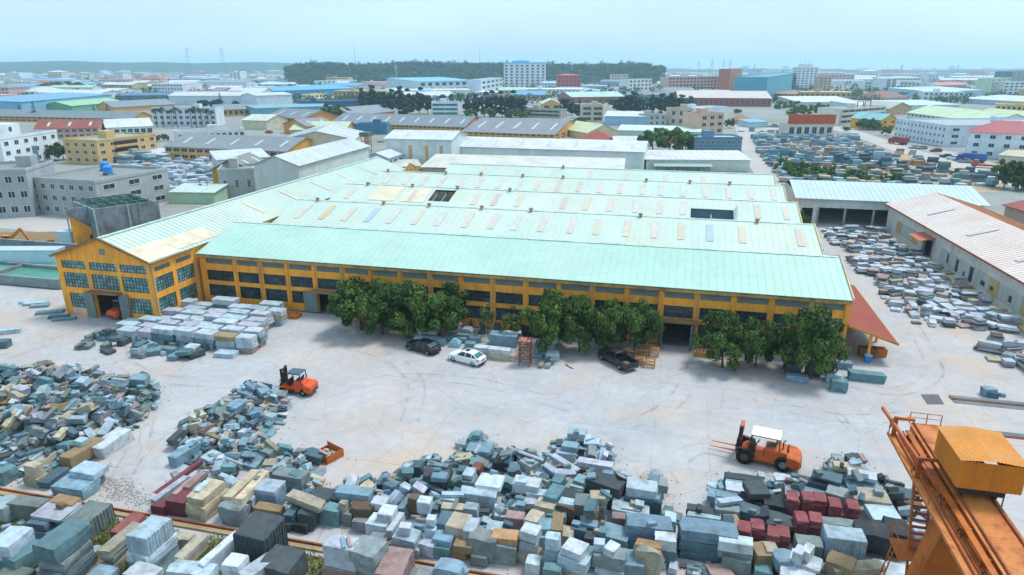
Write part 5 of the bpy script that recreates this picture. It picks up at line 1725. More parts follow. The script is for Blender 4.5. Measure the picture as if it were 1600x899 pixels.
# right heap by the crane
for t_ in [
    (7, 1235, 595, 2.35, 4.0, 1.7, .85, 'blue', 'rough'), (7, 1215, 660, 1.45, 4.0, 1.7, .8, 'slate', 'rough'), (7, 1200, 720, .65, 3.6, 1.8, .65, 'slate', 'rough'), (7, 1400, 675, 2.3, 2.3, 1.0, .75, 'white', 'sawn', -4), (7, 1395, 725, 1.5, 2.3, 1.1, .7, 'grey', 'rough', -4), (7, 1400, 775, 1.2, 1.9, 1.2, 1.2, 'green', 'rough'),
    (7, 1200, 520, 1.0, 2.5, .8, .4, 'pale', 'sawn', -2), (7, 1195, 485, 1.1, 2.5, .8, 1.1, 'dark', 'rough'), (7, 1265, 385, 1.1, 1.0, 1.2, .6, 'blue', 'sawn', -10), (7, 1345, 460, 1.4, 1.8, 1.5, 1.1, 'grey', 'sawn', -5), (7, 1360, 425, 1.8, 1.9, .6, .3, 'pale', 'sawn', 28), (7, 1340, 395, 1.2, 1.7, .9, .5, 'blue', 'rough'),
    (7, 1380, 555, 1.5, 1.0, 1.5, .4, 'tan', 'rough', 15), (7, 1530, 350, 1.9, 1.7, 1.9, .5, 'dark', 'sawn', 14), (7, 1530, 420, 1.1, 2.4, 1.6, 1.1, 'black', 'drilled'), (7, 1510, 490, 1.3, 2.4, 1.4, 1.3, 'slate', 'drilled', -12), (7, 1400, 345, 1.0, 1.6, 1.3, .3, 'white', 'sawn'), (7, 1560, 730, 1.6, 1.3, 1.5, 1.6, 'tan', 'rough', 10),
    (7, 1300, 870, .5, 1.6, 1.4, .3, 'pink', 'sawn', 20), (7, 1570, 850, .9, 1.2, 1.0, .9, 'teal', 'rough'), (7, 1430, 330, .9, 2.4, 1.2, .25, 'blue', 'sawn', -8), (7, 1450, 285, 1.0, 3.2, .9, .9, 'dark', 'rough', -4),
    (8, 480, 635, 2.4, 2.7, 1.7, 1.9, 'pale', 'drilled'), (8, 655, 605, 2.4, 2.2, 1.9, 2.4, 'black', 'rough', -6), (8, 800, 590, 2.2, 1.6, 2.0, 1.3, 'black', 'rough', -8), (8, 790, 680, .9, 1.7, 1.8, .9, 'black', 'rough'), (8, 720, 505, 1.5, 2.0, 2.0, .5, 'pale', 'sawn', 4), (8, 640, 395, 1.7, 2.6, 1.8, .4, 'cream', 'sawn', 2),
    (8, 590, 330, 1.3, 2.4, 1.6, .4, 'blue', 'sawn', 2), (8, 590, 265, 1.9, 2.2, 1.3, .3, 'white', 'sawn', -8), (8, 575, 275, 1.98, 1.2, .7, .08, 'slate', 'sawn', -10), (8, 460, 205, 1.8, 1.3, .9, .5, 'cream', 'rough'), (8, 555, 228, 1.5, 1.2, .5, .4, 'tan', 'sawn'), (8, 470, 240, 1.2, 2.2, 1.6, 1.2, 'grey', 'rough'),
    (8, 370, 275, 1.5, 2.2, 1.3, .2, 'slate', 'sawn', -16), (8, 340, 320, 1.0, 4.0, .9, .8, 'dark', 'rough', -17), (8, 290, 355, .6, 2.4, 1.4, .6, 'blue', 'sawn', -12), (8, 130, 305, .9, 2.3, 1.7, .5, 'pale', 'sawn', -6), (8, 80, 285, 1.1, 1.0, .9, .25, 'white', 'sawn', 8), (8, 135, 298, 1.3, .6, .5, .4, 'brown', 'rough'),
    (8, 460, 800, 1.9, 1.7, 1.5, 1.3, 'tan', 'rough', -22), (8, 560, 835, 1.6, 3.6, 1.0, .7, 'beige', 'sawn', 18), (8, 200, 735, 2.7, .6, 1.1, .8, 'white', 'sawn', -25), (8, 250, 725, 2.7, .6, 1.1, .8, 'white', 'sawn', -25), (8, 235, 800, 1.85, 2.0, 1.4, .3, 'white', 'sawn', -22), (8, 255, 680, 1.9, 1.8, 1.2, .9, 'green', 'rough'),
    (8, 110, 770, 1.8, 1.4, 1.6, 1.0, 'blue', 'boulder', 20), (8, 190, 875, 1.6, 2.3, 1.2, 1.6, 'white', 'sawn'), (8, 780, 860, 1.3, 2.2, 1.5, .5, 'white', 'sawn', -5), (8, 830, 375, 1.2, 1.6, 1.4, 1.2, 'slate', 'rough', -20), (8, 885, 425, 1.1, 1.7, 1.5, 1.0, 'brown', 'boulder', -15), (8, 930, 480, .6, 1.6, 1.0, .3, 'white', 'sawn', -20),
    (8, 935, 530, .7, 1.6, 1.2, .4, 'pale', 'sawn', -15), (8, 1010, 520, .9, 1.0, 1.2, .9, 'slate', 'rough', 25), (8, 955, 595, 1.2, 1.4, 1.1, 1.2, 'white', 'boulder', 10), (8, 60, 540, 1.5, 2.3, 1.7, 1.5, 'dark', 'boulder'), (8, 40, 430, 1.5, 1.6, 1.5, 1.5, 'black', 'rough'), (8, 450, 565, 1.8, 2.9, 1.0, 1.8, 'green', 'rough'),
    (8, 330, 620, 1.1, 2.0, 1.4, 1.1, 'dark', 'rough'), (8, 450, 375, 1.2, 2.0, 1.6, 1.0, 'grey', 'drilled', -14), (8, 330, 700, 1.3, 1.2, 1.2, 1.3, 'dark', 'rough'), (8, 560, 790, .9, 1.2, 1.2, .9, 'tan', 'rough'), (8, 650, 800, 1.0, 1.6, 1.5, 1.0, 'dark', 'rough'), (8, 380, 860, 1.0, 1.3, 1.0, 1.0, 'blue', 'rough', -20),
    (8, 290, 870, 1.1, 1.6, 1.2, 1.1, 'dark', 'boulder'), (8, 30, 770, 1.2, 1.1, 1.2, 1.2, 'dark', 'rough'), (8, 20, 720, 1.7, .9, 1.1, .5, 'beige', 'rough', 10), (8, 680, 850, .9, 1.3, 1.2, .9, 'grey', 'rough'), (8, 220, 390, 1.2, 2.6, 1.2, .3, 'lav', 'sawn', -6),
]:
    S_(*t_[:9], yaw=t_[9] if len(t_) > 9 else 0.0, heap='D')
# stacks of red cobbles: split layers lying on each other
COB = mat('red split cobble', '7d4044', 0.85, 0.2, 1.6, hue2='8a5050', dirt='5a3034', dirt_amt=0.5, dirt_scale=1.2)
cob_me = []
for s in range(4):
    me = stone_mesh(s + 50, 'rough').copy()
    me.materials.clear()
    me.materials.append(COB)
    cob_me.append(me)
stacks = [(7, 1455, 590, 'left one of the pair nearest the big blue slabs'), (7, 1535, 575, 'right one of the pair nearest the big blue slabs'), (8, 35, 620, 'in the front left pair, left one'), (8, 95, 622, 'in the front left pair, right one'),
          (8, 155, 400, 'back row, first from the left'), (8, 248, 400, 'back row, second from the left'), (8, 325, 408, 'back row, third from the left'), (8, 418, 440, 'back row, fourth from the left'), (8, 530, 455, 'right end of the back row'),
          (8, 208, 530, 'middle pair, left one'), (8, 300, 535, 'middle pair, right one'), (8, 480, 500, 'low one between the back row stacks')]
for k, (c_, zx, zy, lb) in enumerate(stacks):
    zt = 2.1 if k != 11 else 1.4
    P = at(CR[c_] + zx / 3.995, 674 + zy / 3.995, zt)
    t = thing('cobble_stack', 'stack of red split cobbles, ' + lb, 'stone stack', (P.x, P.y, 0), R(rs.uniform(-4, 4) - 2), 'red cobble stacks in the right heap')
    nl = 8
    for i in range(nl):
        lay = link('cobble_layer', cob_me[(i + k) % 4], t)
        h_ = zt / nl
        lay.location = (rs.uniform(-.03, .03), rs.uniform(-.04, .04), h_ * (i + 0.5))
        lay.scale = (0.86 + rs.uniform(-.04, .04), 1.25 + rs.uniform(-.08, .08), h_ * 0.95)
        lay.rotation_euler = (0, 0, R(rs.uniform(-2, 2)))
    for i, j, _, _ in cells(P.x, P.y, 1.0, 1.5, 0):
        hmap[j][i] = zt
        hand[j][i] = 1
    STLxy = (P.x, P.y)
P0, P1 = at(1200 + 760 / 3.995, 674 + 440 / 3.995, .4), at(1200 + 950 / 3.995, 674 + 690 / 3.995, .4)
d_ = (P1 - P0).normalized()
n_ = Vector((-d_.y, d_.x, 0))
q = MB().bar((*P0.xy, .36), (*P1.xy, .36), .62, .06).bar((*P0.xy, .04), (*P1.xy, .04), .62, .06).bar((*P0.xy, .2), (*P1.xy, .2), .06, .26)
for s in (1, 3, 5):
    c = P0.lerp(P1, s / 6)
    q.bar((*(c - n_ * .3).xy, .2), (*(c + n_ * .3).xy, .2), .05, .26)
tag(q.build('steel_beam', mat('salmon primed steel', 'b0705a', 0.7, 0.14, 0.8, dirt='7a4a38', dirt_amt=0.5)), 'long salmon-coloured steel beam lying beside the crane leg', 'steel beam')


# ---- random fill of the heaps on a height map
def inside(p, poly):
    c = False
    n = len(poly)
    for i in range(n):
        a, b = poly[i], poly[i - 1]
        if (a.y > p[1]) != (b.y > p[1]) and p[0] < (b.x - a.x) * (p[1] - a.y) / (b.y - a.y) + a.x:
            c = not c
    return c


def edge_dist(p, poly):
    best = 1e9
    P = Vector((p[0], p[1], 0))
    for i in range(len(poly)):
        a, b = poly[i - 1], poly[i]
        ab = b - a
        t_ = max(0, min(1, (P - a).dot(ab) / max(ab.length_squared, 1e-6)))
        best = min(best, (P - a - ab * t_).length)
    return best


def fill(heap, poly, count, hmax, smin, smax, pal, slabs=0.25, tries=9, fins=('sawn', 'rough'), slope=0.75, beam=0.2, on_hand=0.12):
    poly = [Vector((p.x, p.y, 0)) for p in px_poly(poly)]
    xs = [p.x for p in poly]
    ys = [p.y for p in poly]
    made = 0
    for _ in range(count * tries):
        if made >= count:
            break
        x, y = rs.uniform(min(xs), max(xs)), rs.uniform(min(ys), max(ys))
        if not inside((x, y), poly):
            continue
        big = rs.random() ** 2.2
        a = smin + (smax - smin) * big
        b = a * rs.uniform(0.45, 0.85)
        if rs.random() < beam:
            a, b = a * 1.6, a * 0.42
        dz = a * rs.uniform(0.35, 0.6) if rs.random() > slabs else rs.uniform(0.10, 0.2)
        if b < dz:
            dz = b * rs.uniform(.7, 1)
        yaw = rs.choice((0, math.pi / 2, 0, math.pi / 2, 0, math.pi / 2, rs.uniform(0, 3.1))) + rs.gauss(0, 0.2)
        cs = list(cells(x, y, a, b, yaw))
        if not cs:
            continue
        hs = sorted(hmap[j][i] for i, j, _, _ in cs)
        if any(hand[j][i] for i, j, _, _ in cs) and (rs.random() > on_hand or a > 1.1):
            continue
        z0 = hs[int(len(hs) * 0.6)] - 0.02
        cap = hmax * min(1, 0.35 + edge_dist((x, y), poly) * slope / max(hmax, .1))
        if z0 + dz > cap + (0.25 if z0 > 0.1 else 9):
            continue
        # lean with the ground under the footprint
        sx = sy = sxx = syy = 0.0
        mh = sum(hs) / len(hs)
        for i, j, ex, ey in cs:
            hh = hmap[j][i] - mh
            sx += hh * ex
            sy += hh * ey
            sxx += ex * ex
            syy += ey * ey
        gx = max(-0.4, min(0.4, sx / max(sxx, 0.05) * 0.6))
        gy = max(-0.4, min(0.4, sy / max(syy, 0.05) * 0.6))
        if z0 < 0.05:
            gx = gy = 0
            z0 = 0.0
        c, s = math.cos(yaw), math.sin(yaw)
        ga, gb = gx * c + gy * s, -gx * s + gy * c
        stone(x, y, max(z0, 0.0), a, b, dz, yaw, rs.choice(pal), rs.choice(fins), heap, math.atan(gb) + rs.gauss(0, .05), -math.atan(ga) + rs.gauss(0, .05), hp=False)
        made += 1
    return made


COOL = ['blue'] * 4 + ['pale'] * 4 + ['teal'] * 4 + ['slate'] * 2 + ['grey'] * 3 + ['green'] * 2 + ['dark'] + ['white'] + ['beige', 'beige', 'cream', 'lav', 'pink', 'pink', 'tan']
POLY_A = [(-40, 600), (0, 588), (60, 583), (135, 583), (150, 588), (232, 597), (248, 612), (244, 632), (215, 668), (190, 684), (150, 700), (100, 735), (40, 752), (-40, 760)]
POLY_B = [(372, 612), (410, 603), (440, 613), (455, 622), (442, 652), (424, 688), (440, 712), (480, 706), (510, 722), (506, 748), (486, 792), (440, 800), (345, 802), (300, 770), (262, 772), (275, 722), (272, 690), (312, 648)]
POLY_C = [(735, 690), (775, 698), (800, 718), (858, 728), (864, 700), (905, 690), (958, 710), (955, 735), (975, 758), (1028, 752), (1032, 772), (1055, 800), (1062, 900), (880, 905), (780, 880), (680, 842), (600, 832), (520, 772), (560, 760), (615, 757), (625, 747), (660, 738), (668, 724), (700, 722)]
POLY_D = [(1108, 762), (1140, 744), (1200, 750), (1290, 735), (1310, 722), (1352, 722), (1372, 750), (1392, 762), (1440, 775), (1450, 800), (1430, 850), (1400, 900), (1066, 900), (1066, 840), (1066, 812), (1110, 790)]
nA = fill(A_, POLY_A, 1000, 2.7, 0.5, 1.7, COOL, slabs=0.3, tries=14)
nB = fill(B_, POLY_B, 460, 2.6, 0.55, 1.6, COOL + ['pale', 'white', 'blue'], slabs=0.35)
nC = fill(C_, POLY_C, 560, 2.8, 0.6, 1.7, COOL[:-3] + ['pale', 'blue', 'teal', 'grey'], slabs=0.4, on_hand=0.15, tries=14)
nD = fill('D', POLY_D, 200, 2.0, 0.5, 1.4, ['dark', 'slate', 'blue', 'grey', 'pale', 'black', 'pink', 'green'], slabs=0.4)
nG = fill(G, [(0, 800), (160, 800), (400, 850), (400, 898), (0, 898)], 30, 0.5, 0.25, 0.8, ['grey', 'beige', 'pale', 'green'], slabs=0.4)

# ---- past about 300 of a kind, the smallest-looking are joined into one pile of loose stones
def look(e):
    d = Vector((e[5], e[6], e[7])) - EYE
    a = sorted(e[8:11])
    return a[1] * a[2] / d.length_squared


kept, rest = [], []
bykind = {}
for e in STL:
    bykind.setdefault(e[1], []).append(e)
for k_, es in bykind.items():
    es.sort(key=look, reverse=True)
    kept += es[:296]
    rest += es[296:]


def join_stones(name, objs, m, st=True):
    q = MB()
    cols = []
    for o in objs:
        M = Matrix.LocRotScale(o.location, o.rotation_euler, o.scale)
        me = o.data
        q.add([M @ v.co for v in me.vertices], [tuple(p.vertices) for p in me.polygons])
        cols += [tuple(o.color)] * len(me.polygons)
        bpy.data.objects.remove(o)
    me = q.mesh(name)
    at_ = me.attributes.new('tint', 'FLOAT_COLOR', 'FACE')
    at_.data.foreach_set('color', [c for t in cols for c in t])
    me.materials.append(m)
    return kind(link(name, me), 'stuff')


if rest:
    tag(join_stones('loose_stones', [e[0] for e in rest], STONES), 'loose small stones, offcuts and chips filling the heaps between the larger blocks', 'loose stones')
STL = kept
# ---- labels: look first, then where in which heap, and only then the order from the left
HEAPN = {'A': 'far left stone heap', 'B': 'heap left of the open yard', 'C': 'central stone heap', 'D': 'right heap by the crane', 'G': 'grass strip before the rail'}
HB = {}
for e in STL:
    HB.setdefault(e[4], []).append((e[5], e[6]))
lim = {}
for h_, pts in HB.items():
    xs = sorted(p[0] for p in pts)
    ys = sorted(p[1] for p in pts)
    lim[h_] = ([xs[len(xs) * k // 4] for k in (1, 2, 3)], [ys[len(ys) * k // 3] for k in (1, 2)])
byl = {}
for e in STL:
    o, name, col, fin, heap, x, y, z0, dx, dy, dz, tl = e
    size = max(dx, dy, dz)
    sz = 'tiny' if size < 0.7 else 'small' if size < 1.1 else '' if size < 1.9 else 'large' if size < 2.8 else 'huge'
    fw_ = {'sawn': 'sawn', 'rough': 'rough', 'drilled': 'drill-marked', 'boulder': 'rounded'}[fin]
    noun = {'stone_block': 'block', 'stone_slab': 'slab', 'stone_beam': 'beam', 'boulder': 'boulder'}[name]
    lay = 'on the ground' if z0 < 0.08 else 'stacked low' if z0 < 0.8 else 'on top'
    lx, ly = lim[heap]
    col_ = ['left', 'centre-left', 'centre-right', 'right'][sum(x > v for v in lx)]
    row_ = ['front', 'middle', 'back'][sum(y > v for v in ly)]
    lb = ' '.join(w_ for w_ in (sz, SW[col], fw_, noun) if w_) + ' %s, %s %s of %s' % (lay, row_, col_, HEAPN[heap])
    byl.setdefault(lb, []).append(e)
for lb, es in byl.items():
    es.sort(key=lambda e: e[5])
    for k, e in enumerate(es):
        l2 = lb
        if len(es) > 1:
            l2 = lb.replace(', ' + lb.split(', ')[1], '') if False else lb
            l2 = lb + (', ' + ('leftmost' if k == 0 else 'rightmost' if k == len(es) - 1 else ORD[k] + ' along'))
        words_ = l2.split()
        if len(words_) > 16:
            l2 = l2.replace('on the ground', 'grounded').replace(' of grass strip before the rail', ' of grass strip').replace(' of heap left of the open yard', ' of left-centre heap').replace('right heap by the crane', 'crane-side heap')
        tag(e[0], l2, {'stone_block': 'stone block', 'stone_slab': 'stone slab', 'stone_beam': 'stone beam', 'boulder': 'boulder'}[e[1]], 'stones of the ' + HEAPN[e[4]])
print('STONES', len(STL), nA, nB, nC, nD, nG)

rc = random.Random(41)
q = MB()
for poly in (POLY_A, POLY_B, POLY_C, POLY_D):
    pp = px_poly(poly)
    for k in range(len(pp)):
        a, b = pp[k - 1], pp[k]
        n = int((b - a).length * 5)
        for _ in range(n):
            p = a.lerp(b, rc.random())
            p = p + Vector((rc.gauss(0, .9), rc.gauss(0, .8), 0))
            if p.y < 36.9:
                continue
            s = rc.uniform(.03, .13)
            q.obox((p.x, p.y, s * .3), (s, s * rc.uniform(.5, .9), s * .6), rc.uniform(0, 3))
gp = [Vector((p.x, p.y, 0)) for p in px_poly([(118, 742), (175, 718), (245, 770), (275, 790), (235, 806), (150, 786)])]
for _ in range(9000):
    x, y = rc.uniform(min(p.x for p in gp), max(p.x for p in gp)), rc.uniform(max(36.95, min(p.y for p in gp)), max(p.y for p in gp))
    if inside((x, y), gp) and rc.random() < min(1, edge_dist((x, y), gp) / 2.2) ** 1.5 and noise.noise(Vector((x * .5, y * .5, 2))) > -.25:
        s = rc.uniform(.03, .12)
        q.obox((x, y, s * .3), (s, s * rc.uniform(.5, .9), s * .6), rc.uniform(0, 3))
kind(q.build('stone_chips', mat('stone chips on the yard', '959a9a', .9, .2, 2.0, hue2='a49a8a')), 'stuff')
# ------------------------------------------------------------------ stacked pale slabs in the corner by the wing (heap E), slab rows on the right (F)
def slab_pack(x, y, yaw, L, W, hs, cols, label, group, heapname='slab_stack', jitter=0.04, cat='stone stack'):
    t = thing(heapname, label, cat, (x, y, 0), yaw, group)
    z = 0.0
    for k, h_ in enumerate(hs):
        o = link('slab', rs.choice(SM['sawn']), t)
        o.location = (rs.uniform(-1, 1) * jitter * L, rs.uniform(-1, 1) * jitter * W, z + h_ / 2)
        o.scale = (L * rs.uniform(.93, 1.03), W * rs.uniform(.93, 1.03), h_ * 0.985)
        o.rotation_euler = (rs.gauss(0, .006), rs.gauss(0, .006), rs.gauss(0, .02))
        c = lin(SC[cols[k % len(cols)]])
        kk = rs.uniform(.85, 1.1)
        o.color = (min(1, c[0] * kk), min(1, c[1] * kk), min(1, c[2] * kk), 1)
        z += h_
    return t


polyE = [Vector((p.x, p.y, 0)) for p in px_poly([(172, 530), (248, 503), (290, 482), (345, 482), (440, 490), (438, 516), (402, 548), (358, 560), (300, 545), (225, 540)])]
rowsE = []
yy = 63.0
while yy < 80:
    xx = -84.0
    row_ = []
    while xx < -48:
        L = rs.choice((2.2, 2.6, 3.0, 3.4))
        if inside((xx + L / 2, yy), polyE):
            row_.append((xx + L / 2, yy + rs.uniform(-.08, .08), L))
        xx += L + rs.uniform(.12, .5)
    if row_:
        rowsE.append(row_)
    yy += 1.85
nr = len(rowsE)
for j, row_ in enumerate(rowsE):
    for i, (x, y, L) in enumerate(row_):
        edge = i == len(row_) - 1
        n = 3 if (j < 3 or edge) else rs.choice((2, 3, 3))
        left = i < 2
        hs = [rs.uniform(.62, .78) for _ in range(n)] if not left else [rs.uniform(.5, .9) for _ in range(rs.choice((1, 2, 2)))]
        top = rs.choice(('white', 'lav', 'pale', 'white', 'pale'))
        if j == 1 and i == len(row_) - 2:
            top = 'tan'
        cols = [rs.choice(('pale', 'beige', 'pink', 'blue')) if edge else rs.choice(('blue', 'teal', 'pale')) for _ in range(n - 1)] + [top]
        slab_pack(x, y, R(rs.uniform(-3, 3)), L, 1.5, hs, cols[-len(hs):], '%s-topped slab stack beside the wing, %s row, %s along' % ({'white': 'white', 'lav': 'lavender', 'pale': 'pale blue', 'tan': 'tan'}[cols[-1]], ORD[min(j, 19)], ORD[min(i, 19)]),
                  'slab stacks in the corner beside the wing')
# dark offcuts at the left and front edge of that stack
STL = []
hsave = len(STL)


def loose(zpoly, n, smin, smax, pal, label, group, seed=1, hmaxv=1.2, name='stone_offcut', keep=300):
    """loose stones scattered with support on the ground, then labelled as individuals"""
    r = random.Random(seed)
    poly = [Vector((p.x, p.y, 0)) for p in px_poly(zpoly)]
    xs, ys = [p.x for p in poly], [p.y for p in poly]
    objs = []
    grid = {}
    for _ in range(n * 6):
        if len(objs) >= n:
            break
        x, y = r.uniform(min(xs), max(xs)), r.uniform(min(ys), max(ys))
        if not inside((x, y), poly):
            continue
        a = r.uniform(smin, smax)
        b, dz = a * r.uniform(.5, .9), a * r.uniform(.2, .6)
        key = (round(x / smax * 1.3), round(y / smax * 1.3))
        z = grid.get(key, 0.0)
        if z + dz > hmaxv:
            continue
        grid[key] = z + dz * .9
        o = link(name, r.choice(SM[r.choice(('sawn', 'rough'))]))
        o.location = (x, y, z + dz / 2)
        o.scale = (a, b, dz)
        o.rotation_euler = (r.gauss(0, .12) * (z > 0), r.gauss(0, .12) * (z > 0), r.choice((0, 1.57)) + r.gauss(0, .3))
        c = lin(SC[r.choice(pal)])
        k = r.uniform(.8, 1.1)
        o.color = (c[0] * k, c[1] * k, c[2] * k, 1)
        objs.append(o)
    return objs


def finish(objs, base, cat, group):
    objs.sort(key=lambda o: o.location.x)
    n = len(objs)
    for k, o in enumerate(objs):
        tag(o, base % (ORD[k] + ' from left' if k < 20 else ORD[n - 1 - k] + ' from the right' if n - 1 - k < 20 else 'middle'), cat, group)


finish(loose([(122, 545), (150, 525), (200, 512), (230, 520), (228, 545), (300, 550), (318, 560), (262, 562), (200, 556), (165, 552)], 38, .8, 2.2, ['dark', 'slate', 'teal', 'blue', 'green', 'pale'], '', '', 3, 1.5),
       'dark offcut at the ragged edge of the pale slab stacks, %s', 'stone offcut', 'offcuts beside the pale slab stacks')
finish(loose([(318, 553), (262, 540), (290, 530), (330, 545)], 10, .7, 1.4, ['dark', 'slate', 'green'], '', '', 4, .9),
       'rough offcut before the pale slab stacks, %s', 'stone offcut', 'offcuts before the front slab stacks')
# right-hand yard: low packs of mixed slabs, three blocks of them
F = [([(1282, 360), (1375, 362), (1418, 394), (1346, 396), (1310, 386)], 'far block', 1.7), ([(1322, 405), (1352, 398), (1445, 402), (1492, 440), (1402, 468), (1378, 462), (1360, 436)], 'middle block', 1.9),
     ([(1358, 442), (1378, 466), (1402, 486), (1430, 508), (1500, 516), (1592, 518), (1500, 438), (1440, 455), (1400, 470)], 'near block', 2.0), ([(1524, 545), (1560, 536), (1640, 545), (1640, 600), (1600, 584), (1565, 572)], 'lone end group', 2.0)]
PK = ['lav', 'pale', 'white', 'pink', 'beige', 'white', 'grey', 'lav', 'dark', 'lav', 'pale', 'white', 'slate', 'pink']
for pi, (poly, nm, st) in enumerate(F):
    poly = [Vector((p.x, p.y, 0)) for p in px_poly(poly)]
    y0, y1 = min(p.y for p in poly), max(p.y for p in poly)
    yy, j = y0, 0
    while yy < y1:
        xx, i = min(p.x for p in poly), 0
        while xx < max(p.x for p in poly):
            L = rs.uniform(1.0, 2.5)
            if inside((xx + L / 2, yy), poly) and rs.random() < 0.93:
                n = rs.choice((1, 2, 3, 3, 4, 5, 6))
                slab_pack(xx + L / 2, yy + rs.uniform(-.5, .5), R(rs.gauss(0, 22) + rs.choice((0, 0, 0, 80))), L, rs.uniform(.8, 1.5), [rs.uniform(.12, .34) for _ in range(n)], [rs.choice(PK) for _ in range(n)],
                          'low slab pack, right yard %s, %s row, %s along' % (nm, ORD[min(j, 19)], ORD[min(i, 19)]), 'slab packs in the right-hand yard', jitter=0.12)
                i += 1
            xx += L + rs.uniform(.0, .3)
        yy += st * rs.uniform(.72, .92)
        j += 1

# ------------------------------------------------------------------ odd pieces along the factory front


def one(label, cat, u, v, ztop, d, col, fin='sawn', yaw=0.0, name='stone_block', z0=0.0, group=None):
    P = at(u, v, ztop)
    o = link(name, rs.choice(SM[fin]))
    dz = ztop - z0
    o.location = (P.x, P.y, z0 + dz / 2)
    o.scale = (d[0], d[1], dz)
    o.rotation_euler = (0, 0, R(yaw))
    c = lin(SC[col])
    o.color = (*c, 1)
    return tag(o, label, cat, group)


fg = 'sawn pieces along the factory front'
one('long thin beige stone beam on the ground left of the black sedan', 'stone beam', 630, 517, .45, (4.0, .5), 'cream', name='stone_beam', yaw=-3)
one('white stained stone beam on top of the pair behind the black sedan', 'stone beam', 668, 512, 1.5, (2.6, .8), 'white', 'rough', name='stone_beam', z0=.75)
one('pale blue sawn beam under the white one behind the black sedan', 'stone beam', 668, 527, .74, (3.4, 1.0), 'pale', name='stone_beam')
one('short pale blue beam end poking out right behind the black sedan', 'stone beam', 686, 530, .75, (1.6, .8), 'blue', name='stone_block')
one('teal-grey flat beam behind the blue pedestal stone', 'stone beam', 712, 527, .6, (2.8, .7), 'teal', name='stone_beam')
one('teal-grey beam lying behind the first, near the dark lanterns', 'stone beam', 722, 522, .6, (3.0, .6), 'green', name='stone_beam')
one('square teal block between the blue pedestal stone and the white slabs', 'stone block', 735, 535, .8, (1.3, .9), 'teal')
one('upper one of two long white slabs beside the white sedan', 'stone slab', 770, 543, 1.35, (4.6, .95), 'white', name='stone_slab', z0=.75, yaw=-2)
one('lower one of two long white slabs beside the white sedan', 'stone slab', 775, 550, .74, (4.9, 1.2), 'cream', 'rough', name='stone_slab', yaw=-2)
one('big blue-grey block behind the two long white slabs', 'stone block', 788, 521, 1.5, (3.6, 1.5), 'blue')
one('thin pale slab leaning on the big blue-grey block by the scaffold tower', 'stone slab', 800, 518, 1.75, (2.2, .8), 'pale', name='stone_slab', z0=1.52, yaw=12)
one('small teal block behind the white sedan roof', 'stone block', 742, 526, .7, (1.4, .8), 'blue')
one('square pale stone box right of the scaffold tower', 'stone block', 863, 551, .9, (1.6, 1.3), 'pale', yaw=18)
one('flat blue disc-like slab lying right of the scaffold tower', 'stone slab', 840, 555, .35, (1.3, .9), 'blue', 'boulder', name='stone_slab')
one('grey carved trough under the tree right of the scaffold tower', 'stone trough', 850, 541, .9, (2.4, 1.0), 'lav', 'rough', name='stone_trough')
one('long blue-grey block lying alone at the right by the lean-to', 'stone block', 1355, 582, .95, (3.7, 1.1), 'teal', yaw=-2)
one('leftmost tall grey cube under the right tree clump', 'stone block', 1240, 566, 1.4, (1.6, 1.3), 'dark')
one('middle tall grey cube under the right tree clump', 'stone block', 1271, 568, 1.4, (1.5, 1.3), 'dark')
one('rightmost tall grey cube under the right tree clump', 'stone block', 1293, 564, 1.4, (1.5, 1.3), 'dark')
one('low blue block with a red mark in front of the grey cubes', 'stone block', 1246, 586, .8, (2.2, .8), 'blue', yaw=-6)
one('pale-topped block behind another in the pair right of the trees', 'stone block', 1303, 583, .95, (1.5, 1.3), 'pale', yaw=-4)
one('front greenish block of the pair right of the trees', 'stone block', 1312, 594, 1.2, (1.6, 1.0), 'teal', 'rough', yaw=-4)
one('blue block behind the pair, close to the lean-to post', 'stone block', 1319, 565, .8, (1.6, 1.0), 'blue')
one('larger of two small blue blocks alone at the far right of the yard', 'stone block', 1546, 606, .9, (1.2, .9), 'blue', yaw=10)
one('blue block half behind the one at the far right rail slot', 'stone block', 1551, 612, .6, (1.0, .8), 'slate', yaw=-5)
one('tiny blue stone at the far right beside the rail slot', 'stone block', 1567, 615, .35, (.5, .4), 'blue')
one('long pale blue beam at the left edge of the yard', 'stone beam', 8, 515, .6, (3.2, .8), 'pale', name='stone_beam', yaw=34)
one('dark blue block cut by the left edge of the photo', 'stone block', 2, 532, .9, (1.6, 1.2), 'slate', yaw=20)
for k, (u, v, d) in enumerate(((92, 493, (2.6, .9)), (100, 497, (2.8, .8)), (55, 472, (3.0, 1.2)), (62, 476, (2.4, .9)), (44, 470, (2.2, .9)), (78, 486, (3.4, 1.2)))):
    one('flat teal-grey slab on the ground left of the wing, %s from the left' % ORD[(3, 5, 1, 2, 0, 4)[k]], 'stone slab', u, v, .3, d, ('slate', 'teal', 'pale', 'blue', 'pale', 'teal')[k], name='stone_slab', yaw=28, group='slabs left of the wing')
rub = loose([(836, 566), (850, 560), (866, 570), (858, 578), (842, 574)], 14, .4, .9, ['green', 'beige', 'grey'], '', '', 9, .8, name='rubble_stone')
finish(rub, 'rubble stone in the small pile right of the scaffold tower, %s', 'rubble', 'rubble pile by the scaffold tower')
# pedestal with steps
P = at(712, 541)
t = thing('stone_pedestal', 'blue stepped stone pedestal between the black and white sedans', 'pedestal', (P.x, P.y, 0))
PEDM = mat('blue pedestal granite', '8fb3c6', 0.75, 0.1, 1.2)
for nm, s, z0, z1 in (('base', .62, 0, .6), ('step', .45, .6, .78), ('cap', .25, .78, 1.0)):
    MB().box(-s, -s * .8, z0, s, s * .8, z1 - .003).build(nm, PEDM, t)
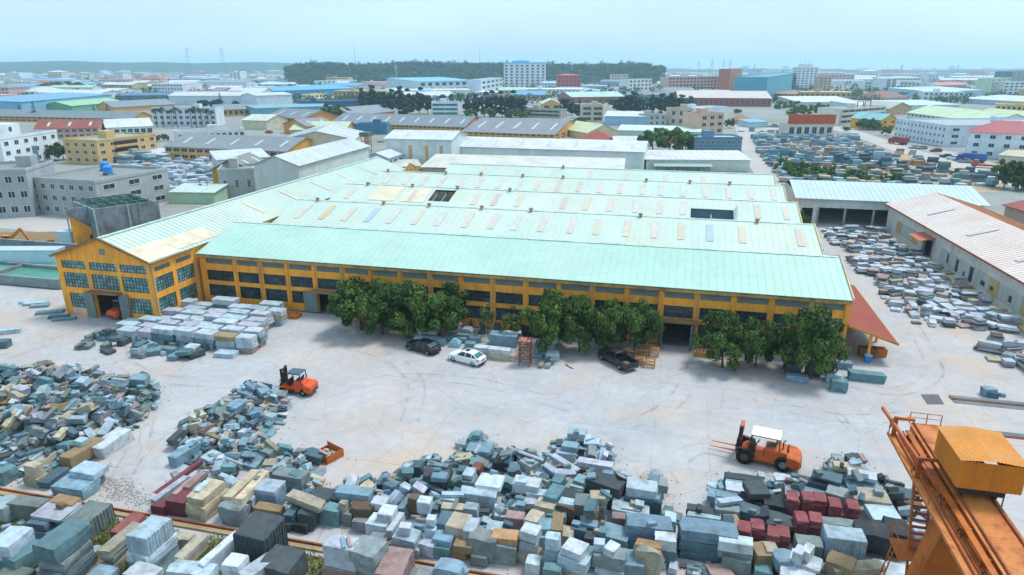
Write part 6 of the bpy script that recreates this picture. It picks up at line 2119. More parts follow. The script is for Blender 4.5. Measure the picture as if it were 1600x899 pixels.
# stone lanterns / pagoda posts waiting under the trees
LANM = mat('weathered lantern stone', '4f5a5c', 0.85, 0.2, 1.5, dirt='2c3234', dirt_amt=0.5)
LANL = mat('pale lantern stone', '8f9ba0', 0.85, 0.18, 1.5, dirt='5c6466', dirt_amt=0.5)


def lantern(u, v, s, m, label):
    P = at(u, v)
    t = thing('stone_lantern', label, 'lantern', (P.x, P.y, 0), 0, 'stone lanterns along the factory wall')

    def ring_(r, z, n=8):
        return [(r * s * math.cos(k * 6.283 / n), r * s * math.sin(k * 6.283 / n), z * s) for k in range(n)]
    MB().loft([ring_(.55, 0), ring_(.55, .25), ring_(.4, .35)]).build('base', m, t)
    MB().loft([ring_(.24, .35), ring_(.2, .8), ring_(.26, 1.2)]).build('shaft', m, t)
    MB().loft([ring_(.42, 1.2), ring_(.34, 1.36), ring_(.3, 1.7), ring_(.3, 1.75)]).build('light_box', m, t)
    MB().loft([ring_(.56, 1.75), ring_(.4, 1.92), ring_(.12, 2.1), ring_(.14, 2.2), ring_(.03, 2.4)]).build('roof', m, t)
    return t


for u, v, s, m, lb in ((622, 513, .95, LANM, 'dark stone lantern under the left trees, first from the left'), (636, 514, .9, LANM, 'dark stone lantern under the left trees, second from the left'), (648, 516, .8, LANM, 'short dark lantern just left of the white stacked beams'),
                       (702, 524, 1.0, LANL, 'pale slender lantern behind the blue pedestal, left of two'), (716, 526, 1.0, LANL, 'pale slender lantern behind the blue pedestal, right of two'), (753, 521, 1.0, LANM, 'dark fat lantern alone before the wall, above the white slabs'),
                       (694, 516, .9, LANM, 'dark lantern in tree shade beside the tan barrel'), (873, 541, .9, LANL, 'pale lantern beside the trough under the middle trees')):
    lantern(u, v, s, m, lb)
P = at(730, 524)
t = thing('stone_urn', 'square blue-grey stone tomb block with a lid before the wall', 'tomb block', (P.x, P.y, 0))
MB().box(-.75, -.55, 0, .75, .55, .7).build('base', LANL, t)
MB().prism([(-.8, .703), (.8, .703), (.45, 1.05), (-.45, 1.05)], -.6, .6).build('lid', LANL, t)
for k, (u, v) in enumerate(((705, 509), (731, 512), (753, 511), (778, 513), (771, 515))):
    P = at(u, v, .9)
    o = MB().prism([(-.22, 0), (.22, 0), (.22, 1.2), (.12, 1.42), (0, 1.48), (-.12, 1.42), (-.22, 1.2)], -.12, .12).build('headstone', LANM)
    o.location = (P.x, 79.9, 0)
    tag(o, 'dark round-topped headstone leaning by the ochre wall, %s from the left' % ORD[(0, 1, 2, 4, 3)[k]], 'headstone', 'headstones by the factory wall')
P = at(692, 521)
tb = thing('barrel', 'tan drum standing behind the pale blue beams', 'barrel', (P.x, P.y, 0))
MB().tube((0, 0, 0), (0, 0, .85), .3, 14).tube((0, 0, .28), (0, 0, .32), .315, 14).tube((0, 0, .55), (0, 0, .59), .315, 14).build('drum', paint('b39a78', rough=.6), tb)
MB().tube((0, 0, .853), (0, 0, .875), .305, 14).build('rim', paint('8a744f', rough=.6), tb)
P = at(822, 523)
t = MB().prism([(-2.6, 0), (2.6, 0), (2.5, .7), (1.6, 1.05), (.4, .9), (-.9, 1.1), (-2.2, .8)], -.8, .8).build('tarpaulin_heap', mat('black tarpaulin', '181c1c', .6, .3, 1.5, bump=.6, bump_scale=3))
t.location = (P.x, P.y, 0)
tag(t, 'low black tarpaulin-covered heap behind the scaffold tower', 'tarpaulin')
# scaffold tower
P = at(819, 573)
t = thing('scaffold_tower', 'rusty welded scaffold tower standing by the white slabs', 'scaffold', (P.x, P.y + .5, 0))
for sx in (-.62, .62):
    for sy in (-.5, .5):
        MB().bar((sx, sy, 0), (sx, sy, 3.1), .09).build('post', RUST, t)
for k in range(4):
    z = .5 + k * .75
    q = MB()
    for sy in (-.5, .5):
        q.bar((-.62, sy, z), (.62, sy, z), .06)
        q.bar((-.62, sy, z), (.62, sy, z + .7), .045).bar((.62, sy, z), (-.62, sy, z + .7), .045)
    for sx in (-.62, .62):
        q.bar((sx, -.5, z), (sx, .5, z), .06).bar((sx, -.5, z), (sx, .5, z + .7), .045)
    q.build('brace', RUST, t)
for k in range(3):
    MB().box(-.7 + k * .48, -.6, 3.1 + (k % 2) * .02, -.28 + k * .48, .62, 3.18 + (k % 2) * .02).build('plank', mat('salmon plank', 'b5705c', .8, .15, 2), t)
# wooden crates
WOOD = mat('raw pine slats', 'c08a4c', 0.8, 0.18, 2.5, hue2='a8703a')


def crate(u, v, d, label, yaw=0.0, z=0.0):
    P = at(u, v, z)
    t = thing('wooden_crate', label, 'crate', (P.x, P.y, z), R(yaw), 'slatted wooden crates near the pickup')
    w, l, h = d[0] / 2, d[1] / 2, d[2]
    for sx in (-1, 1):
        for sy in (-1, 1):
            MB().box(sx * w - .05, sy * l - .05, 0, sx * w + .05, sy * l + .05, h).build('post', WOOD, t)
    nsl = 3
    for s in (-1, 1):
        for k in range(nsl):
            z0 = .06 + k * (h - .16) / (nsl - 1) - .0
            MB().box(-w - .04, s * (l + .065) - .013, z0, w + .04, s * (l + .065) + .013, z0 + .1).build('slat', WOOD, t)
            MB().box(s * (w + .065) - .013, -l - .04, z0 + .005, s * (w + .065) + .013, l + .04, z0 + .105).build('slat', WOOD, t)
    for k in range(4):
        x = -w + .1 + k * (2 * w - .2) / 3
        MB().box(x - .06, -l - .06, h + .003, x + .06, l + .06, h + .03).build('slat', WOOD, t)
    return t


for u, v, d, lb, yaw in ((986, 557, (1.25, .9, .9), 'wooden crate just behind the pickup bed', -8), (1006, 557, (.95, .9, 1.0), 'wooden crate in the middle of the back crates', -6), (1006, 544, (.9, .8, 1.0), 'wooden crate farthest back under the tree edge', -4),
                         (1022, 556, (1.0, .8, .95), 'wooden crate standing alone to the right of the others', -3), (1000, 569, (1.0, .8, .85), 'front wooden crate touching the pickup tailgate', 0), (1014, 573, (1.25, .85, .85), 'front wooden crate farthest right', 0)):
    crate(u, v, d, lb, yaw)


def pallet(name, u, v, n, label, yaw=0.0, m=None, sz=(1.8, 1.2)):
    P = at(u, v)
    t = thing(name, label, 'pallet', (P.x, P.y, 0), R(yaw))
    m = m or WOOD
    for k in range(n):
        z = k * .19
        for s in (-1, 0, 1):
            MB().box(-sz[0] / 2, s * (sz[1] / 2 - .06) - .05, z, sz[0] / 2, s * (sz[1] / 2 - .06) + .05, z + .13).build('bearer', m, t)
        for i in range(5):
            x = -sz[0] / 2 + .1 + i * (sz[0] - .2) / 4
            MB().box(x - .09, -sz[1] / 2, z + .132, x + .09, sz[1] / 2, z + .165).build('plank', m, t)
    return t


ORW = mat('orange painted wood', 'c5702c', .75, .15, 2)
pallet('pallet_pile', 456, 496, 3, 'pile of orange pallets by the wall beside the pale slab stacks', 8, ORW, (2.3, 1.4))
pallet('pallet_pile', 1096, 556, 3, 'small pallet pile right of the second doorway', -6, WOOD, (1.7, 1.0))
pallet('pallet_pile', 1354, 556, 6, 'tall stack of brown pallets under the red lean-to', 0, mat('grey brown wood', '8a6038', .8, .18, 2), (1.9, 1.2))
pallet('pallet_pile', 1374, 555, 5, 'orange pallet stack at the outer corner of the red lean-to', 4, ORW, (1.3, 1.1))
P = at(1355, 565)
t = thing('waste_bin', 'bright blue bin beside the lean-to post', 'bin', (P.x, P.y, 0))
MB().hexa([(-.3, -.3, 0), (.3, -.3, 0), (.3, .3, 0), (-.3, .3, 0), (-.36, -.36, .8), (.36, -.36, .8), (.36, .36, .8), (-.36, .36, .8)]).build('body', paint('2f7fc4', rough=.5), t)
MB().box(-.38, -.38, .803, .38, .38, .87).build('lid', paint('8fc4e4', rough=.5), t)
P = at(566, 509)
t = thing('handcart', 'small wooden two-wheeled cart under the left tree clump', 'cart', (P.x, P.y, 0), R(10))
MB().box(-.9, -.55, .5, .9, .55, .58).build('deck', WOOD, t)
for s in (-1, 1):
    MB().box(-.9, s * .55 - .02, .583, .9, s * .55 + .02, .95).build('side_board', WOOD, t)
    wheel(t, 0.2, s * .68, .36, .12)
    MB().bar((.9, s * .4, .55), (1.9, s * .35, .75), .05).build('handle', WOOD, t)
# open steel tipping tray
P = at(512, 713)
TR = mat('orange rusty tray', 'b0602c', .75, .2, 1.2, dirt='6a3a22', dirt_amt=.6)
t = thing('loader_tray', 'open rusty orange steel tray with stone dust inside, on the yard', 'tray', (P.x, P.y, 0), R(-24))
MB().box(-1.1, -.85, .02, 1.1, .85, .10).build('floor', TR, t)
for nm, a in (('side', (-1.1, -.9, .02, 1.1, -.853, .75)), ('side', (-1.1, .853, .02, 1.1, .9, .75)), ('back', (1.103, -.9, .02, 1.15, .9, .8)), ('lip', (-1.2, -.85, .02, -1.103, .85, .3))):
    MB().box(*a).build(nm, TR, t)
rr_ = random.Random(3)
q = MB()
for k in range(60):
    q.obox((rr_.uniform(-.9, .9), rr_.uniform(-.7, .7), .13 + rr_.uniform(0, .08)), (rr_.uniform(.08, .3), rr_.uniform(.08, .25), .1), rr_.uniform(0, 3))
kind(q.build('stone_chips', mat('stone chips', 'a8a090', .9, .2, 3), t), 'stuff')
# steel bar on the ground
a, b = at(884, 571), at(895, 577)
tag(MB().bar((a.x, a.y, .05), (b.x, b.y, .05), .08).bar((a.x, a.y, .11), (a.x + .2, a.y - .1, .11), .07).build('steel_bar', RUST), 'thin rusty steel bar lying alone on the yard left of the pickup', 'bar')
# blue sheet right of the second doorway
P = at(1106, 534)
q = MB().hexa([(-.9, -.5, .5), (.9, -.5, .5), (.9, .5, .5), (-.9, .5, .5), (-.9, -.5, .56), (.9, -.5, .56), (.9, .5, .56), (-.9, .5, .56)])
for s in (-1, 1):
    q.box(s * .75 - .05, -.4, 0, s * .75 + .05, .4, .499)
o = q.build('trestle_table', paint('7fa8cc'))
o.location = (P.x, P.y, 0)
tag(o, 'low table with a pale blue sheet top right of the second doorway', 'table')

# ------------------------------------------------------------------ left side: settling tanks, container, excavator
WATER = mat('green settling water', '4f8a78', 0.08, .12, .3, spec=.6, hue2='5f9a90')
TANKC = mat('mossy tank concrete', '7d8a8a', .9, .18, .4, dirt='4a5450', dirt_amt=.6)
a, b = at(-60, 470), at(84, 458)
A0 = at(92, 452)
t = thing('settling_tank', 'concrete settling tanks with green water left of the wing', 'tank', (A0.x, A0.y, 0))
x1, y0 = A0.x, A0.y
q = MB()
for (xa, ya, xb, yb, h) in ((-42, 0, 0, .5, 1.5), (-.5, .5, 0, 13, 1.5), (-42, 13, 0, 13.5, 3.4), (-42, 6.3, -.5, 6.8, 1.4), (-14, .5, -13.5, 6.3, 1.4), (-24, .5, -23.5, 6.3, 1.4), (-8, 6.8, -7.5, 13, 1.35)):
    q.box(x1 + xa, y0 + ya, 0, x1 + xb, y0 + yb, h)
q.box(x1 - 42, y0 + 10.2, 0, x1 - .5, y0 + 10.5, 2.2)
q.build('tank_wall', TANKC, t, world=True)
for (xa, ya, xb, yb, h) in ((-42, .5, -24, 6.3, .9), (-23.5, .5, -14, 6.3, 1.0), (-13.5, .5, -.5, 6.3, .85), (-42, 6.8, -8, 10.2, 1.1), (-7.5, 6.8, -.5, 10.2, 1.0)):
    MB().box(x1 + xa + .002, y0 + ya + .002, .01, x1 + xb - .002, y0 + yb - .002, h).build('water', WATER, t, world=True)
P = at(20, 422)
t = thing('site_container', 'long pale blue site container behind the settling tanks', 'container', (P.x, P.y + 2, 0), R(14))
CTM = mat('pale container paint', 'b9d3dc', .5, .08, .8)
q = MB()
corr_wall(q, (-7, -1.4, 0), (7, -1.4, 0), .2, 3.2, .5, .06)
corr_wall(q, (7, -1.4, 0), (7, 1.4, 0), .2, 3.2, .5, .06)
corr_wall(q, (7, 1.4, 0), (-7, 1.4, 0), .2, 3.2, .5, .06)
corr_wall(q, (-7, 1.4, 0), (-7, -1.4, 0), .2, 3.2, .5, .06)
q.build('wall', CTM, t)
MB().box(-7.1, -1.5, 3.2, 7.1, 1.5, 3.32).build('roof', paint('a9bcc2'), t)
MB().box(-7.1, -1.5, .05, 7.1, 1.5, .2).build('base_frame', STEEL, t)
P = at(112, 388)
t = thing('water_tank', 'tall pale blue box tank against the back of the wing', 'tank', (P.x, P.y, 0))
MB().box(-1.6, -1.3, 0, 1.6, 1.3, 3.4).build('body', CTM, t)
MB().box(-1.66, -1.36, 3.403, 1.66, 1.36, 3.5).build('lid', paint('a9c9d4'), t)
P = at(4, 394)
t = thing('excavator', 'orange excavator at the left edge on the brown bank', 'excavator', (P.x, P.y, 0), R(20))
EXC = mat('excavator orange', 'd07a1e', .5, .12, 1)
for s in (-1, 1):
    MB().prism([(-1.9, .25), (-1.5, 0), (1.5, 0), (1.9, .25), (1.9, .6), (1.5, .85), (-1.5, .85), (-1.9, .6)], s * 1.1 - .25, s * 1.1 + .25).build('track', BLACK, t)
MB().box(-1.9, -1.2, .95, 1.3, 1.2, 1.9).build('body', EXC, t)
MB().box(.1, .2, 1.903, 1.4, 1.15, 3.0).build('cab', EXC, t)
MB().box(.2, .18, 2.2, 1.42, 1.17, 2.8).build('window', GLASS, t)
MB().bar((1.2, -.3, 1.8), (4.2, -.3, 4.4), .4, .5).build('boom', EXC, t)
MB().bar((4.1, -.3, 4.5), (5.4, -.3, 2.0), .3, .4).build('arm', EXC, t)
MB().prism([(5.0, 1.0), (5.9, 1.2), (5.8, 2.1), (5.2, 2.0)], -.8, .2).build('bucket', MASTM, t)
finish_t = []
for k in range(7):
    P = at(28 + k * 5, 390 - k * 1.2)
    o = MB().bar((-3, 0, .2), (3, 0, .2), .3).bar((-3, .02, .42), (2.6, .05, .42), .14).build('timber_baulk', mat('rust brown timber', '6a3c28', .85, .2, 1.5))
    o.location = (P.x, P.y, 0)
    o.rotation_euler = (0, 0, R(20 + k * 7))
    tag(o, 'rust brown timber baulk behind the settling tanks, %s from the left' % ORD[k], 'timber', 'timber baulks on the brown bank')

# ------------------------------------------------------------------ grass on the verge
r = random.Random(8)
q = MB()
for k in range(9000):
    u, v = r.uniform(-20, 720), r.uniform(770, 905)
    P = at(u, v)
    if P.y > 35.8 or noise.noise(Vector((P.x * .25, P.y * .35, 0))) < -0.08:
        continue
    i, j = int((P.x - HX) / HC), int((P.y - HY) / HC)
    if 0 <= i < HN and 0 <= j < HM and hmap[j][i] > 0:
        continue
    for _ in range(3):
        an = r.uniform(0, 6.28)
        x, y = P.x + r.uniform(-.3, .3), P.y + r.uniform(-.3, .3)
        hh, w_ = r.uniform(.12, .34), r.uniform(.03, .07)
        c, s = math.cos(an), math.sin(an)
        q.add([(x - c * w_, y - s * w_, -.005), (x + c * w_, y + s * w_, -.005), (x + s * hh * .5, y - c * hh * .5, hh)], [(0, 1, 2)])
kind(q.build('grass', leafmat('verge grass', '5c7030', '7d8444')), 'stuff')
# ------------------------------------------------------------------ the town behind
GLZ = mat('town window glass', '27343a', 0.3, .3, .8, spec=.5)
TEALG = mat('teal curtain glass', '2f6f6c', 0.25, .2, .6, spec=.5)
_win = {}


def win_mesh(w_, h_, frame, deep):
    k = (round(w_, 1), round(h_, 1), frame.name)
    if k not in _win:
        f = MB()
        t = 0.09
        w_, h_ = round(w_, 1), round(h_, 1)
        f.box(-w_ / 2 - t, -0.1, -t, w_ / 2 + t, 0.02, 0).box(-w_ / 2 - t, -0.05, h_, w_ / 2 + t, 0.02, h_ + t).box(-w_ / 2 - t, -0.05, 0, -w_ / 2, 0.02, h_).box(w_ / 2, -0.05, 0, w_ / 2 + t, 0.02, h_).box(-0.04, -0.04, 0, 0.04, 0.02, h_)
        fm = f.mesh('window')
        fm.materials.append(frame)
        p = MB()
        p.add([(-w_ / 2, -0.012, 0), (w_ / 2, -0.012, 0), (w_ / 2, -0.012, h_), (-w_ / 2, -0.012, h_)], [(0, 1, 2, 3)])
        pm = p.mesh('pane')
        pm.materials.append(GLZ)
        _win[k] = (fm, pm)
    return _win[k]


FRW = paint('c9cfd0')
PCOL = {}
BOXES = []           # footprints already built on


def roofmat(h):
    return mat('town roof ' + h, tuple(x * .8 for x in lin(h)), 0.6, .1, .2, dirt='7d7a72', dirt_amt=.3, dirt_scale=.12)


def wallmat(h):
    return mat('town wall ' + h, tuple(min(.85, x * 1.12) for x in lin(h)), 0.85, .08, .25, dirt='7a756c', dirt_amt=.25, dirt_scale=.2, streak=.12)


def bldg(label, Lp, Rp, basev, depth, wall, roof, rtype='flat', rise=2.5, floors=0, cols=0, side=0, ww=.55, wh=.5, h=None, stuffwin=False, cat='building', name=None, strip=False, gall=False, over=.5, extra=None, glaz=None):
    """front wall seen between eave points Lp and Rp; its foot is seen at row basev under Rp"""
    if h is None:
        B0 = at(Rp[0], basev)
        h = height(B0, Rp[1])
    A, B = at(*Lp, h), at(*Rp, h)
    A, B = Vector((A.x, A.y, 0)), Vector((B.x, B.y, 0))
    d = B - A
    W = d.length
    rz = math.atan2(d.y, d.x)
    if isinstance(depth, tuple):
        Q = at(*depth, h)
        D = abs((Vector((Q.x, Q.y, 0)) - B).dot(Vector((-d.y, d.x, 0)).normalized()))
    else:
        D = depth
    dist = B.length
    name = name or ('warehouse' if rtype in ('gable', 'gabley', 'shed') and floors <= 2 else 'building')
    t = thing(name, label, cat, A, rz)
    wm, rm = wallmat(wall), roofmat(roof)
    q = MB().box(0, 0, -.12, W, D, h)
    if rtype == 'gable':
        q.prism([(0, h), (D, h), (D / 2, h + rise)], .02, W - .02, 'x')
    if rtype == 'gabley':
        q.prism([(0, h), (W, h), (W / 2, h + rise)], .02, D - .02, 'y')
    q.build('wall', wm, t)
    r_ = MB()
    o = over
    if rtype == 'gable':
        for s in (0, 1):
            y0, y1 = (-o, D / 2) if s == 0 else (D + o, D / 2)
            z0 = h - rise * o / (D / 2) + .06
            f = [(-o, y0, z0), (W + o, y0, z0), (W + o, y1, h + rise + .06), (-o, y1, h + rise + .06)]
            g2 = [(a, b, c + .12) for a, b, c in f]
            r_.hexa(f + g2 if s == 0 else [f[1], f[0], f[3], f[2], g2[1], g2[0], g2[3], g2[2]])
        # raised seams
        n = int(min(60, W / 2.2)) if dist < 420 else 0
        for k in range(n):
            x = (k + .5) * W / n
            for y0 in (-o, D + o):
                z0 = h - rise * o / (D / 2) + .19
                r_.bar((x, y0, z0), (x, D / 2, h + rise + .19), .12, .08)
        if dist < 420:
            sk = MB()
            n = max(2, int(W / 9))
            for k in range(n):
                x = (k + .5) * W / n
                for (ta, tb) in ((.3, .72),):
                    ya, yb = -o + (D / 2 + o) * ta, -o + (D / 2 + o) * tb
                    za = lambda y: h + .2 + rise * y / (D / 2)
                    sk.hexa([(x, ya, za(ya)), (x + 1.1, ya, za(ya)), (x + 1.1, yb, za(yb)), (x, yb, za(yb)), (x, ya, za(ya) + .04), (x + 1.1, ya, za(ya) + .04), (x + 1.1, yb, za(yb) + .04), (x, yb, za(yb) + .04)])
            kind(sk.build('skylight', paint('b4bcbc'), t), 'stuff')
    elif rtype == 'gabley':
        for s in (0, 1):
            x0, x1 = (-o, W / 2) if s == 0 else (W + o, W / 2)
            z0 = h - rise * o / (W / 2) + .06
            f = [(x0, -o, z0), (x1, -o, h + rise + .06), (x1, D + o, h + rise + .06), (x0, D + o, z0)]
            g2 = [(a, b, c + .12) for a, b, c in f]
            r_.hexa(f + g2 if s == 0 else [f[1], f[0], f[3], f[2], g2[1], g2[0], g2[3], g2[2]])
        n = int(min(50, D / 2.2)) if dist < 420 else 0
        for k in range(n):
            y = (k + .5) * D / n
            for x0 in (-o, W + o):
                r_.bar((x0, y, h - rise * o / (W / 2) + .19), (W / 2, y, h + rise + .19), .12, .08)
        if dist < 420:
            sk = MB()
            n = max(2, int(D / 9))
            for k in range(n):
                y = (k + .5) * D / n
                xa, xb = W * .96 + 0 * o, W * .66
                za = lambda x: h + .2 + rise * (W - x) / (W / 2)
                sk.hexa([(xb, y, za(xb)), (xa, y, za(xa)), (xa, y + 1.1, za(xa)), (xb, y + 1.1, za(xb)), (xb, y, za(xb) + .04), (xa, y, za(xa) + .04), (xa, y + 1.1, za(xa) + .04), (xb, y + 1.1, za(xb) + .04)])
            kind(sk.build('skylight', paint('b4bcbc'), t), 'stuff')
    elif rtype == 'shed':
        f = [(-o, -o, h + .05), (W + o, -o, h + .05), (W + o, D + o, h + rise + .05), (-o, D + o, h + rise + .05)]
        r_.hexa(f + [(a, b, c + .14) for a, b, c in f])
        if dist < 420:
            n = int(min(60, W / 2.2))
            for k in range(n):
                x = (k + .5) * W / n
                r_.bar((x, -o, h + .2), (x, D + o, h + rise + .2), .12, .08)
        MB().hexa([(.01, 1, h + .005), (W - .01, 1, h + .005), (W - .01, D - .01, h + .005), (.01, D - .01, h + .005), (.01, 1, h + .02), (W - .01, 1, h + .02), (W - .01, D - .01, h + rise - .05), (.01, D - .01, h + rise - .05)]).build('upper_wall', wm, t)
    elif rtype == 'hip':
        e = min(W, D) / 2
        if W >= D:
            a, b = (e, D / 2), (W - e, D / 2)
        else:
            a, b = (W / 2, e), (W / 2, D - e)
        z = h + .06
        vs = [(-o, -o, z), (W + o, -o, z), (W + o, D + o, z), (-o, D + o, z), (a[0], a[1], z + rise), (b[0], b[1], z + rise)]
        fs = [(0, 1, 5, 4), (1, 2, 5), (2, 3, 4, 5), (3, 0, 4), (3, 2, 1, 0)] if W >= D else [(0, 1, 4), (1, 2, 5, 4), (2, 3, 5), (3, 0, 4, 5), (3, 2, 1, 0)]
        r_.add(vs, fs)
    else:
        r_.box(.25, .25, h + .005, W - .25, D - .25, h + .06)
        pq = MB().box(-.12, -.12, h, W + .12, .25, h + .7).box(-.12, D - .25, h, W + .12, D + .12, h + .7).box(-.12, .25, h, .25, D - .25, h + .7).box(W - .25, .25, h, W + .12, D - .25, h + .7)
        pq.build('parapet', wm, t)
        if W > 6 and D > 6 and dist < 700 and extra is not tanks:
            rr = random.Random(int(W * 100))
            x, y = rr.uniform(.15, .6) * W, rr.uniform(.3, .6) * D
            MB().box(x, y, h + .061, x + min(4, W * .25), y + min(4, D * .35), h + 2.6).build('roof_hut', wm, t)
    r_.build('roof', rm, t)
    # openings, floor by floor, on the front and (side) on the right or left flank
    if floors:
        fh = h / floors
        faces = [(W, cols, lambda s: ((s, 0), 0.0))]
        if side > 0:
            faces.append((D, side, lambda s: ((W, s), math.pi / 2)))
        elif side < 0:
            faces.append((D, -side, lambda s: ((0, D - s), -math.pi / 2)))
        sm_ = MB()
        band = MB()
        for Wf, nc, pos in faces:
            if nc <= 0:
                continue
            bw = Wf / nc
            w_, hh = bw * ww, fh * wh
            for f in range(floors):
                z = f * fh + fh * (1 - wh) * .55
                if gall or strip:
                    (x, y), an = pos(Wf / 2)
                    m = Matrix.Rotation(an, 3, 'Z')
                    c = Vector((x, y, 0))
                    if strip:
                        sm_.obox(c + m @ Vector((0, -.03, z + hh / 2)), (Wf * .94, .1, hh), m=m)
                        for k in range(nc + 1):
                            band.obox(c + m @ Vector(((k / nc - .5) * Wf * .94, -.1, z + hh / 2)), (.22, .08, hh), m=m)
                    else:
                        sm_.obox(c + m @ Vector((0, -.02, f * fh + fh * .66)), (Wf * .93, .08, fh * .42), m=m)
                        band.obox(c + m @ Vector((0, -.62, f * fh + fh * .22)), (Wf * .97, .12, fh * .40), m=m)
                        band.obox(c + m @ Vector((0, -.34, f * fh + .02)), (Wf * .97, .66, .16), m=m)
                        for k in range(nc + 1):
                            band.obox(c + m @ Vector(((k / nc - .5) * Wf * .95, -.6, f * fh + fh * .66)), (.28, .2, fh * .5), m=m)
                    continue
                for k in range(nc):
                    (x, y), an = pos((k + .5) * bw)
                    if stuffwin:
                        m = Matrix.Rotation(an, 3, 'Z')
                        sm_.obox(Vector((x, y, z + hh / 2)) + m @ Vector((0, -.02, 0)), (w_, .1, hh), m=m)
                    else:
                        fm, pm = win_mesh(w_, hh, FRW, 0)
                        wo = link('window', fm, t)
                        wo.location = (x, y, z)
                        wo.rotation_euler = (0, 0, an)
                        link('pane', pm, wo)
        if sm_.v:
            kind(sm_.build('window', glaz or GLZ, t), 'stuff')
        if band.v:
            kind(band.build('gallery_rail' if gall else 'mullion', wm, t), 'stuff')
    if extra:
        extra(t, W, D, h)
    BOXES.append((A, rz, W, D))
    return t


# ---- left near: grey concrete blocks, the roofless tank house, the tan hut, the white shed
def tanks(t, W, D, h):
    for x, y in ((W * .28, D * .75), (W * .62, D * .5)):
        o = thing('water_tank', 'bright blue plastic water tank on the grey concrete roof, ' + ('left one' if x < W * .4 else 'right one'), 'water tank', t.matrix_basis @ Vector((x, y, h + .06)))
        MB().tube((0, 0, .35), (0, 0, 1.9), 1.05, 14).tube((0, 0, 1.9), (0, 0, 2.35), 1.05, 14, .4).build('body', paint('2f86c9', rough=.4), o)
        MB().box(-.9, -.9, 0, -.6, .9, .345).box(.6, -.9, 0, .9, .9, .345).build('stand', CONC, o)


bldg('grey concrete three-storey block with two blue roof tanks behind the wing', (44, 281), (148, 287), 341, 22, '9aa09f', '8c8f8c', floors=3, cols=7, side=3, ww=.42, wh=.42, extra=tanks)
bldg('grey concrete block at the far left edge beside the one with blue tanks', (-60, 272), (40, 269), 338, 16, '9ca1a2', '8c8f8c', floors=3, cols=5, ww=.5, wh=.42)


# roofless tank house with a green truss roof sunk inside
def roofless():
    h = 9.0
    A, B, Cc = at(147, 327, h), at(247, 314, h), at(104, 326, h)
    A, B = Vector((A.x, A.y, 0)), Vector((B.x, B.y, 0))
    d = B - A
    W, rz = d.length, math.atan2(d.y, d.x)
    t = thing('tank_house', 'dark stained concrete tank house with a green truss roof sunk inside its walls', 'building', A, rz)
    D = 13.0
    TKC = mat('streaked tank concrete', '7c878c', .9, .2, .5, dirt='4a4e50', dirt_amt=.7, dirt_scale=.35, streak=.8)
    MB().box(0, 0, 0, W, .4, h).box(0, D - .4, 0, W, D, h - .4).box(0, .4, 0, .4, D - .4, h - .2).box(W - .4, .4, 0, W, D - .4, h - .2).build('wall', TKC, t)
    MB().box(.4, .4, h - 2.2, W - .4, D - .4, h - 2.1).build('roof', mat('dull green roof', '4f7d66', .6, .15, .3, dirt='3a5148', dirt_amt=.5), t)
    MB().box(W * .3, D * .4, h - 1.9, W * .75, D * .75, h - 1.85).build('tank_cover', paint('4fa487', rough=.5), t)
    q = MB()
    G_ = mat('green truss', '3f6660', .7, .15, 1)
    for k in range(6):
        x = .8 + k * (W - 1.6) / 5
        q.bar((x, .3, h - .3), (x, D - .3, h - .3), .2).bar((x, .3, h - 1.2), (x, D - .3, h - 1.2), .16)
        for j in range(8):
            y = .4 + j * (D - .8) / 8
            q.bar((x, y, h - 1.2), (x, y + (D - .8) / 16, h - .3), .1).bar((x, y + (D - .8) / 16, h - .3), (x, y + (D - .8) / 8, h - 1.2), .1)
    for y in (.2, D * .33, D * .66, D - .2):
        q.bar((.2, y, h - .2), (W - .2, y, h - .2), .22)
    q.build('roof_truss', G_, t)
    MB().tube((-.15, -.15, 0), (-.15, -.15, h), .12, 8).tube((W * .5, -.15, 0), (W * .5, -.15, h), .1, 8).build('downpipe', paint('b0b8b4'), t)
    q = MB()
    for u in (.55, .75, .9):
        q.box(W * u, -.03, 1.2, W * u + .9, -.003, 2.6)
    q.build('window', GLZ, t)
    # ochre lean-to gable on its left
    y2 = thing('ochre_annex', 'ochre gable annex with one small window beside the dark tank house', 'building', A + Vector((-5.0, -.6, 0)), rz)
    MB().prism([(0, 0), (4.9, 0), (4.9, 3.4), (0, 7.7)], 0, .35).build('wall', YELLOW, y2)
    MB().hexa([(-.3, -.2, 7.95), (4.95, -.2, 3.4), (4.95, .55, 3.4), (-.3, .55, 7.95), (-.3, -.2, 8.15), (4.95, -.2, 3.6), (4.95, .55, 3.6), (-.3, .55, 8.15)]).build('roof', DARKCONC, y2)
    MB().prism([(-.3, 8.16), (4.9, 3.62), (4.9, 8.9), (-.3, 8.9)], .02, .34).build('upper_wall', TKC, y2)
    MB().box(-.45, -.1, 0, -.31, .3, 8.9).build('pillar', CONC, y2)
    MB().box(2.6, -.03, 2.4, 3.6, -.003, 3.7).build('window', GLZ, y2)


roofless()
bldg('small grey concrete hut by the telegraph poles left of the white shed', (340, 269), (396, 267), 308, 10, 'a0a4a2', '969a98', floors=1, cols=3, ww=.25, wh=.3)
bldg('ochre gable behind the small grey hut', (331, 266), (392, 266), 300, 14, 'c78f30', '8c908e', 'gabley', 3.0)
bldg('long pale shed with a white corrugated roof just behind the wing', (397, 257), (466, 259), 0, (603, 229), 'b9c2bd', 'c9d4d6', 'gabley', 2.2, h=9.5)
bldg('low pale green shed beside the left stone yard', (266, 301), (334, 302), 319, 7, '9cb89a', 'c4d6cd', 'shed', 1.0, over=.4)


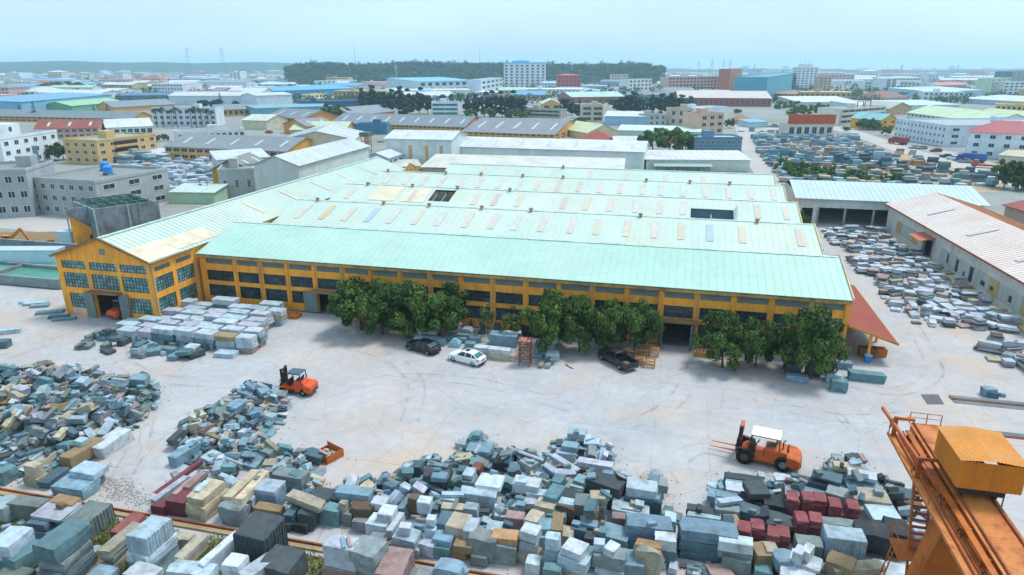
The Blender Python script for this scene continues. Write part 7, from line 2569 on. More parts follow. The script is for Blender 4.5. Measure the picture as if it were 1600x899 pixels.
def emblem(t, W, D, h):
    o = MB().box(W * .25, D * .3, h + .07, W * .62, D * .8, h + 4.2).build('stair_tower', wallmat('cdd4d6'), t)
    MB().tube((W * .45, D * .3 - .08, h + 2.4), (W * .45, D * .3 - .002, h + 2.4), .9, 12).build('emblem', paint('4a5a66'), t)


bldg('white three-storey office with a stair tower at the far left', (0, 219), (88, 206), 246, 18, 'ced5d7', '9a9d9e', floors=3, cols=6, ww=.4, wh=.4, extra=emblem)
bldg('small slate-blue shed in front of the white office', (10, 234), (58, 231), 254, 8, '6d8794', '7d939e')
bldg('tan three-storey building with dark balcony strips', (150, 222), (243, 211), 243, 15, 'c2a06a', '8fb3ad', floors=3, cols=6, side=-4, ww=.4, wh=.42,
     extra=lambda t, W, D, h: [(MB().box(W * .28, -.14, h * f, W * .66, -.06, h * (f + .17)).build('balcony', paint('3a2c26'), t), MB().box(W * .28, -.9, h * (f - .1), W * .66, -.78, h * f).box(W * .28, -.78, h * (f - .1), W * .66, -.01, h * (f - .08)).build('balcony_wall', wallmat('c2a06a'), t)) for f in (.44, .76)])
bldg('salmon hall with a red-brown roof behind the tan building', (54, 202), (153, 200), 215, 16, 'c4958a', '96503e', 'gable', 3.4, floors=2, cols=9, ww=.6)
bldg('white gabled hall right of the salmon one', (166, 200), (238, 197), 211, 22, 'c6d0cf', 'd6dcdc', 'gable', 3.2, floors=1, cols=7, ww=.7)
bldg('long ochre factory with a grey roof at the far left', (-30, 181), (207, 186), 194, 18, 'bd8a44', '7f8a90', 'gable', 3.5, floors=2, cols=26, ww=.6, wh=.4, stuffwin=True)
bldg('white L-shaped block with blue-green shutters before the palms', (236, 171), (336, 171), 197, 12, 'c3ccd2', '9fa6aa', floors=3, cols=10, ww=.5, stuffwin=False)
bldg('low white block with teal windows in the middle left', (277, 208), (382, 203), 217, 10, 'cbd2d4', '8f9799', floors=1, cols=11, ww=.6, glaz=TEALG)
bldg('ochre warehouse with green windows and white doors', (257, 229), (447, 237), 257, 24, 'd0953c', '8b9399', 'gable', 3.6, floors=2, cols=15, ww=.74, wh=.55)
bldg('white awning shed at the left end of the ochre warehouse', (218, 240), (256, 243), 250, 8, 'bcbfc0', 'd3d8da', 'shed', 1)
bldg('pale workshop with a white roof in front of the ochre warehouse', (340, 251), (420, 246), 262, 14, 'b4bdbb', 'ccd6d8', 'shed', 1.5)
bldg('long pale-blue shed across the left middle distance', (33, 160), (174, 148), 161, 40, '6da0b8', '74a9c4', 'shed', 2, h=9)
bldg('white two-storey office before the long blue shed', (56, 150), (112, 149), 167, 12, 'bcc8cf', 'a4aeb4', floors=2, cols=8, strip=True)
bldg('green-roofed hall right of the white two-storey office', (112, 166), (192, 159), 168, 24, '5f9a80', '9cc49a', 'gable', 3)
bldg('dark blue hall behind the green-roofed one', (180, 150), (285, 149), 158, 34, '4a6f8c', '54799a', 'shed', 1.5)
bldg('grey-roofed hall with an ochre gable on its right', (176, 168), (272, 163), 170, 20, 'bd9258', '85919a', 'gable', 4)
bldg('long white shed left of the tall poles', (263, 150), (400, 150), 164, 30, 'b6c3cb', 'c9d3d8', 'gable', 3)
bldg('ochre and grey workshop row behind the palms', (338, 172), (398, 170), 180, 16, 'b98f54', '88949b', 'gable', 3, floors=1, cols=7, stuffwin=True)
bldg('pale-roofed workshop left of the ochre yard building', (378, 188), (416, 189), 203, 20, 'bfb9a0', 'd4dccb', 'gable', 2.5)
bldg('ochre yard building with a grey roof and loading bays', (415, 182), (474, 186), 200, 26, 'c58d42', '848d93', 'gable', 4, floors=2, cols=6, ww=.6, stuffwin=True)
bldg('ochre gable annex of the yard building', (443, 194), (480, 198), 212, 16, 'c58a36', '8d9499', 'gabley', 3)
bldg('pale green roofed hall with an ochre gable end', (453, 203), (538, 204), 213, 20, 'c09a58', 'c9d6b8', 'gable', 3.4)
bldg('white gabled hall behind the long pale shed', (437, 219), (553, 218), 0, (592, 206), 'c3b59c', 'd2d9dc', 'gabley', 3, h=7)
bldg('low red roof between the white halls', (508, 224), (577, 222), 227, 12, 'a08478', '9c4c3a', 'gable', 2)
bldg('long grey-roofed ochre factory with roof lights in the centre', (518, 192), (726, 199), 208, 26, 'c48f48', '838f97', 'gable', 4.5, floors=2, cols=30, ww=.6, wh=.4, stuffwin=True)
bldg('grey roof with an ochre gable behind the long central factory', (550, 180), (616, 174), 185, 22, 'c58d44', '8a949b', 'gable', 4)
bldg('small blue cladding block before the long central factory', (555, 196), (604, 196), 210, 10, '3f7290', '4a7d9a')
bldg('ochre factory with red ridge and gabled right end', (722, 206), (866, 211), 220, (893, 197), 'c8964a', '8b8f94', 'gable', 5, floors=2, cols=16, side=5, ww=.6, wh=.4, stuffwin=True)
bldg('tall white shed behind the aqua roofs, left part with two yellow strips', (602, 217), (705, 219), 0, 20, 'c2cccb', 'd3d9da', 'gable', 2, h=10, extra=lambda t, W, D, h: [MB().box(W * k, -.03, .5, W * k + 1.2, -.003, h * .8).build('strip_window', paint('c2a46a'), t) for k in (.35, .6, .82)])
bldg('tall white shed behind the aqua roofs, long right part', (706, 229), (1006, 238), 270, 20, 'c6d0cd', 'd6dbdc', 'gable', 2.4)
bldg('cream roofed shed tight behind the aqua roofs', (660, 262), (972, 270), 0, 14, 'c2b99c', 'd6d6cc', 'shed', 1.6, h=8)
bldg('small white-roofed office behind the pale shed', (606, 247), (650, 234), 258, 8, 'a8bcc6', 'cfd8da', 'gable', 1.4, floors=1, cols=6, stuffwin=True)
bldg('small cream-roofed store left of the aqua roofs', (596, 262), (656, 259), 270, 10, 'c0b8a0', 'd4d4c8', 'gable', 1.4)
bldg('low white shed with a dark open front behind the right end of the roofs', (1010, 250), (1172, 251), 268, 16, 'c3cac6', 'd6d8d6', 'shed', 1.2,
     extra=lambda t, W, D, h: (MB().hexa([(W * .06, -4.5, h * .55), (W * .62, -4.5, h * .55), (W * .62, -.01, h * .72), (W * .06, -.01, h * .72), (W * .06, -4.5, h * .55 + .12), (W * .62, -4.5, h * .55 + .12), (W * .62, -.01, h * .72 + .12), (W * .06, -.01, h * .72 + .12)]).build('awning', paint('8fa69c'), t),
                               [MB().box(W * (.08 + k * .1), -4.3, 0, W * (.08 + k * .1) + .2, -4.1, h * .55).build('awning_post', STEEL, t) for k in range(6)]))
bldg('slate-blue two-storey building under the big round tree', (1086, 217), (1160, 217), 240, 12, '5d7d92', 'b9d3de', floors=2, cols=9, ww=.5, wh=.45)
bldg('long low pale-teal roof left of the big round tree', (966, 204), (1094, 207), 214, 14, 'b4c4bc', 'cfe0d2', 'shed', 1.6)
bldg('red hipped roof hall in the centre', (900, 222), (966, 223), 228, 22, 'b09a88', '9c4632', 'hip', 4.2)
bldg('white flat-gabled roof right of the red hipped one', (962, 224), (1006, 224), 232, 16, 'c6c9c6', 'd8d6d0', 'gable', 2)
bldg('pale green gabled hall behind the red hipped roof', (918, 208), (966, 206), 216, 26, 'c8c69a', 'd2dcb0', 'gabley', 3.5)
bldg('blue-walled white-roofed shed in the centre', (945, 182), (1013, 183), 197, 24, '8fb0c6', 'd2d9dd', 'shed', 1.5)
bldg('small concrete house right of the blue-walled shed', (1014, 181), (1041, 180), 196, 10, 'a6a9a6', '9a9c9a', floors=2, cols=3, ww=.4)
bldg('beige three-storey house with wide green windows', (909, 166), (943, 166), 190, 10, 'bfae92', 'a8a498', floors=3, cols=2, ww=.74, wh=.5, glaz=TEALG)
bldg('beige villa with a stair hut, right of centre', (1047, 171), (1083, 171), 196, 10, 'bcae9a', 'a8a49c', floors=2, cols=3, ww=.4)
bldg('white two-part block behind the pink-beige tower house', (1076, 171), (1136, 168), 184, 14, 'cfd5d7', 'c4d4d6')
bldg('pink-beige tower house with balconies near the right road', (1095, 180), (1132, 178), 209, 12, 'c2a48e', 'b09a88', floors=3, cols=3, ww=.5, wh=.5)
bldg('grey-beige house with open floors under the trees', (815, 171), (876, 173), 185, 10, 'a8a298', '9a968e', floors=2, cols=6, gall=True)
bldg('ochre gable front with two windows in the centre', (847, 163), (877, 163), 172, 34, 'd0a04c', 'c6d8c4', 'gabley', 3.5, floors=1, cols=2)
bldg('long pale-teal roof with a red-brown wall band', (893, 152), (976, 151), 160, 40, '9a6a58', 'b9d6d0', 'gable', 4)
bldg('huge white roof with rust patches and a red-brown wall', (1060, 153), (1206, 154), 167, 60, '8f5a4c', 'd0c6c0', 'gable', 5, floors=1, cols=18, ww=.2, stuffwin=True)
bldg('white three-storey office with teal glass strips in the centre', (674, 161), (716, 161), 181, 12, 'c6d3da', 'a9b4b8', floors=3, cols=2, ww=.8, wh=.5, glaz=TEALG, strip=True)
bldg('teal shed in the left-centre distance', (400, 170), (520, 166), 178, 24, '6f9fae', '7fb0bc', 'shed', 1)
bldg('dark blue hall with a red round sign in the centre', (470, 160), (572, 158), 174, 26, '3e5f7c', '4a6f90', extra=lambda t, W, D, h: MB().tube((W * .86, -.2, h * .55), (W * .86, -.002, h * .55), 1.9, 16).build('sign', paint('a8404a'), t))
bldg('cream and white houses on the blue roofs', (485, 149), (511, 147), 157, 10, 'd0c08e', 'b4a890', floors=2, cols=4, stuffwin=True)
bldg('long white shed at the left of the blue roofs', (400, 150), (456, 148), 163, 24, 'bcc8cf', 'c9d2d8', 'gable', 2)
bldg('bright blue roofed shed in the left-centre distance', (420, 143), (560, 138), 148, 50, '4f86ac', '5fb0dc', 'shed', 3)
bldg('white two-storey row behind the bright blue roof', (497, 127), (557, 126), 133, 14, 'ccd5da', 'b9c2c6', floors=2, cols=9, stuffwin=True)
bldg('light blue roofed factory in front of the woods', (655, 128), (740, 126), 143, 60, 'b4c4cc', '7fbfe0', 'shed', 4, floors=2, cols=8, stuffwin=True)
bldg('long white flat-roofed factory before the light blue roof', (615, 142), (735, 141), 152, 24, 'cfd2cc', 'd6d6cc', 'shed', 1)
bldg('white and grey offices left of the hotel', (752, 126), (785, 122), 141, 16, 'b9c9d0', 'a4b4ba', floors=3, cols=5, ww=.6, stuffwin=True)


def hotel_top(t, W, D, h):
    MB().box(W * .02, -.3, h + .71, W * .98, 1.2, h + 3.4).build('sign_band', paint('8cc4e2'), t)
    MB().box(W * .2, .5, h + 3.41, W * .6, 4, h + 5.6).build('roof_sign', paint('5fb4e4'), t)


bldg('big white hotel slab with a blue sign band on top', (787, 101), (853, 101), 138, 22, 'cdd0d4', 'b4bcc2', floors=8, cols=8, side=3, ww=.42, wh=.55, stuffwin=True, extra=hotel_top)
bldg('red clad five-storey block right of the hotel', (871, 118), (908, 118), 143, 24, 'b0524e', 'c05a54', 'hip', 2, floors=4, cols=6, ww=.3, stuffwin=True)
bldg('pale mansion with twin roof towers', (955, 117), (982, 117), 134, 16, 'bfb4b4', 'a89c9c', floors=4, cols=6, ww=.4, stuffwin=True)
bldg('white house block right of the mansion', (983, 125), (1019, 124), 141, 16, 'ccd4d6', 'a8b4b4', floors=3, cols=6, ww=.5, stuffwin=True)
bldg('long orange-banded apartment block', (1045, 121), (1141, 120), 139, 18, 'c4a094', 'b48c80', floors=4, cols=18, ww=.6, stuffwin=True)
bldg('orange stair tower at the end of the apartment block', (1142, 109), (1160, 108), 139, 14, 'b0684e', 'a05a44', floors=6, cols=3, ww=.5, stuffwin=True)


def masts(t, W, D, h):
    MB().box(W * .2, D * .2, h + .07, W * .8, D * .8, h + 5).build('penthouse', wallmat('d2d6d6'), t)
    q = MB()
    for k in (.25, .45, .65):
        q.bar((W * k, D * .5, h + 5), (W * k, D * .5, h + 11), .25)
    q.build('mast', STEEL, t)


bldg('white ten-storey tower with roof masts at right', (1247, 106), (1279, 106), 140, 20, 'd6d8d8', 'c4c8c8', floors=9, cols=5, side=-3, ww=.5, wh=.4, stuffwin=True, extra=masts)
bldg('tan six-storey block beside the white tower', (1281, 121), (1300, 121), 146, 16, 'c0a284', 'a89a88', floors=6, cols=3, ww=.4, stuffwin=True)
bldg('teal flat hall left of the white tower', (1200, 122), (1247, 114), 136, 30, '4f92a4', '5aa0b0')
bldg('white four-storey block with green windows at right', (1352, 128), (1383, 128), 143, 18, 'ccd4d2', 'b9c4c4', floors=3, cols=6, ww=.6, stuffwin=True, glaz=TEALG)
bldg('block with a tall teal glass front at right', (1385, 124), (1402, 123), 143, 16, 'c6d2d2', 'b9c4c4', floors=5, cols=2, ww=.8, wh=.9, stuffwin=True, glaz=TEALG)
bldg('grey-white block with a tan side at right', (1407, 128), (1438, 130), 149, 16, 'c4c6c4', 'b0b4b4', floors=4, cols=5, ww=.5, stuffwin=True)
bldg('pale green block near the right edge', (1549, 124), (1580, 122), 144, 14, 'aebfa8', 'a0b09c', floors=5, cols=4, ww=.5, stuffwin=True)
bldg('white block with a grid of windows at the right edge', (1570, 129), (1640, 128), 146, 16, 'c9cfd2', 'b4babc', floors=4, cols=9, ww=.6, stuffwin=True)
bldg('dark grey tower block at the right edge', (1582, 113), (1640, 110), 130, 20, '66747e', '5c6a74', floors=6, cols=7, ww=.5, stuffwin=True)
bldg('long pink-roofed row at right', (1438, 134), (1511, 133), 141, 24, 'a88a94', 'cf8484', 'gable', 4)
bldg('wide pale-blue roofs at right', (1460, 144), (1536, 141), 151, 50, '9fbccb', 'b9d6e4', 'shed', 3)
bldg('brown hipped roof at right', (1375, 154), (1421, 152), 158, 30, 'a89a94', '8a5850', 'hip', 6)
bldg('wide white roof right of the apartment block', (1248, 160), (1345, 160), 166, 50, 'b9c0c2', 'd3dada', 'shed', 3)
bldg('pale blue roof sheds before the brown hip', (1348, 166), (1500, 164), 171, 40, 'b4c4cc', 'c0dbe6', 'shed', 2)
bldg('orange arched building at right', (1268, 149), (1306, 149), 156, 14, 'd0984a', 'c48c44', floors=1, cols=6, stuffwin=True)
bldg('reddish low factory at the left of the right yard', (1200, 146), (1242, 148), 156, 30, 'b48474', 'b47464', 'shed', 2, floors=2, cols=8, stuffwin=True)
bldg('long grey-blue shed near the right edge', (1502, 154), (1640, 162), 170, 40, '9fb4c4', 'ccd6dc', 'shed', 3)
bldg('yellow low factory at the right edge', (1557, 164), (1640, 166), 176, 24, 'cdb070', 'c4bca0', floors=1, cols=10, stuffwin=True)
bldg('long white factory with a light green roof behind the dormitory', (1418, 176), (1545, 192), 206, 26, 'c9cfc6', 'c6dcb4', 'gable', 4.5, floors=2, cols=18, ww=.6, wh=.45)
bldg('light green roof wing running to the right edge', (1520, 180), (1640, 192), 206, 20, 'c4c3a8', 'c3d6a8', 'gable', 4, floors=2, cols=10, ww=.5, wh=.4)
bldg('white three-storey dormitory with rows of small windows', (1401, 187), (1480, 198), 229, (1556, 181), 'bfcbd3', 'a9b4b8', floors=3, cols=13, side=8, ww=.34, wh=.4)
bldg('white house with a pink-red hipped roof at the right edge', (1517, 207), (1640, 212), 252, 17, 'c6d2d6', 'b05058', 'hip', 4.2, floors=3, cols=5, side=-4, ww=.36, wh=.42)
bldg('low building with a cream roof at the right edge', (1562, 243), (1650, 250), 262, 14, 'c2bca8', 'd6c8b0', 'shed', 1.2)
bldg('white house with an orange upper band beside the right stone yard', (1232, 196), (1303, 196), 213, 12, 'c6c0b4', 'c4b4a0', floors=1, cols=6, ww=.6, wh=.6, extra=lambda t, W, D, h: MB().box(-.3, -.5, h + .72, W + .3, .3, h + 5.2).build('fascia_board', paint('b8542c', dirt='8a3a20', dirt_amt=.4), t))
bldg('white three-storey flats with open galleries at right', (1313, 172), (1385, 167), 190, 14, 'c6c6bc', 'a8a8a0', floors=3, cols=7, gall=True,
     extra=lambda t, W, D, h: [MB().bar((W * .45 + i * 9, 3, h + .1), (W * .45 + i * 9, 3, h + 4), .4).bar((W * .45 + i * 9 + 7, 3, h + .1), (W * .45 + i * 9 + 7, 3, h + 4), .4).bar((W * .45 + i * 9, 3, h + 4), (W * .45 + i * 9 + 7, 3, h + 4), .4).build('roof_frame', paint('a83a3c'), t) for i in (0, 1)])
bldg('ochre gable building with a teal roof beside the dormitory', (1377, 188), (1402, 187), 202, 20, 'd29a34', '8cc0c8', 'gabley', 3, floors=2, cols=2, ww=.35)
bldg('tan-gabled hall behind the galleries', (1390, 170), (1425, 168), 178, 24, 'b09472', 'b4b8b0', 'gabley', 4)
bldg('house with an orange-brown hipped roof by the right road', (1150, 187), (1176, 187), 194, 10, 'c09c78', 'a4684a', 'hip', 2.5)
bldg('small blue workshop by the right road', (1172, 192), (1200, 191), 198, 10, 'a8c4cc', '7fb4cc', 'shed', 1)

# ---- right side: the open-fronted shed and the long white shed in the foreground
a, b = Vector((25.6, 158.4, 0)), Vector((43.0, 158.4, 0))
t = thing('open_shed', 'white-roofed shed with three dark open bays at the end of the right yard', 'warehouse', a)
WSH = mat('pale shed cladding', 'c4ccc8', .7, .1, .4, dirt='9aa49c', dirt_amt=.4, streak=.3)
RF = mat('pale blue shed roof', 'b0c2c6', .55, .07, .2, dirt='a8b8b4', dirt_amt=.3)
W = 36.0
MB().panel((0, 0, 0), (1, 0, 0), (0, 0, 1), W, 5.9, .3, [(.9, 3.2, 0, 3.6), (4.4, 9.5, 0, 3.8), (9.9, 15.2, 0, 3.8), (15.6, 20.6, 0, 3.8)]).box(0, .3, 0, .3, 22, 5.9).box(W - .3, .3, 0, W, 22, 5.9).box(.3, 21.7, 0, W - .3, 22, 5.9).build('wall', WSH, t)
q = MB()
for s, (y0, y1) in enumerate(((-.8, 11), (22.6, 11))):
    f = [(-.8, y0, 5.7), (W + .8, y0, 5.7), (W + .8, y1, 7.9), (-.8, y1, 7.9)]
    g2 = [(x, y, z + .1) for x, y, z in f]
    q.hexa(f + g2 if s == 0 else [f[1], f[0], f[3], f[2], g2[1], g2[0], g2[3], g2[2]])
    for k in range(34):
        x = .4 + k * W / 34
        q.bar((x, y0, 5.82), (x, y1, 8.02), .1, .07)
q.build('roof', RF, t)
for x in (4.15, 9.7, 15.4, 20.8):
    MB().box(x - .12, -.16, 0, x + .12, -.003, 3.9).build('post', paint('a08c74'), t)
# long white shed
p0, p1 = Vector((43.2, 156.5, 0)), Vector((47.6, 78.0, 0))
d = p1 - p0
Ls = d.length
rz = math.atan2(d.y, d.x)
t = thing('long_shed', 'long white shed with a pinkish roof and patched cladding along the right edge', 'warehouse', p0, rz)
HS = 5.6
opens = [(20.6, 24.3, 0, 3.4)]
MB().panel((0, 0, 0), (1, 0, 0), (0, 0, 1), Ls, HS, .25, opens).box(0, .25, 0, .25, 17, HS).box(.25, 16.75, 0, Ls, 17, HS).prism([(0, HS), (17, HS), (8.5, HS + 2.5)], 0.02, .25, 'x').build('wall', WSH, t)
lower = mat('blue grey lower cladding', 'a9b9b9', .7, .12, .5, dirt='8f9c94', dirt_amt=.4, streak=.3)
x = 6.0
r = random.Random(12)
while x < Ls - 1:
    w_ = r.uniform(2.2, 4.2)
    if not (x + w_ > 20.2 and x < 24.7):
        MB().box(x, -.05, .9, x + w_ - .05, -.003, 3.4).build('cladding_panel', lower if r.random() < .62 else paint('b4a478', dirt='8f8058', dirt_amt=.4, streak=.4), t)
    x += w_
for x, z, w_, hh in ((31, 1.4, .5, 1.6), (34.5, 1.0, .9, 2.0), (37.5, 1.0, .5, .8), (39.5, .9, 1.2, 2.3), (43.5, 1.5, 1.3, .7), (46.5, 1.6, .9, .6), (52, 1.6, .8, .9)):
    q = MB().box(x, -.09, z, x + w_, -.052, z + hh)
    q.build('window', GLZ, t)
MB().hexa([(19.6, -2.6, 3.5), (25.2, -2.6, 3.5), (25.2, -.06, 4.0), (19.6, -.06, 4.0), (19.6, -2.6, 3.62), (25.2, -2.6, 3.62), (25.2, -.06, 4.12), (19.6, -.06, 4.12)]).build('canopy', paint('b8684a', dirt='8a4a34', dirt_amt=.4), t)
MB().box(20.2, -.12, 0, 20.58, -.002, 3.38).box(24.32, -.12, 0, 24.7, -.002, 3.38).build('door_frame', paint('8a8f8c'), t)
MB().box(6, -1.6, 0.001, 20, -.06, .35).box(25, -1.6, .001, Ls, -.06, .35).build('plinth', mat('pale sandy plinth', 'c9b494', .9, .1, .5, hue2='c4a878'), t)
PNK = mat('pinkish roof sheet', 'd3cac4', .65, .06, .25, hue2='d2c4bb', dirt='c9a488', dirt_amt=.4, dirt_scale=.05)
ORR = mat('orange-stained roof sheet', 'c4926c', .7, .12, .25, dirt='b06438', dirt_amt=.7, dirt_scale=.15)
for s, m in ((0, PNK), (1, ORR)):
    q = MB()
    y0, y1 = (-.7, 8.5) if s == 0 else (17.7, 8.5)
    zf = HS - .2
    f = [(-.6, y0, zf), (Ls, y0, zf), (Ls, y1, HS + 2.5), (-.6, y1, HS + 2.5)]
    g2 = [(x, y, z + .1) for x, y, z in f]
    q.hexa(f + g2 if s == 0 else [f[1], f[0], f[3], f[2], g2[1], g2[0], g2[3], g2[2]])
    n = 88
    for k in range(n):
        x = .3 + k * Ls / n
        q.bar((x, y0, zf + .12), (x, y1, HS + 2.62), .1, .08)
    q.build('roof', m, t)
for x in (14, 31, 47, 62):
    ya, yb = 2.0, 6.4
    za = lambda y: HS - .06 + 2.7 * (y + .7) / 9.2 + .05
    MB().hexa([(x, ya, za(ya)), (x + 1.2, ya, za(ya)), (x + 1.2, yb, za(yb)), (x, yb, za(yb)), (x, ya, za(ya) + .05), (x + 1.2, ya, za(ya) + .05), (x + 1.2, yb, za(yb) + .05), (x, yb, za(yb) + .05)]).build('skylight', paint('b9b4b0'), t)
MB().box(-.6, -.85, HS - .28, Ls, -.705, HS - .05).build('gutter', RUST, t)
t = thing('brown_roof_hall', 'hall with a dull red-brown roof behind the long white shed', 'warehouse', at(1530, 338, 0), R(-78))
q = MB()
t.location = (66, 160, 0)
MB().box(0, 0, 0, 60, 26, 5.5).build('wall', wallmat('a89484'), t)
MB().hexa([(-.5, -.6, 5.55), (60, -.6, 5.55), (60, 13, 8.6), (-.5, 13, 8.6), (-.5, -.6, 5.7), (60, -.6, 5.7), (60, 13, 8.75), (-.5, 13, 8.75)]).hexa([(-.5, 13, 8.6), (60, 13, 8.6), (60, 26.6, 5.55), (-.5, 26.6, 5.55), (-.5, 13, 8.75), (60, 13, 8.75), (60, 26.6, 5.7), (-.5, 26.6, 5.7)]).build('roof', mat('dull brown roof', '8a4a40', .75, .15, .2, dirt='6a3a34', dirt_amt=.5), t)
# ------------------------------------------------------------------ mid-distance trees, poles, yards, cars, far town, woods, hills, haze
def ground_tree(kd, u, vtop, basev, wpx, label, **k):
    B = at(u, basev)
    h_ = height(B, vtop)
    dist = (B - EYE).dot(_fw)
    return tree(kd, (B.x, B.y, -.12), wpx / FPX * dist / 2, h_, label, **k)


def row_of(kd, pts, label, group, **k):
    pts = sorted(pts)
    for i, (u, vt, vb, w_) in enumerate(pts):
        l_ = label + (', %s from the left' % ORD[i] if len(pts) > 1 else '')
        ground_tree(kd, u, vt, vb, w_, l_, group=group if len(pts) > 1 else None, seed=i + int(u), **k)


row_of(PINE, [(568, 141, 174, 15), (582, 137, 176, 17), (597, 139, 178, 16), (612, 143, 177, 17), (626, 139, 179, 16), (641, 143, 180, 18), (655, 141, 178, 16), (668, 145, 178, 16), (606, 152, 184, 18), (634, 152, 185, 18)], 'dark feathery tree in the grove left of centre', 'dark grove left of centre')
row_of(PINE, [(692, 146, 160, 9), (706, 145, 161, 9), (716, 147, 161, 8)], 'dark narrow tree behind the white office with teal strips', 'narrow trees behind the white office')
row_of(PINE, [(730, 152, 180, 13), (744, 150, 182, 16), (757, 148, 183, 18), (771, 146, 183, 18), (785, 147, 183, 18), (799, 146, 184, 18), (812, 149, 183, 18)], 'dark tree in the grove left of the ochre gable front', 'grove left of the ochre gable front')
row_of(BROAD, [(735, 170, 184, 22), (765, 167, 185, 22), (800, 168, 186, 22), (818, 172, 187, 22)], 'bright green bush before the central dark grove', 'bushes before the central grove')
row_of(PINE, [(884, 150, 178, 15), (893, 157, 180, 14), (904, 160, 184, 14)], 'dark tree beside the ochre gable front', 'trees beside the ochre gable')
row_of(PINE, [(962, 152, 177, 16), (974, 147, 178, 17), (986, 146, 178, 18), (996, 149, 178, 16)], 'dark feathery tree in the clump right of centre', 'clump right of centre')
row_of(PINE, [(1008, 158, 177, 12), (1020, 150, 178, 13), (1034, 149, 178, 18), (1048, 148, 178, 20), (1062, 151, 178, 18), (1076, 153, 178, 16)], 'dark tree in the row before the huge rusty roof', 'trees before the huge rusty roof')
row_of(BROAD, [(524, 164, 191, 38), (544, 170, 190, 24)], 'round dark green tree in front of the dark blue hall', 'trees by the dark blue hall', lm=LEAF)
row_of(BROAD, [(1020, 200, 236, 44), (1046, 198, 237, 48), (1070, 203, 237, 40)], 'big round bright tree beside the slate-blue building', 'big round trees beside the slate-blue building')
row_of(SHRUB, [(1088, 230, 239, 24)], 'clipped yellow-green bush before the slate-blue building', None)
row_of(BROAD, [(1086, 187, 206, 28), (1100, 190, 208, 18)], 'tree by the pink-beige tower house', 'trees by the pink-beige tower house')
row_of(BROAD, [(1140, 186, 200, 16), (905, 184, 200, 20), (925, 194, 204, 20), (1152, 170, 178, 14)], 'small tree between the central houses', 'small trees between the central houses', lm=LEAF)
row_of(BROAD, [(86, 228, 250, 22), (100, 222, 250, 30)], 'dark round tree between the white office and the tan building', 'trees by the tan building', lm=LEAF)
row_of(SHRUB, [(20, 240, 258, 20), (38, 238, 256, 16)], 'shrub before the slate-blue shed', 'shrubs by the slate-blue shed')
row_of(CONE, [(34, 163, 187, 12), (56, 158, 189, 13), (149, 164, 186, 10), (170, 162, 184, 10)], 'dark conical pine before the long ochre factory', 'conical pines before the long ochre factory')
row_of(CONE, [(345, 144, 168, 13)], 'dark conical pine left of the tall poles', None)
row_of(BROAD, [(318, 155, 168, 20), (338, 154, 168, 18), (369, 157, 169, 12), (12, 130, 142, 18)], 'dark green bushy tree by the long white shed', 'bushy trees by the long white shed', lm=LEAF3)
row_of(BROAD, [(62, 133, 143, 18), (76, 129, 143, 22), (92, 126, 143, 24), (108, 127, 143, 24), (124, 129, 143, 20), (134, 132, 143, 14)], 'dark green tree in the mass on the far left', 'tree mass on the far left', lm=LEAF)
row_of(BROAD, [(245, 212, 222, 16), (258, 208, 220, 12)], 'small tree left of the ochre warehouse', 'small trees left of the ochre warehouse', lm=LEAF)
row_of(SHRUB, [(1220, 160, 170, 22), (1236, 158, 172, 24), (1252, 164, 176, 22), (1240, 168, 180, 26), (1262, 166, 178, 22), (1278, 161, 176, 22), (1290, 165, 176, 14)], 'green shrub on the waste ground behind the orange-banded house', 'shrubs behind the orange-banded house')
row_of(BROAD, [(1345, 186, 202, 18), (1357, 184, 203, 22), (1368, 190, 204, 16), (1384, 197, 212, 16), (1322, 198, 205, 14)], 'small tree by the bend of the right-hand road', 'trees by the bend of the right road')
row_of(SHRUB, [(1220, 250, 268, 22), (1232, 252, 272, 24), (1245, 255, 275, 26), (1258, 257, 277, 26), (1271, 258, 278, 26), (1284, 260, 279, 24), (1296, 262, 278, 20), (1238, 262, 280, 26), (1264, 266, 281, 26)], 'bright green shrub of the hedge in the right stone yard', 'hedge in the right stone yard')
row_of(SHRUB, [(1325, 266, 282, 20), (1340, 265, 284, 24), (1352, 270, 284, 16)], 'green bush in the middle of the right stone yard', 'bushes mid right stone yard')
row_of(SHRUB, [(1382, 272, 284, 18), (1396, 270, 285, 22), (1410, 273, 285, 18)], 'green bush right of the beige boulders', 'bushes right of the beige boulders')
row_of(BROAD, [(1568, 252, 294, 34), (1590, 248, 296, 44), (1610, 252, 296, 36)], 'large dark bush at the right edge by the cream roof', 'large dark bushes at the right edge', lm=LEAF)
row_of(BROAD, [(1409, 137, 147, 14), (845, 118, 130, 12), (942, 116, 128, 12), (1078, 124, 136, 14), (1108, 124, 137, 14), (1052, 124, 136, 12)], 'lone tree in the far right town', 'lone trees in the far town', lm=LEAF)
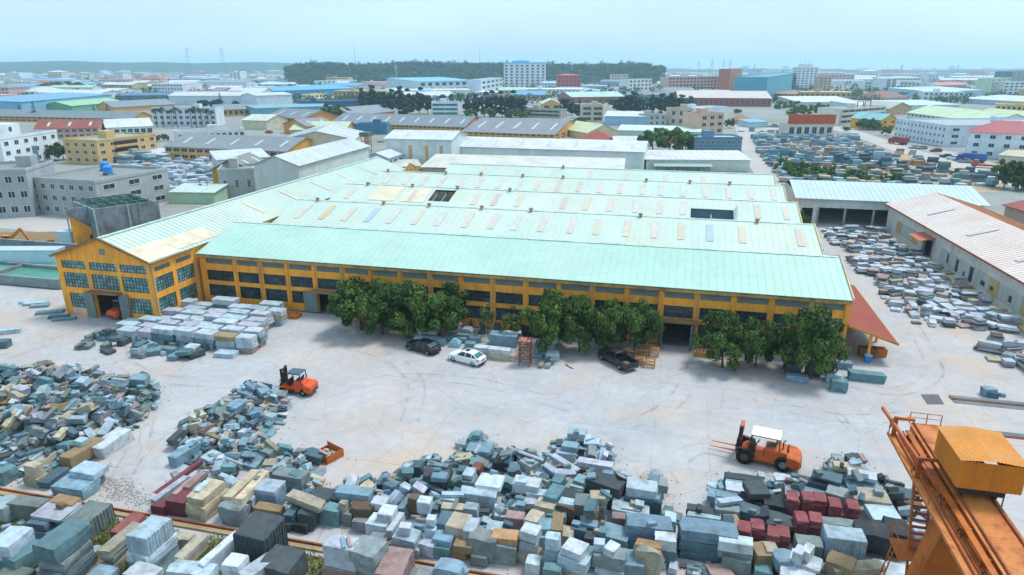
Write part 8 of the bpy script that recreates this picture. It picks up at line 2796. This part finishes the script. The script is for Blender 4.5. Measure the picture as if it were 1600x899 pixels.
# palms before the white L-shaped block
q = MB()
r = random.Random(2)
for k in range(16):
    an = k * 6.283 / 16 + r.uniform(-.15, .15)
    prev = None
    el = r.uniform(.1, .9)
    for j in range(6):
        t_ = j / 5
        L_ = 2.6 * t_
        z = 1.4 * el * math.sin(t_ * 2.4) - 1.3 * t_ * t_ + .3
        p = Vector((math.cos(an) * L_, math.sin(an) * L_, z))
        w_ = Vector((-math.sin(an), math.cos(an), 0)) * (.34 * math.sin(max(.12, t_) * 2.9) + .05)
        if prev:
            q.add([prev[0] - prev[1], prev[0] + prev[1], p + w_, p - w_], [(0, 1, 2, 3)])
        prev = (p, w_)
m_ = q.mesh('crown')
PALM = TreeKind('palm_tree', [m_], MB().tube((0, 0, 0), (.15, 0, 6.2), .22, 7, .15).mesh('trunk'), LEAF3, 6.2, 2.6, 7.4)
row_of(PALM, [(246, 168, 199, 15), (256, 166, 199, 15), (270, 170, 199, 13), (278, 166, 200, 15), (300, 168, 200, 15), (308, 165, 200, 15), (316, 168, 199, 15), (326, 169, 198, 14), (333, 172, 200, 12)], 'palm tree before the white L-shaped block', 'palms before the white block')
row_of(PALM, [(906, 152, 166, 10), (918, 156, 168, 10), (930, 154, 168, 11), (940, 155, 168, 11), (950, 154, 168, 10)], 'palm tree before the pale-teal roof in the centre', 'palms before the pale-teal roof')

# ---- poles and pylons
PYL = mat('galvanised pylon', '7c8a94', .6, .1, .2)


def pylon(u, vtop, dist, label):
    d = _ray(u, 112)
    d.z = 0
    d.normalize()
    B = Vector((d.x, d.y, 0)) * dist
    h_ = height(B, vtop)
    t = thing('lattice_pylon', label, 'pylon', (B.x, B.y, -.12), math.atan2(d.x, -d.y), 'power pylons on the skyline')
    q = MB()
    s0, s1 = h_ * .09, h_ * .018
    th = max(.3, dist / 4600)
    n = 6
    for k in range(n):
        z0, z1 = h_ * k / n, h_ * (k + 1) / n
        a, b = s0 + (s1 - s0) * k / n, s0 + (s1 - s0) * (k + 1) / n
        for sx in (-1, 1):
            for sy in (-1, 1):
                q.bar((sx * a, sy * a, z0), (sx * b, sy * b, z1), th)
        for sy in (-1, 1):
            q.bar((-a, sy * a, z0), (b, sy * b, z1), th * .6).bar((a, sy * a, z0), (-b, sy * b, z1), th * .6)
    q.build('lattice', PYL, t)
    q = MB()
    for f, l_ in ((.72, .13), (.84, .16), (.96, .11)):
        q.bar((-h_ * l_, 0, h_ * f), (h_ * l_, 0, h_ * f), th * .8)
    q.build('cross_arm', PYL, t)


for k, (u, vt, ds) in enumerate(((296, 75, 2300), (350, 71, 2500), (1091, 96, 2600), (1112, 93, 2500), (1130, 95, 2600), (1140, 93, 2300), (1408, 101, 3000), (1496, 102, 3000), (1178, 101, 3000))):
    pylon(u, vt, ds, 'grey lattice power pylon on the skyline, %s from the left' % ORD[(0, 1, 2, 3, 4, 5, 7, 8, 6)[k]])


def pole(u, vt, vb, wd, label, arms=0, m=PYL):
    B = at(u, vb)
    h_ = height(B, vt)
    t = thing('tall_pole', label, 'pole', (B.x, B.y, -.12))
    MB().tube((0, 0, 0), (0, 0, h_), wd, 7, wd * .6).build('shaft', m, t)
    if arms:
        q = MB()
        for k in range(arms):
            q.box(-wd * 5, -wd, h_ * (.82 + .1 * k), wd * 5, wd, h_ * (.82 + .1 * k) + wd * 1.2)
        q.build('cross_arm', m, t)


pole(557, 70, 128, .55, 'tall thin grey mast before the left part of the woods')
pole(750, 78, 128, .55, 'tall thin grey mast before the woods left of the hotel')
pole(948, 95, 130, .5, 'tall thin grey mast right of the red block')
pole(620, 101, 136, .6, 'white pole with short arms before the woods', 2, paint('c9ced0'))
pole(391, 88, 110, .8, 'pale pole on the far left skyline', 0, paint('c9ced0'))
pole(17, 100, 118, 1.0, 'red brick chimney at the far left', 0, paint('8a5048'))
pole(316, 283, 312, .12, 'wooden telegraph pole beside the grey hut, left one', 1, BARK)
pole(327, 279, 312, .12, 'wooden telegraph pole beside the grey hut, right one', 1, BARK)
B = at(1051, 240)
t = thing('derrick', 'small orange A-frame derrick behind the white sheds', 'derrick', (B.x, B.y, -.12))
for sx in (-1, 1):
    MB().bar((sx * 1.8, 0, 0), (sx * .2, 0, 6.5), .3).bar((sx * 1.8, 2.5, 0), (sx * .2, 1.2, 6.5), .3).build('leg', RUST, t)
MB().bar((-1, 0, 6.5), (1, 0, 6.5), .3).bar((-1, 1.2, 6.5), (1, 1.2, 6.5), .3).bar((0, 0, 6.5), (-1.5, -2.5, 4.8), .25).build('head_beam', RUST, t)
B = at(575, 262)
t = thing('water_tower', 'small steel water tower with a green lid behind the pale shed', 'water tower', (B.x, B.y, -.12))
for sx in (-1, 1):
    for sy in (-1, 1):
        MB().bar((sx * 1.2, sy * 1.2, 0), (sx * 1.2, sy * 1.2, 10.6), .2).build('leg', PYL, t)
q = MB()
for z in (3, 6, 9):
    for sy in (-1, 1):
        q.bar((-1.2, sy * 1.2, z), (1.2, sy * 1.2, z), .12).bar((-1.2, sy * 1.2, z - 3), (1.2, sy * 1.2, z), .1)
        q.bar((sy * 1.2, -1.2, z), (sy * 1.2, 1.2, z), .12)
q.build('brace', PYL, t)
MB().box(-1.7, -1.7, 10.6, 1.7, 1.7, 12).build('tank', paint('5a6a66'), t)

# ---- mid-distance stone yards: stacks too many and small to pick apart
TY = mat('far granite stacks', 'ffffff', .8, .14, .6, attr='tint')


def yard_stacks(name, label, rows, seed):
    r = random.Random(seed)
    q = MB()
    cols = []
    for (u0, v0, u1, v1, pal, sz, hh, dens) in rows:
        a, b = at(u0, v0), at(u1, v1)
        d = (b - a)
        L_ = d.length
        u_ = d.normalized()
        x = 0.0
        while x < L_:
            s = sz * r.uniform(.6, 1.3)
            if r.random() < dens:
                p = a + u_ * (x + s / 2) + Vector((r.uniform(-.8, .8), r.uniform(-1.2, 1.2), 0))
                z = -.12
                for k in range(r.choice((1, 1, 2, 3)) if hh > 1 else 1):
                    h_ = hh / 2 * r.uniform(.6, 1.1)
                    m = Matrix.Rotation(r.gauss(0, .25), 3, 'Z')
                    q.obox((p.x + r.uniform(-.2, .2), p.y, z + h_ / 2), (s * r.uniform(.8, 1), sz * r.uniform(.5, .9), h_), m=m)
                    c = lin(SC[r.choice(pal)])
                    kk = r.uniform(.75, 1.15)
                    cols += [(c[0] * kk, c[1] * kk, c[2] * kk, 1)] * 6
                    z += h_
            x += s * 1.05
    me = q.mesh(name)
    at_ = me.attributes.new('tint', 'FLOAT_COLOR', 'FACE')
    at_.data.foreach_set('color', [c for t in cols for c in t])
    me.materials.append(TY)
    tag(kind(link(name, me), 'stuff'), label, 'stone stacks')


BL, PI, BE, GR = ['blue', 'pale', 'teal', 'blue'], ['pink', 'lav', 'beige', 'white'], ['beige', 'cream', 'tan', 'grey'], ['green', 'slate', 'teal', 'dark']
rows = []
for k in range(17):
    v = 214 + k * 5.0
    u0 = 1172 + k * 3.5
    u1 = 1300 + k * 13 if k < 12 else 1440 + (k - 12) * 22
    if k < 4:
        u1 = 1325 + k * 2
    pal = (BL, BL, BL, BL + ['white'], PI, PI + BE, BL, BL, BL + GR, GR + BL, GR + BE, BE + GR, BE + GR + BL, BE + BL, GR + BE, BL + BE, BE + BL)[k]
    rows.append((u0, v, u1, v + (u1 - u0) * .02, pal, 3.4 if k < 9 else 3.0, 2.8 if k < 10 else 1.8, .9 if k < 9 else .62))
    rows.append((u0, v + 2.5, u1, v + 2.5 + (u1 - u0) * .02, pal, 3.0, 2.4 if k < 10 else 1.4, .75 if k < 9 else .5))
for k in range(9):
    rows.append((1330 + k * 9, 236 + k * 6.2, 1425 + k * 15, 241 + k * 6.2, (BE, BL, GR, BE, GR, BL + GR, BE, GR, BL)[k], 3.2, 2.2, .7))
rows += [(1168, 196, 1228, 200, BL + BE, 3, 2, .8), (1162, 204, 1225, 209, BL, 3, 2, .8), (1470, 268, 1535, 280, GR, 4, 3, .9), (1475, 274, 1530, 284, GR, 4, 3, .9), (1185, 236, 1240, 290, BL + PI, 2.4, 1.5, .8), (1190, 232, 1235, 275, BL, 2.4, 1.5, .7)]
yard_stacks('stone_stacks', 'rows of stacked blue, pink and beige stone in the right-hand stone yard', rows, 5)
rows = []
for k in range(13):
    v = 253 + k * 4.6
    u0, u1 = 222 - min(k, 8) * 1.5, 322 + k * 1.2
    rows.append((u0, v, u1, v + 1.5, ['white', 'pale', 'lav', 'white', 'blue', 'pale'] + (['orange', 'pink'] if k == 2 else []), 3.0, 1.6, .85))
    rows.append((u0, v + 2.2, u1, v + 3.5, ['white', 'pale', 'lav', 'white', 'blue', 'teal'], 2.4, 1.2, .75))
rows += [(165, 249, 240, 250, BL, 4, 3, .9), (160, 253, 235, 255, BL + ['dark'], 4, 2.4, .8), (130, 258, 215, 258, ['white', 'pale'], 3, 1, .7)]
yard_stacks('stone_stacks', 'rows of pale stacked slabs in the left-hand stone yard behind the wing', rows, 6)
rows = [(380, 262, 396, 266, BL, 2, 1, .6), (540, 215, 600, 222, BL, 3, 2, .4), (895, 200, 930, 214, BL + ['white'], 3, 1.5, .8), (898, 205, 915, 218, BL, 3, 1.5, .8), (1130, 205, 1160, 206, BL, 3, 1.5, .5)]
yard_stacks('stone_stacks', 'small groups of blue stone stacks between the central halls', rows, 7)

# ---- cars and lorries on the right-hand road and yards
cc = [(1428, 232, 'silver sedan parked by the dormitory wall', '9aa3a8', 188), (1440, 233, 'grey sedan parked nose-out by the dormitory', '7c868c', 186), (1462, 237, 'dark red car parked right of the dormitory', '7a2530', 185),
      (1478, 246, 'dark blue car nearest the road at right', '2a4468', 150), (1489, 249, 'white car second from the left in the roadside row', 'd4d8da', 150), (1498, 251, 'silver-white car third in the roadside row', 'c0c6ca', 150), (1507, 254, 'grey car at the right end of the roadside row', '8a949a', 150),
      (420, 208, 'red car in the ochre yard building forecourt', 'b02a24', 170)]
for u, v, lb, c, hd in cc:
    P = at(u, v)
    sedan(lb, (P.x, P.y, -.1), R(hd), paint(c, rough=.35))


def lorry(u, v, rz, cabc, bodyc, label, flat=False):
    P = at(u, v)
    t = thing('lorry', label, 'lorry', (P.x, P.y, -.1), R(rz))
    MB().loft([[(x, -1.2, .5), (x, -1.2, z), (x, 1.2, z), (x, 1.2, .5)] for x, z in ((2.4, 2.5), (3.6, 2.6), (4.2, 1.7), (4.3, 1.0))]).build('cab', paint(cabc, rough=.4), t)
    MB().hexa([(3.72, -1.05, 1.75), (4.16, -1.05, 1.72), (4.16, 1.05, 1.72), (3.72, 1.05, 1.75), (3.66, -1.05, 2.5), (3.7, -1.05, 2.5), (3.7, 1.05, 2.5), (3.66, 1.05, 2.5)]).build('windscreen', GLASS, t)
    if flat:
        MB().box(-5, -1.25, .95, 2.2, 1.25, 1.2).box(-5, -1.25, 1.2, -4.9, 1.25, 1.7).box(2.1, -1.25, 1.2, 2.2, 1.25, 2.0).build('flat_bed', paint(bodyc), t)
    else:
        MB().box(-5, -1.25, .95, 2.2, 1.25, 3.2).build('box_body', paint(bodyc), t)
    MB().box(-4.8, -.5, .6, 2.4, .5, .949).build('chassis', STEEL, t)
    for x in (3.3, -2.6, -3.8):
        for s in (-1, 1):
            wheel(t, x, s * 1.0, .5, .3, rim=paint('7a807e', rough=.6))


lorry(1402, 225, 120, '9a3a2c', '8a4a3c', 'red lorry parked by the dormitory corner')
lorry(1515, 253, 150, '2a4f8a', '3a5f9a', 'blue lorry behind the roadside cars')
lorry(1540, 262, 155, '9a5a3c', 'a8653c', 'rusty flatbed lorry at the right road edge', flat=True)
lorry(1322, 217, 178, 'c9cfd2', 'cfd3d3', 'white box lorry behind the blue stone stacks')

# ---- the far town: individual far buildings fill the plain to the horizon
rf = random.Random(21)
WC = [('white', 'c9cfd2'), ('pale grey', 'b0b8bc'), ('beige', 'c2b49a'), ('pinkish', 'c0a098'), ('blue-clad', '6f9cb8'), ('white', 'd0d4d4'), ('tan', 'b89c74'), ('white', 'c4ccd2')]
RC = [('blue', '6aa9d0'), ('white', 'd0d6d8'), ('grey', '98a2a8'), ('red', 'b0645a'), ('pale blue', 'a9cde0'), ('white', 'd4d8d8'), ('pale green', 'b4d0b4'), ('grey', '8a949a')]
far = []
tries = 0
while len(far) < 420 and tries < 20000:
    tries += 1
    u = rf.uniform(-40, 1640)
    v = 108 + 52 * rf.random() ** 1.9
    if 440 < u < 1045 and v < 127:
        continue
    B = at(u, v)
    dist = B.length
    W = rf.uniform(18, 60) if rf.random() < .7 else rf.uniform(50, 110)
    D = rf.uniform(14, 40)
    shed = rf.random() < .5
    h_ = rf.uniform(5, 8.5) if shed else rf.choice((6.5, 9.5, 13, 16, 20)) * (1 if v < 130 else .6)
    if v < 116 and rf.random() < .25:
        h_ *= 1.7
    rad = math.hypot(W, D) / 2
    C0 = Vector((B.x, B.y, 0))
    ok = True
    for (A, rz, w2, d2) in BOXES:
        c2 = A + Matrix.Rotation(rz, 3, 'Z') @ Vector((w2 / 2, d2 / 2, 0))
        if (c2 - C0).length < rad * .7 + math.hypot(w2, d2) / 2 * .72:
            ok = False
            break
        # keep clear of the view of the taller hand-placed blocks behind
        if c2.length > dist:
            ang = abs(math.atan2(c2.x, c2.y) - math.atan2(C0.x, C0.y))
            if ang < (w2 / 2 + W / 2) / c2.length * .9 and c2.length - dist < 260 and h_ > 9:
                ok = False
                break
    if not ok:
        continue
    wi, ri = rf.randrange(8), rf.randrange(8)
    lp = (u - W / 2 / dist * FPX, v)
    A = C0 - Vector((W / 2, 0, 0))
    rz = rf.choice((0, 0, .12, -.1, .3, -.25))
    t = thing('warehouse' if shed else 'building', '', 'building', (A.x, A.y, -.12), rz)
    wm, rm = wallmat(WC[wi][1]), roofmat(RC[ri][1])
    MB().box(0, 0, 0, W, D, h_).build('wall', wm, t)
    if shed:
        rise = rf.uniform(2, 4)
        q = MB()
        for s, (y0, y1) in enumerate(((-.5, D / 2), (D + .5, D / 2))):
            f = [(-.5, y0, h_ + .05), (W + .5, y0, h_ + .05), (W + .5, y1, h_ + rise), (-.5, y1, h_ + rise)]
            g2 = [(a, b, c + .2) for a, b, c in f]
            q.hexa(f + g2 if s == 0 else [f[1], f[0], f[3], f[2], g2[1], g2[0], g2[3], g2[2]])
        q.build('roof', rm, t)
        MB().prism([(0, h_), (D, h_), (D / 2, h_ + rise)], .02, W - .02, 'x').build('gable_wall', wm, t)
        roofd = RC[ri][0] + '-roofed shed'
    else:
        if rf.random() < .3:
            e = min(W, D) / 2
            MB().add([(-.8, -.8, h_), (W + .8, -.8, h_), (W + .8, D + .8, h_), (-.8, D + .8, h_), (W * .35, D / 2, h_ + 4), (W * .65, D / 2, h_ + 4)], [(0, 1, 5, 4), (1, 2, 5), (2, 3, 4, 5), (3, 0, 4), (3, 2, 1, 0)]).build('roof', rm, t)
            roofd = RC[ri][0] + '-roofed block'
        else:
            MB().box(-.2, -.2, h_, W + .2, D + .2, h_ + .9).build('roof', wm, t)
            MB().box(W * .3, D * .3, h_ + .9, W * .3 + 5, D * .3 + 5, h_ + 3.6).build('roof_hut', wm, t)
            roofd = 'flat-roofed block'
    q = MB()
    nf = max(1, int(h_ / 3.2))
    nc = max(3, int(W / (4.5 if dist < 1500 else 7)))
    for f in range(nf):
        for k in range(nc):
            x = (k + .5) * W / nc
            z = (f + .35) * h_ / nf
            q.box(x - W / nc * .26, -.1, z, x + W / nc * .26, .02, z + h_ / nf * .42)
    if q.v and not (shed and rf.random() < .6):
        kind(q.build('window', GLZ, t), 'stuff')
    zone = ['far left', 'left', 'left of centre', 'centre-left', 'centre-right', 'right of centre', 'right', 'far right'][max(0, min(7, int(u // 200)))]
    dep = 'near the horizon' if v < 114 else 'in the far town' if v < 126 else 'in the middle town'
    far.append((u, '%s %s %s, %s' % (WC[wi][0], roofd, dep, zone), t))
    BOXES.append((A, rz, W, D))
by = {}
for u, lb, t in far:
    by.setdefault(lb, []).append((u, t))
for lb, ts in by.items():
    ts.sort(key=lambda e: e[0])
    for k, (u, t) in enumerate(ts):
        t['label'] = 'distant ' + lb + ('' if len(ts) == 1 else ', %s from the left' % ORD[min(k, 19)])
        t['group'] = 'far town buildings'

# ---- wooded rise behind the town and far hills
HILLM = mat('wooded hill', '34483a', .95, .25, .02, hue2='2c4036')


def mound(name, pts, dist, depth, m, seed=0, structure=True):
    """a rise whose skyline passes through the listed (u, v) points at that distance"""
    q = MB()
    n = len(pts)
    rows_ = 7
    tops = []
    r = random.Random(seed)
    for (u, v) in pts:
        d = _ray(u, v)
        k = dist / math.hypot(d.x, d.y)
        P = EYE + d * k
        tops.append((Vector((P.x, P.y, 0)), max(P.z, 0.5), Vector((d.x, d.y, 0)).normalized()))
    for j in range(rows_):
        t_ = j / (rows_ - 1) * 2 - 1
        f = math.cos(t_ * math.pi / 2) ** .8 if abs(t_) < 1 else 0
        for P, z, d in tops:
            p = P + d * (t_ * depth / 2)
            q.v.append((p.x, p.y, z * f - .3 + (0 if f in (0, 1) else noise.noise(p * .01) * 3)))
    for j in range(rows_ - 1):
        for i in range(n - 1):
            q.f.append((j * n + i, j * n + i + 1, (j + 1) * n + i + 1, (j + 1) * n + i))
    o = q.build(name, m, smooth=True)
    kind(o, 'structure')
    return tops


def dense(pts, step):
    out = []
    for (a, b) in zip(pts[:-1], pts[1:]):
        n = max(1, int((b[0] - a[0]) / step))
        for k in range(n):
            t_ = k / n
            out.append((a[0] + (b[0] - a[0]) * t_, a[1] + (b[1] - a[1]) * t_ + noise.noise(Vector((a[0] + k, b[0], 3))) * .6))
    out.append(pts[-1])
    return out


wood_line = [(448, 112), (458, 108), (480, 106), (520, 106), (560, 107), (600, 107), (640, 104), (680, 105), (720, 106), (760, 106), (800, 107), (860, 108), (920, 108), (980, 107), (1010, 107), (1036, 111)]
tops = mound('hills', dense(wood_line, 12), 1650, 420, HILLM, 1)
mound('hills', dense([(-120, 97), (0, 97), (60, 96), (110, 95), (150, 97), (200, 98), (250, 97), (300, 99), (350, 98), (400, 97), (440, 98), (480, 100), (560, 103)], 10), 4200, 900, HILLM, 2)
mound('hills', dense([(1000, 109), (1040, 108), (1100, 109), (1180, 108), (1260, 109), (1300, 108), (1360, 110), (1480, 109), (1560, 108), (1700, 109)], 10), 4800, 900, HILLM, 3)
# the trees on that rise, too many to count
r = random.Random(15)
q = MB()
lines = dense(wood_line, 3.0)
for k in range(1500):
    u, v = lines[r.randrange(len(lines))]
    d = _ray(u + r.uniform(-2, 2), v)
    off = r.uniform(-215, 60)
    kk = (1650 + off) / math.hypot(d.x, d.y)
    P = EYE + d * kk
    f = math.cos(min(1, abs(off) / 210) * math.pi / 2) ** .8
    zb = max(0, (EYE + d * (1650 / math.hypot(d.x, d.y))).z) * f
    hgt = r.uniform(8, 13) * (1.5 if r.random() < .05 else 1)
    rad = r.uniform(4.5, 8)
    for i in range(60):
        n = Vector((r.gauss(0, 1), r.gauss(0, 1), r.gauss(.2, 1))).normalized()
        c = Vector((P.x, P.y, zb + hgt * .55)) + Vector((n.x * rad, n.y * rad, n.z * hgt * .5)) * r.uniform(.6, 1.08)
        a = (n + Vector((r.uniform(-.6, .6), r.uniform(-.6, .6), r.uniform(-.2, .6)))).normalized()
        e = a.orthogonal().normalized()
        g_ = a.cross(e)
        s = r.uniform(1.0, 2.0)
        q.add([c - e * s, c + g_ * s * .7, c + e * s, c - g_ * s * .7], [(0, 1, 2, 3)])
tag(kind(q.build('woodland', leafmat('far woodland', '2f4a34', '3d5a38')), 'stuff'), 'dark wooded rise behind the town in the centre', 'woodland')
r = random.Random(16)
q = MB()
for k in range(2900):
    u = r.uniform(-40, 1640)
    v = 107 + 56 * r.random() ** 1.5
    P = at(u, v)
    C0 = Vector((P.x, P.y, 0))
    if any(abs((Matrix.Rotation(-rz, 3, 'Z') @ (C0 - A)).x - w2 / 2) < w2 / 2 + 4 and abs((Matrix.Rotation(-rz, 3, 'Z') @ (C0 - A)).y - d2 / 2) < d2 / 2 + 4 for A, rz, w2, d2 in BOXES):
        continue
    hgt, rad = r.uniform(4, 9), r.uniform(3, 6)
    for i in range(26):
        n = Vector((r.gauss(0, 1), r.gauss(0, 1), r.gauss(.2, 1))).normalized()
        c = Vector((P.x, P.y, hgt * .5)) + Vector((n.x * rad, n.y * rad, n.z * hgt * .5)) * r.uniform(.6, 1.08)
        e = n.orthogonal().normalized()
        g_ = n.cross(e)
        s = r.uniform(.8, 1.7)
        q.add([c - e * s, c + g_ * s * .7, c + e * s, c - g_ * s * .7], [(0, 1, 2, 3)])
tag(kind(q.build('bushes', leafmat('town bushes', '3d5638', '4f6a40')), 'stuff'), 'scattered green bushes between the far buildings', 'bushes')

# ------------------------------------------------------------------ haze
hz = MB().box(-7200, -450, -1.2, 7200, 7800, 118)
me = hz.mesh('haze')
hm = bpy.data.materials.new('haze')
hm.use_nodes = True
t = hm.node_tree
t.nodes.remove(t.nodes['Principled BSDF'])
pv = t.nodes.new('ShaderNodeVolumePrincipled')
pv.inputs['Color'].default_value = (0.55, 0.84, 1.0, 1)
pv.inputs['Density'].default_value = 0.00017
pv.inputs['Anisotropy'].default_value = 0.2
t.links.new(pv.outputs[0], t.nodes['Material Output'].inputs['Volume'])
me.materials.append(hm)
kind(link('haze', me), 'stuff')
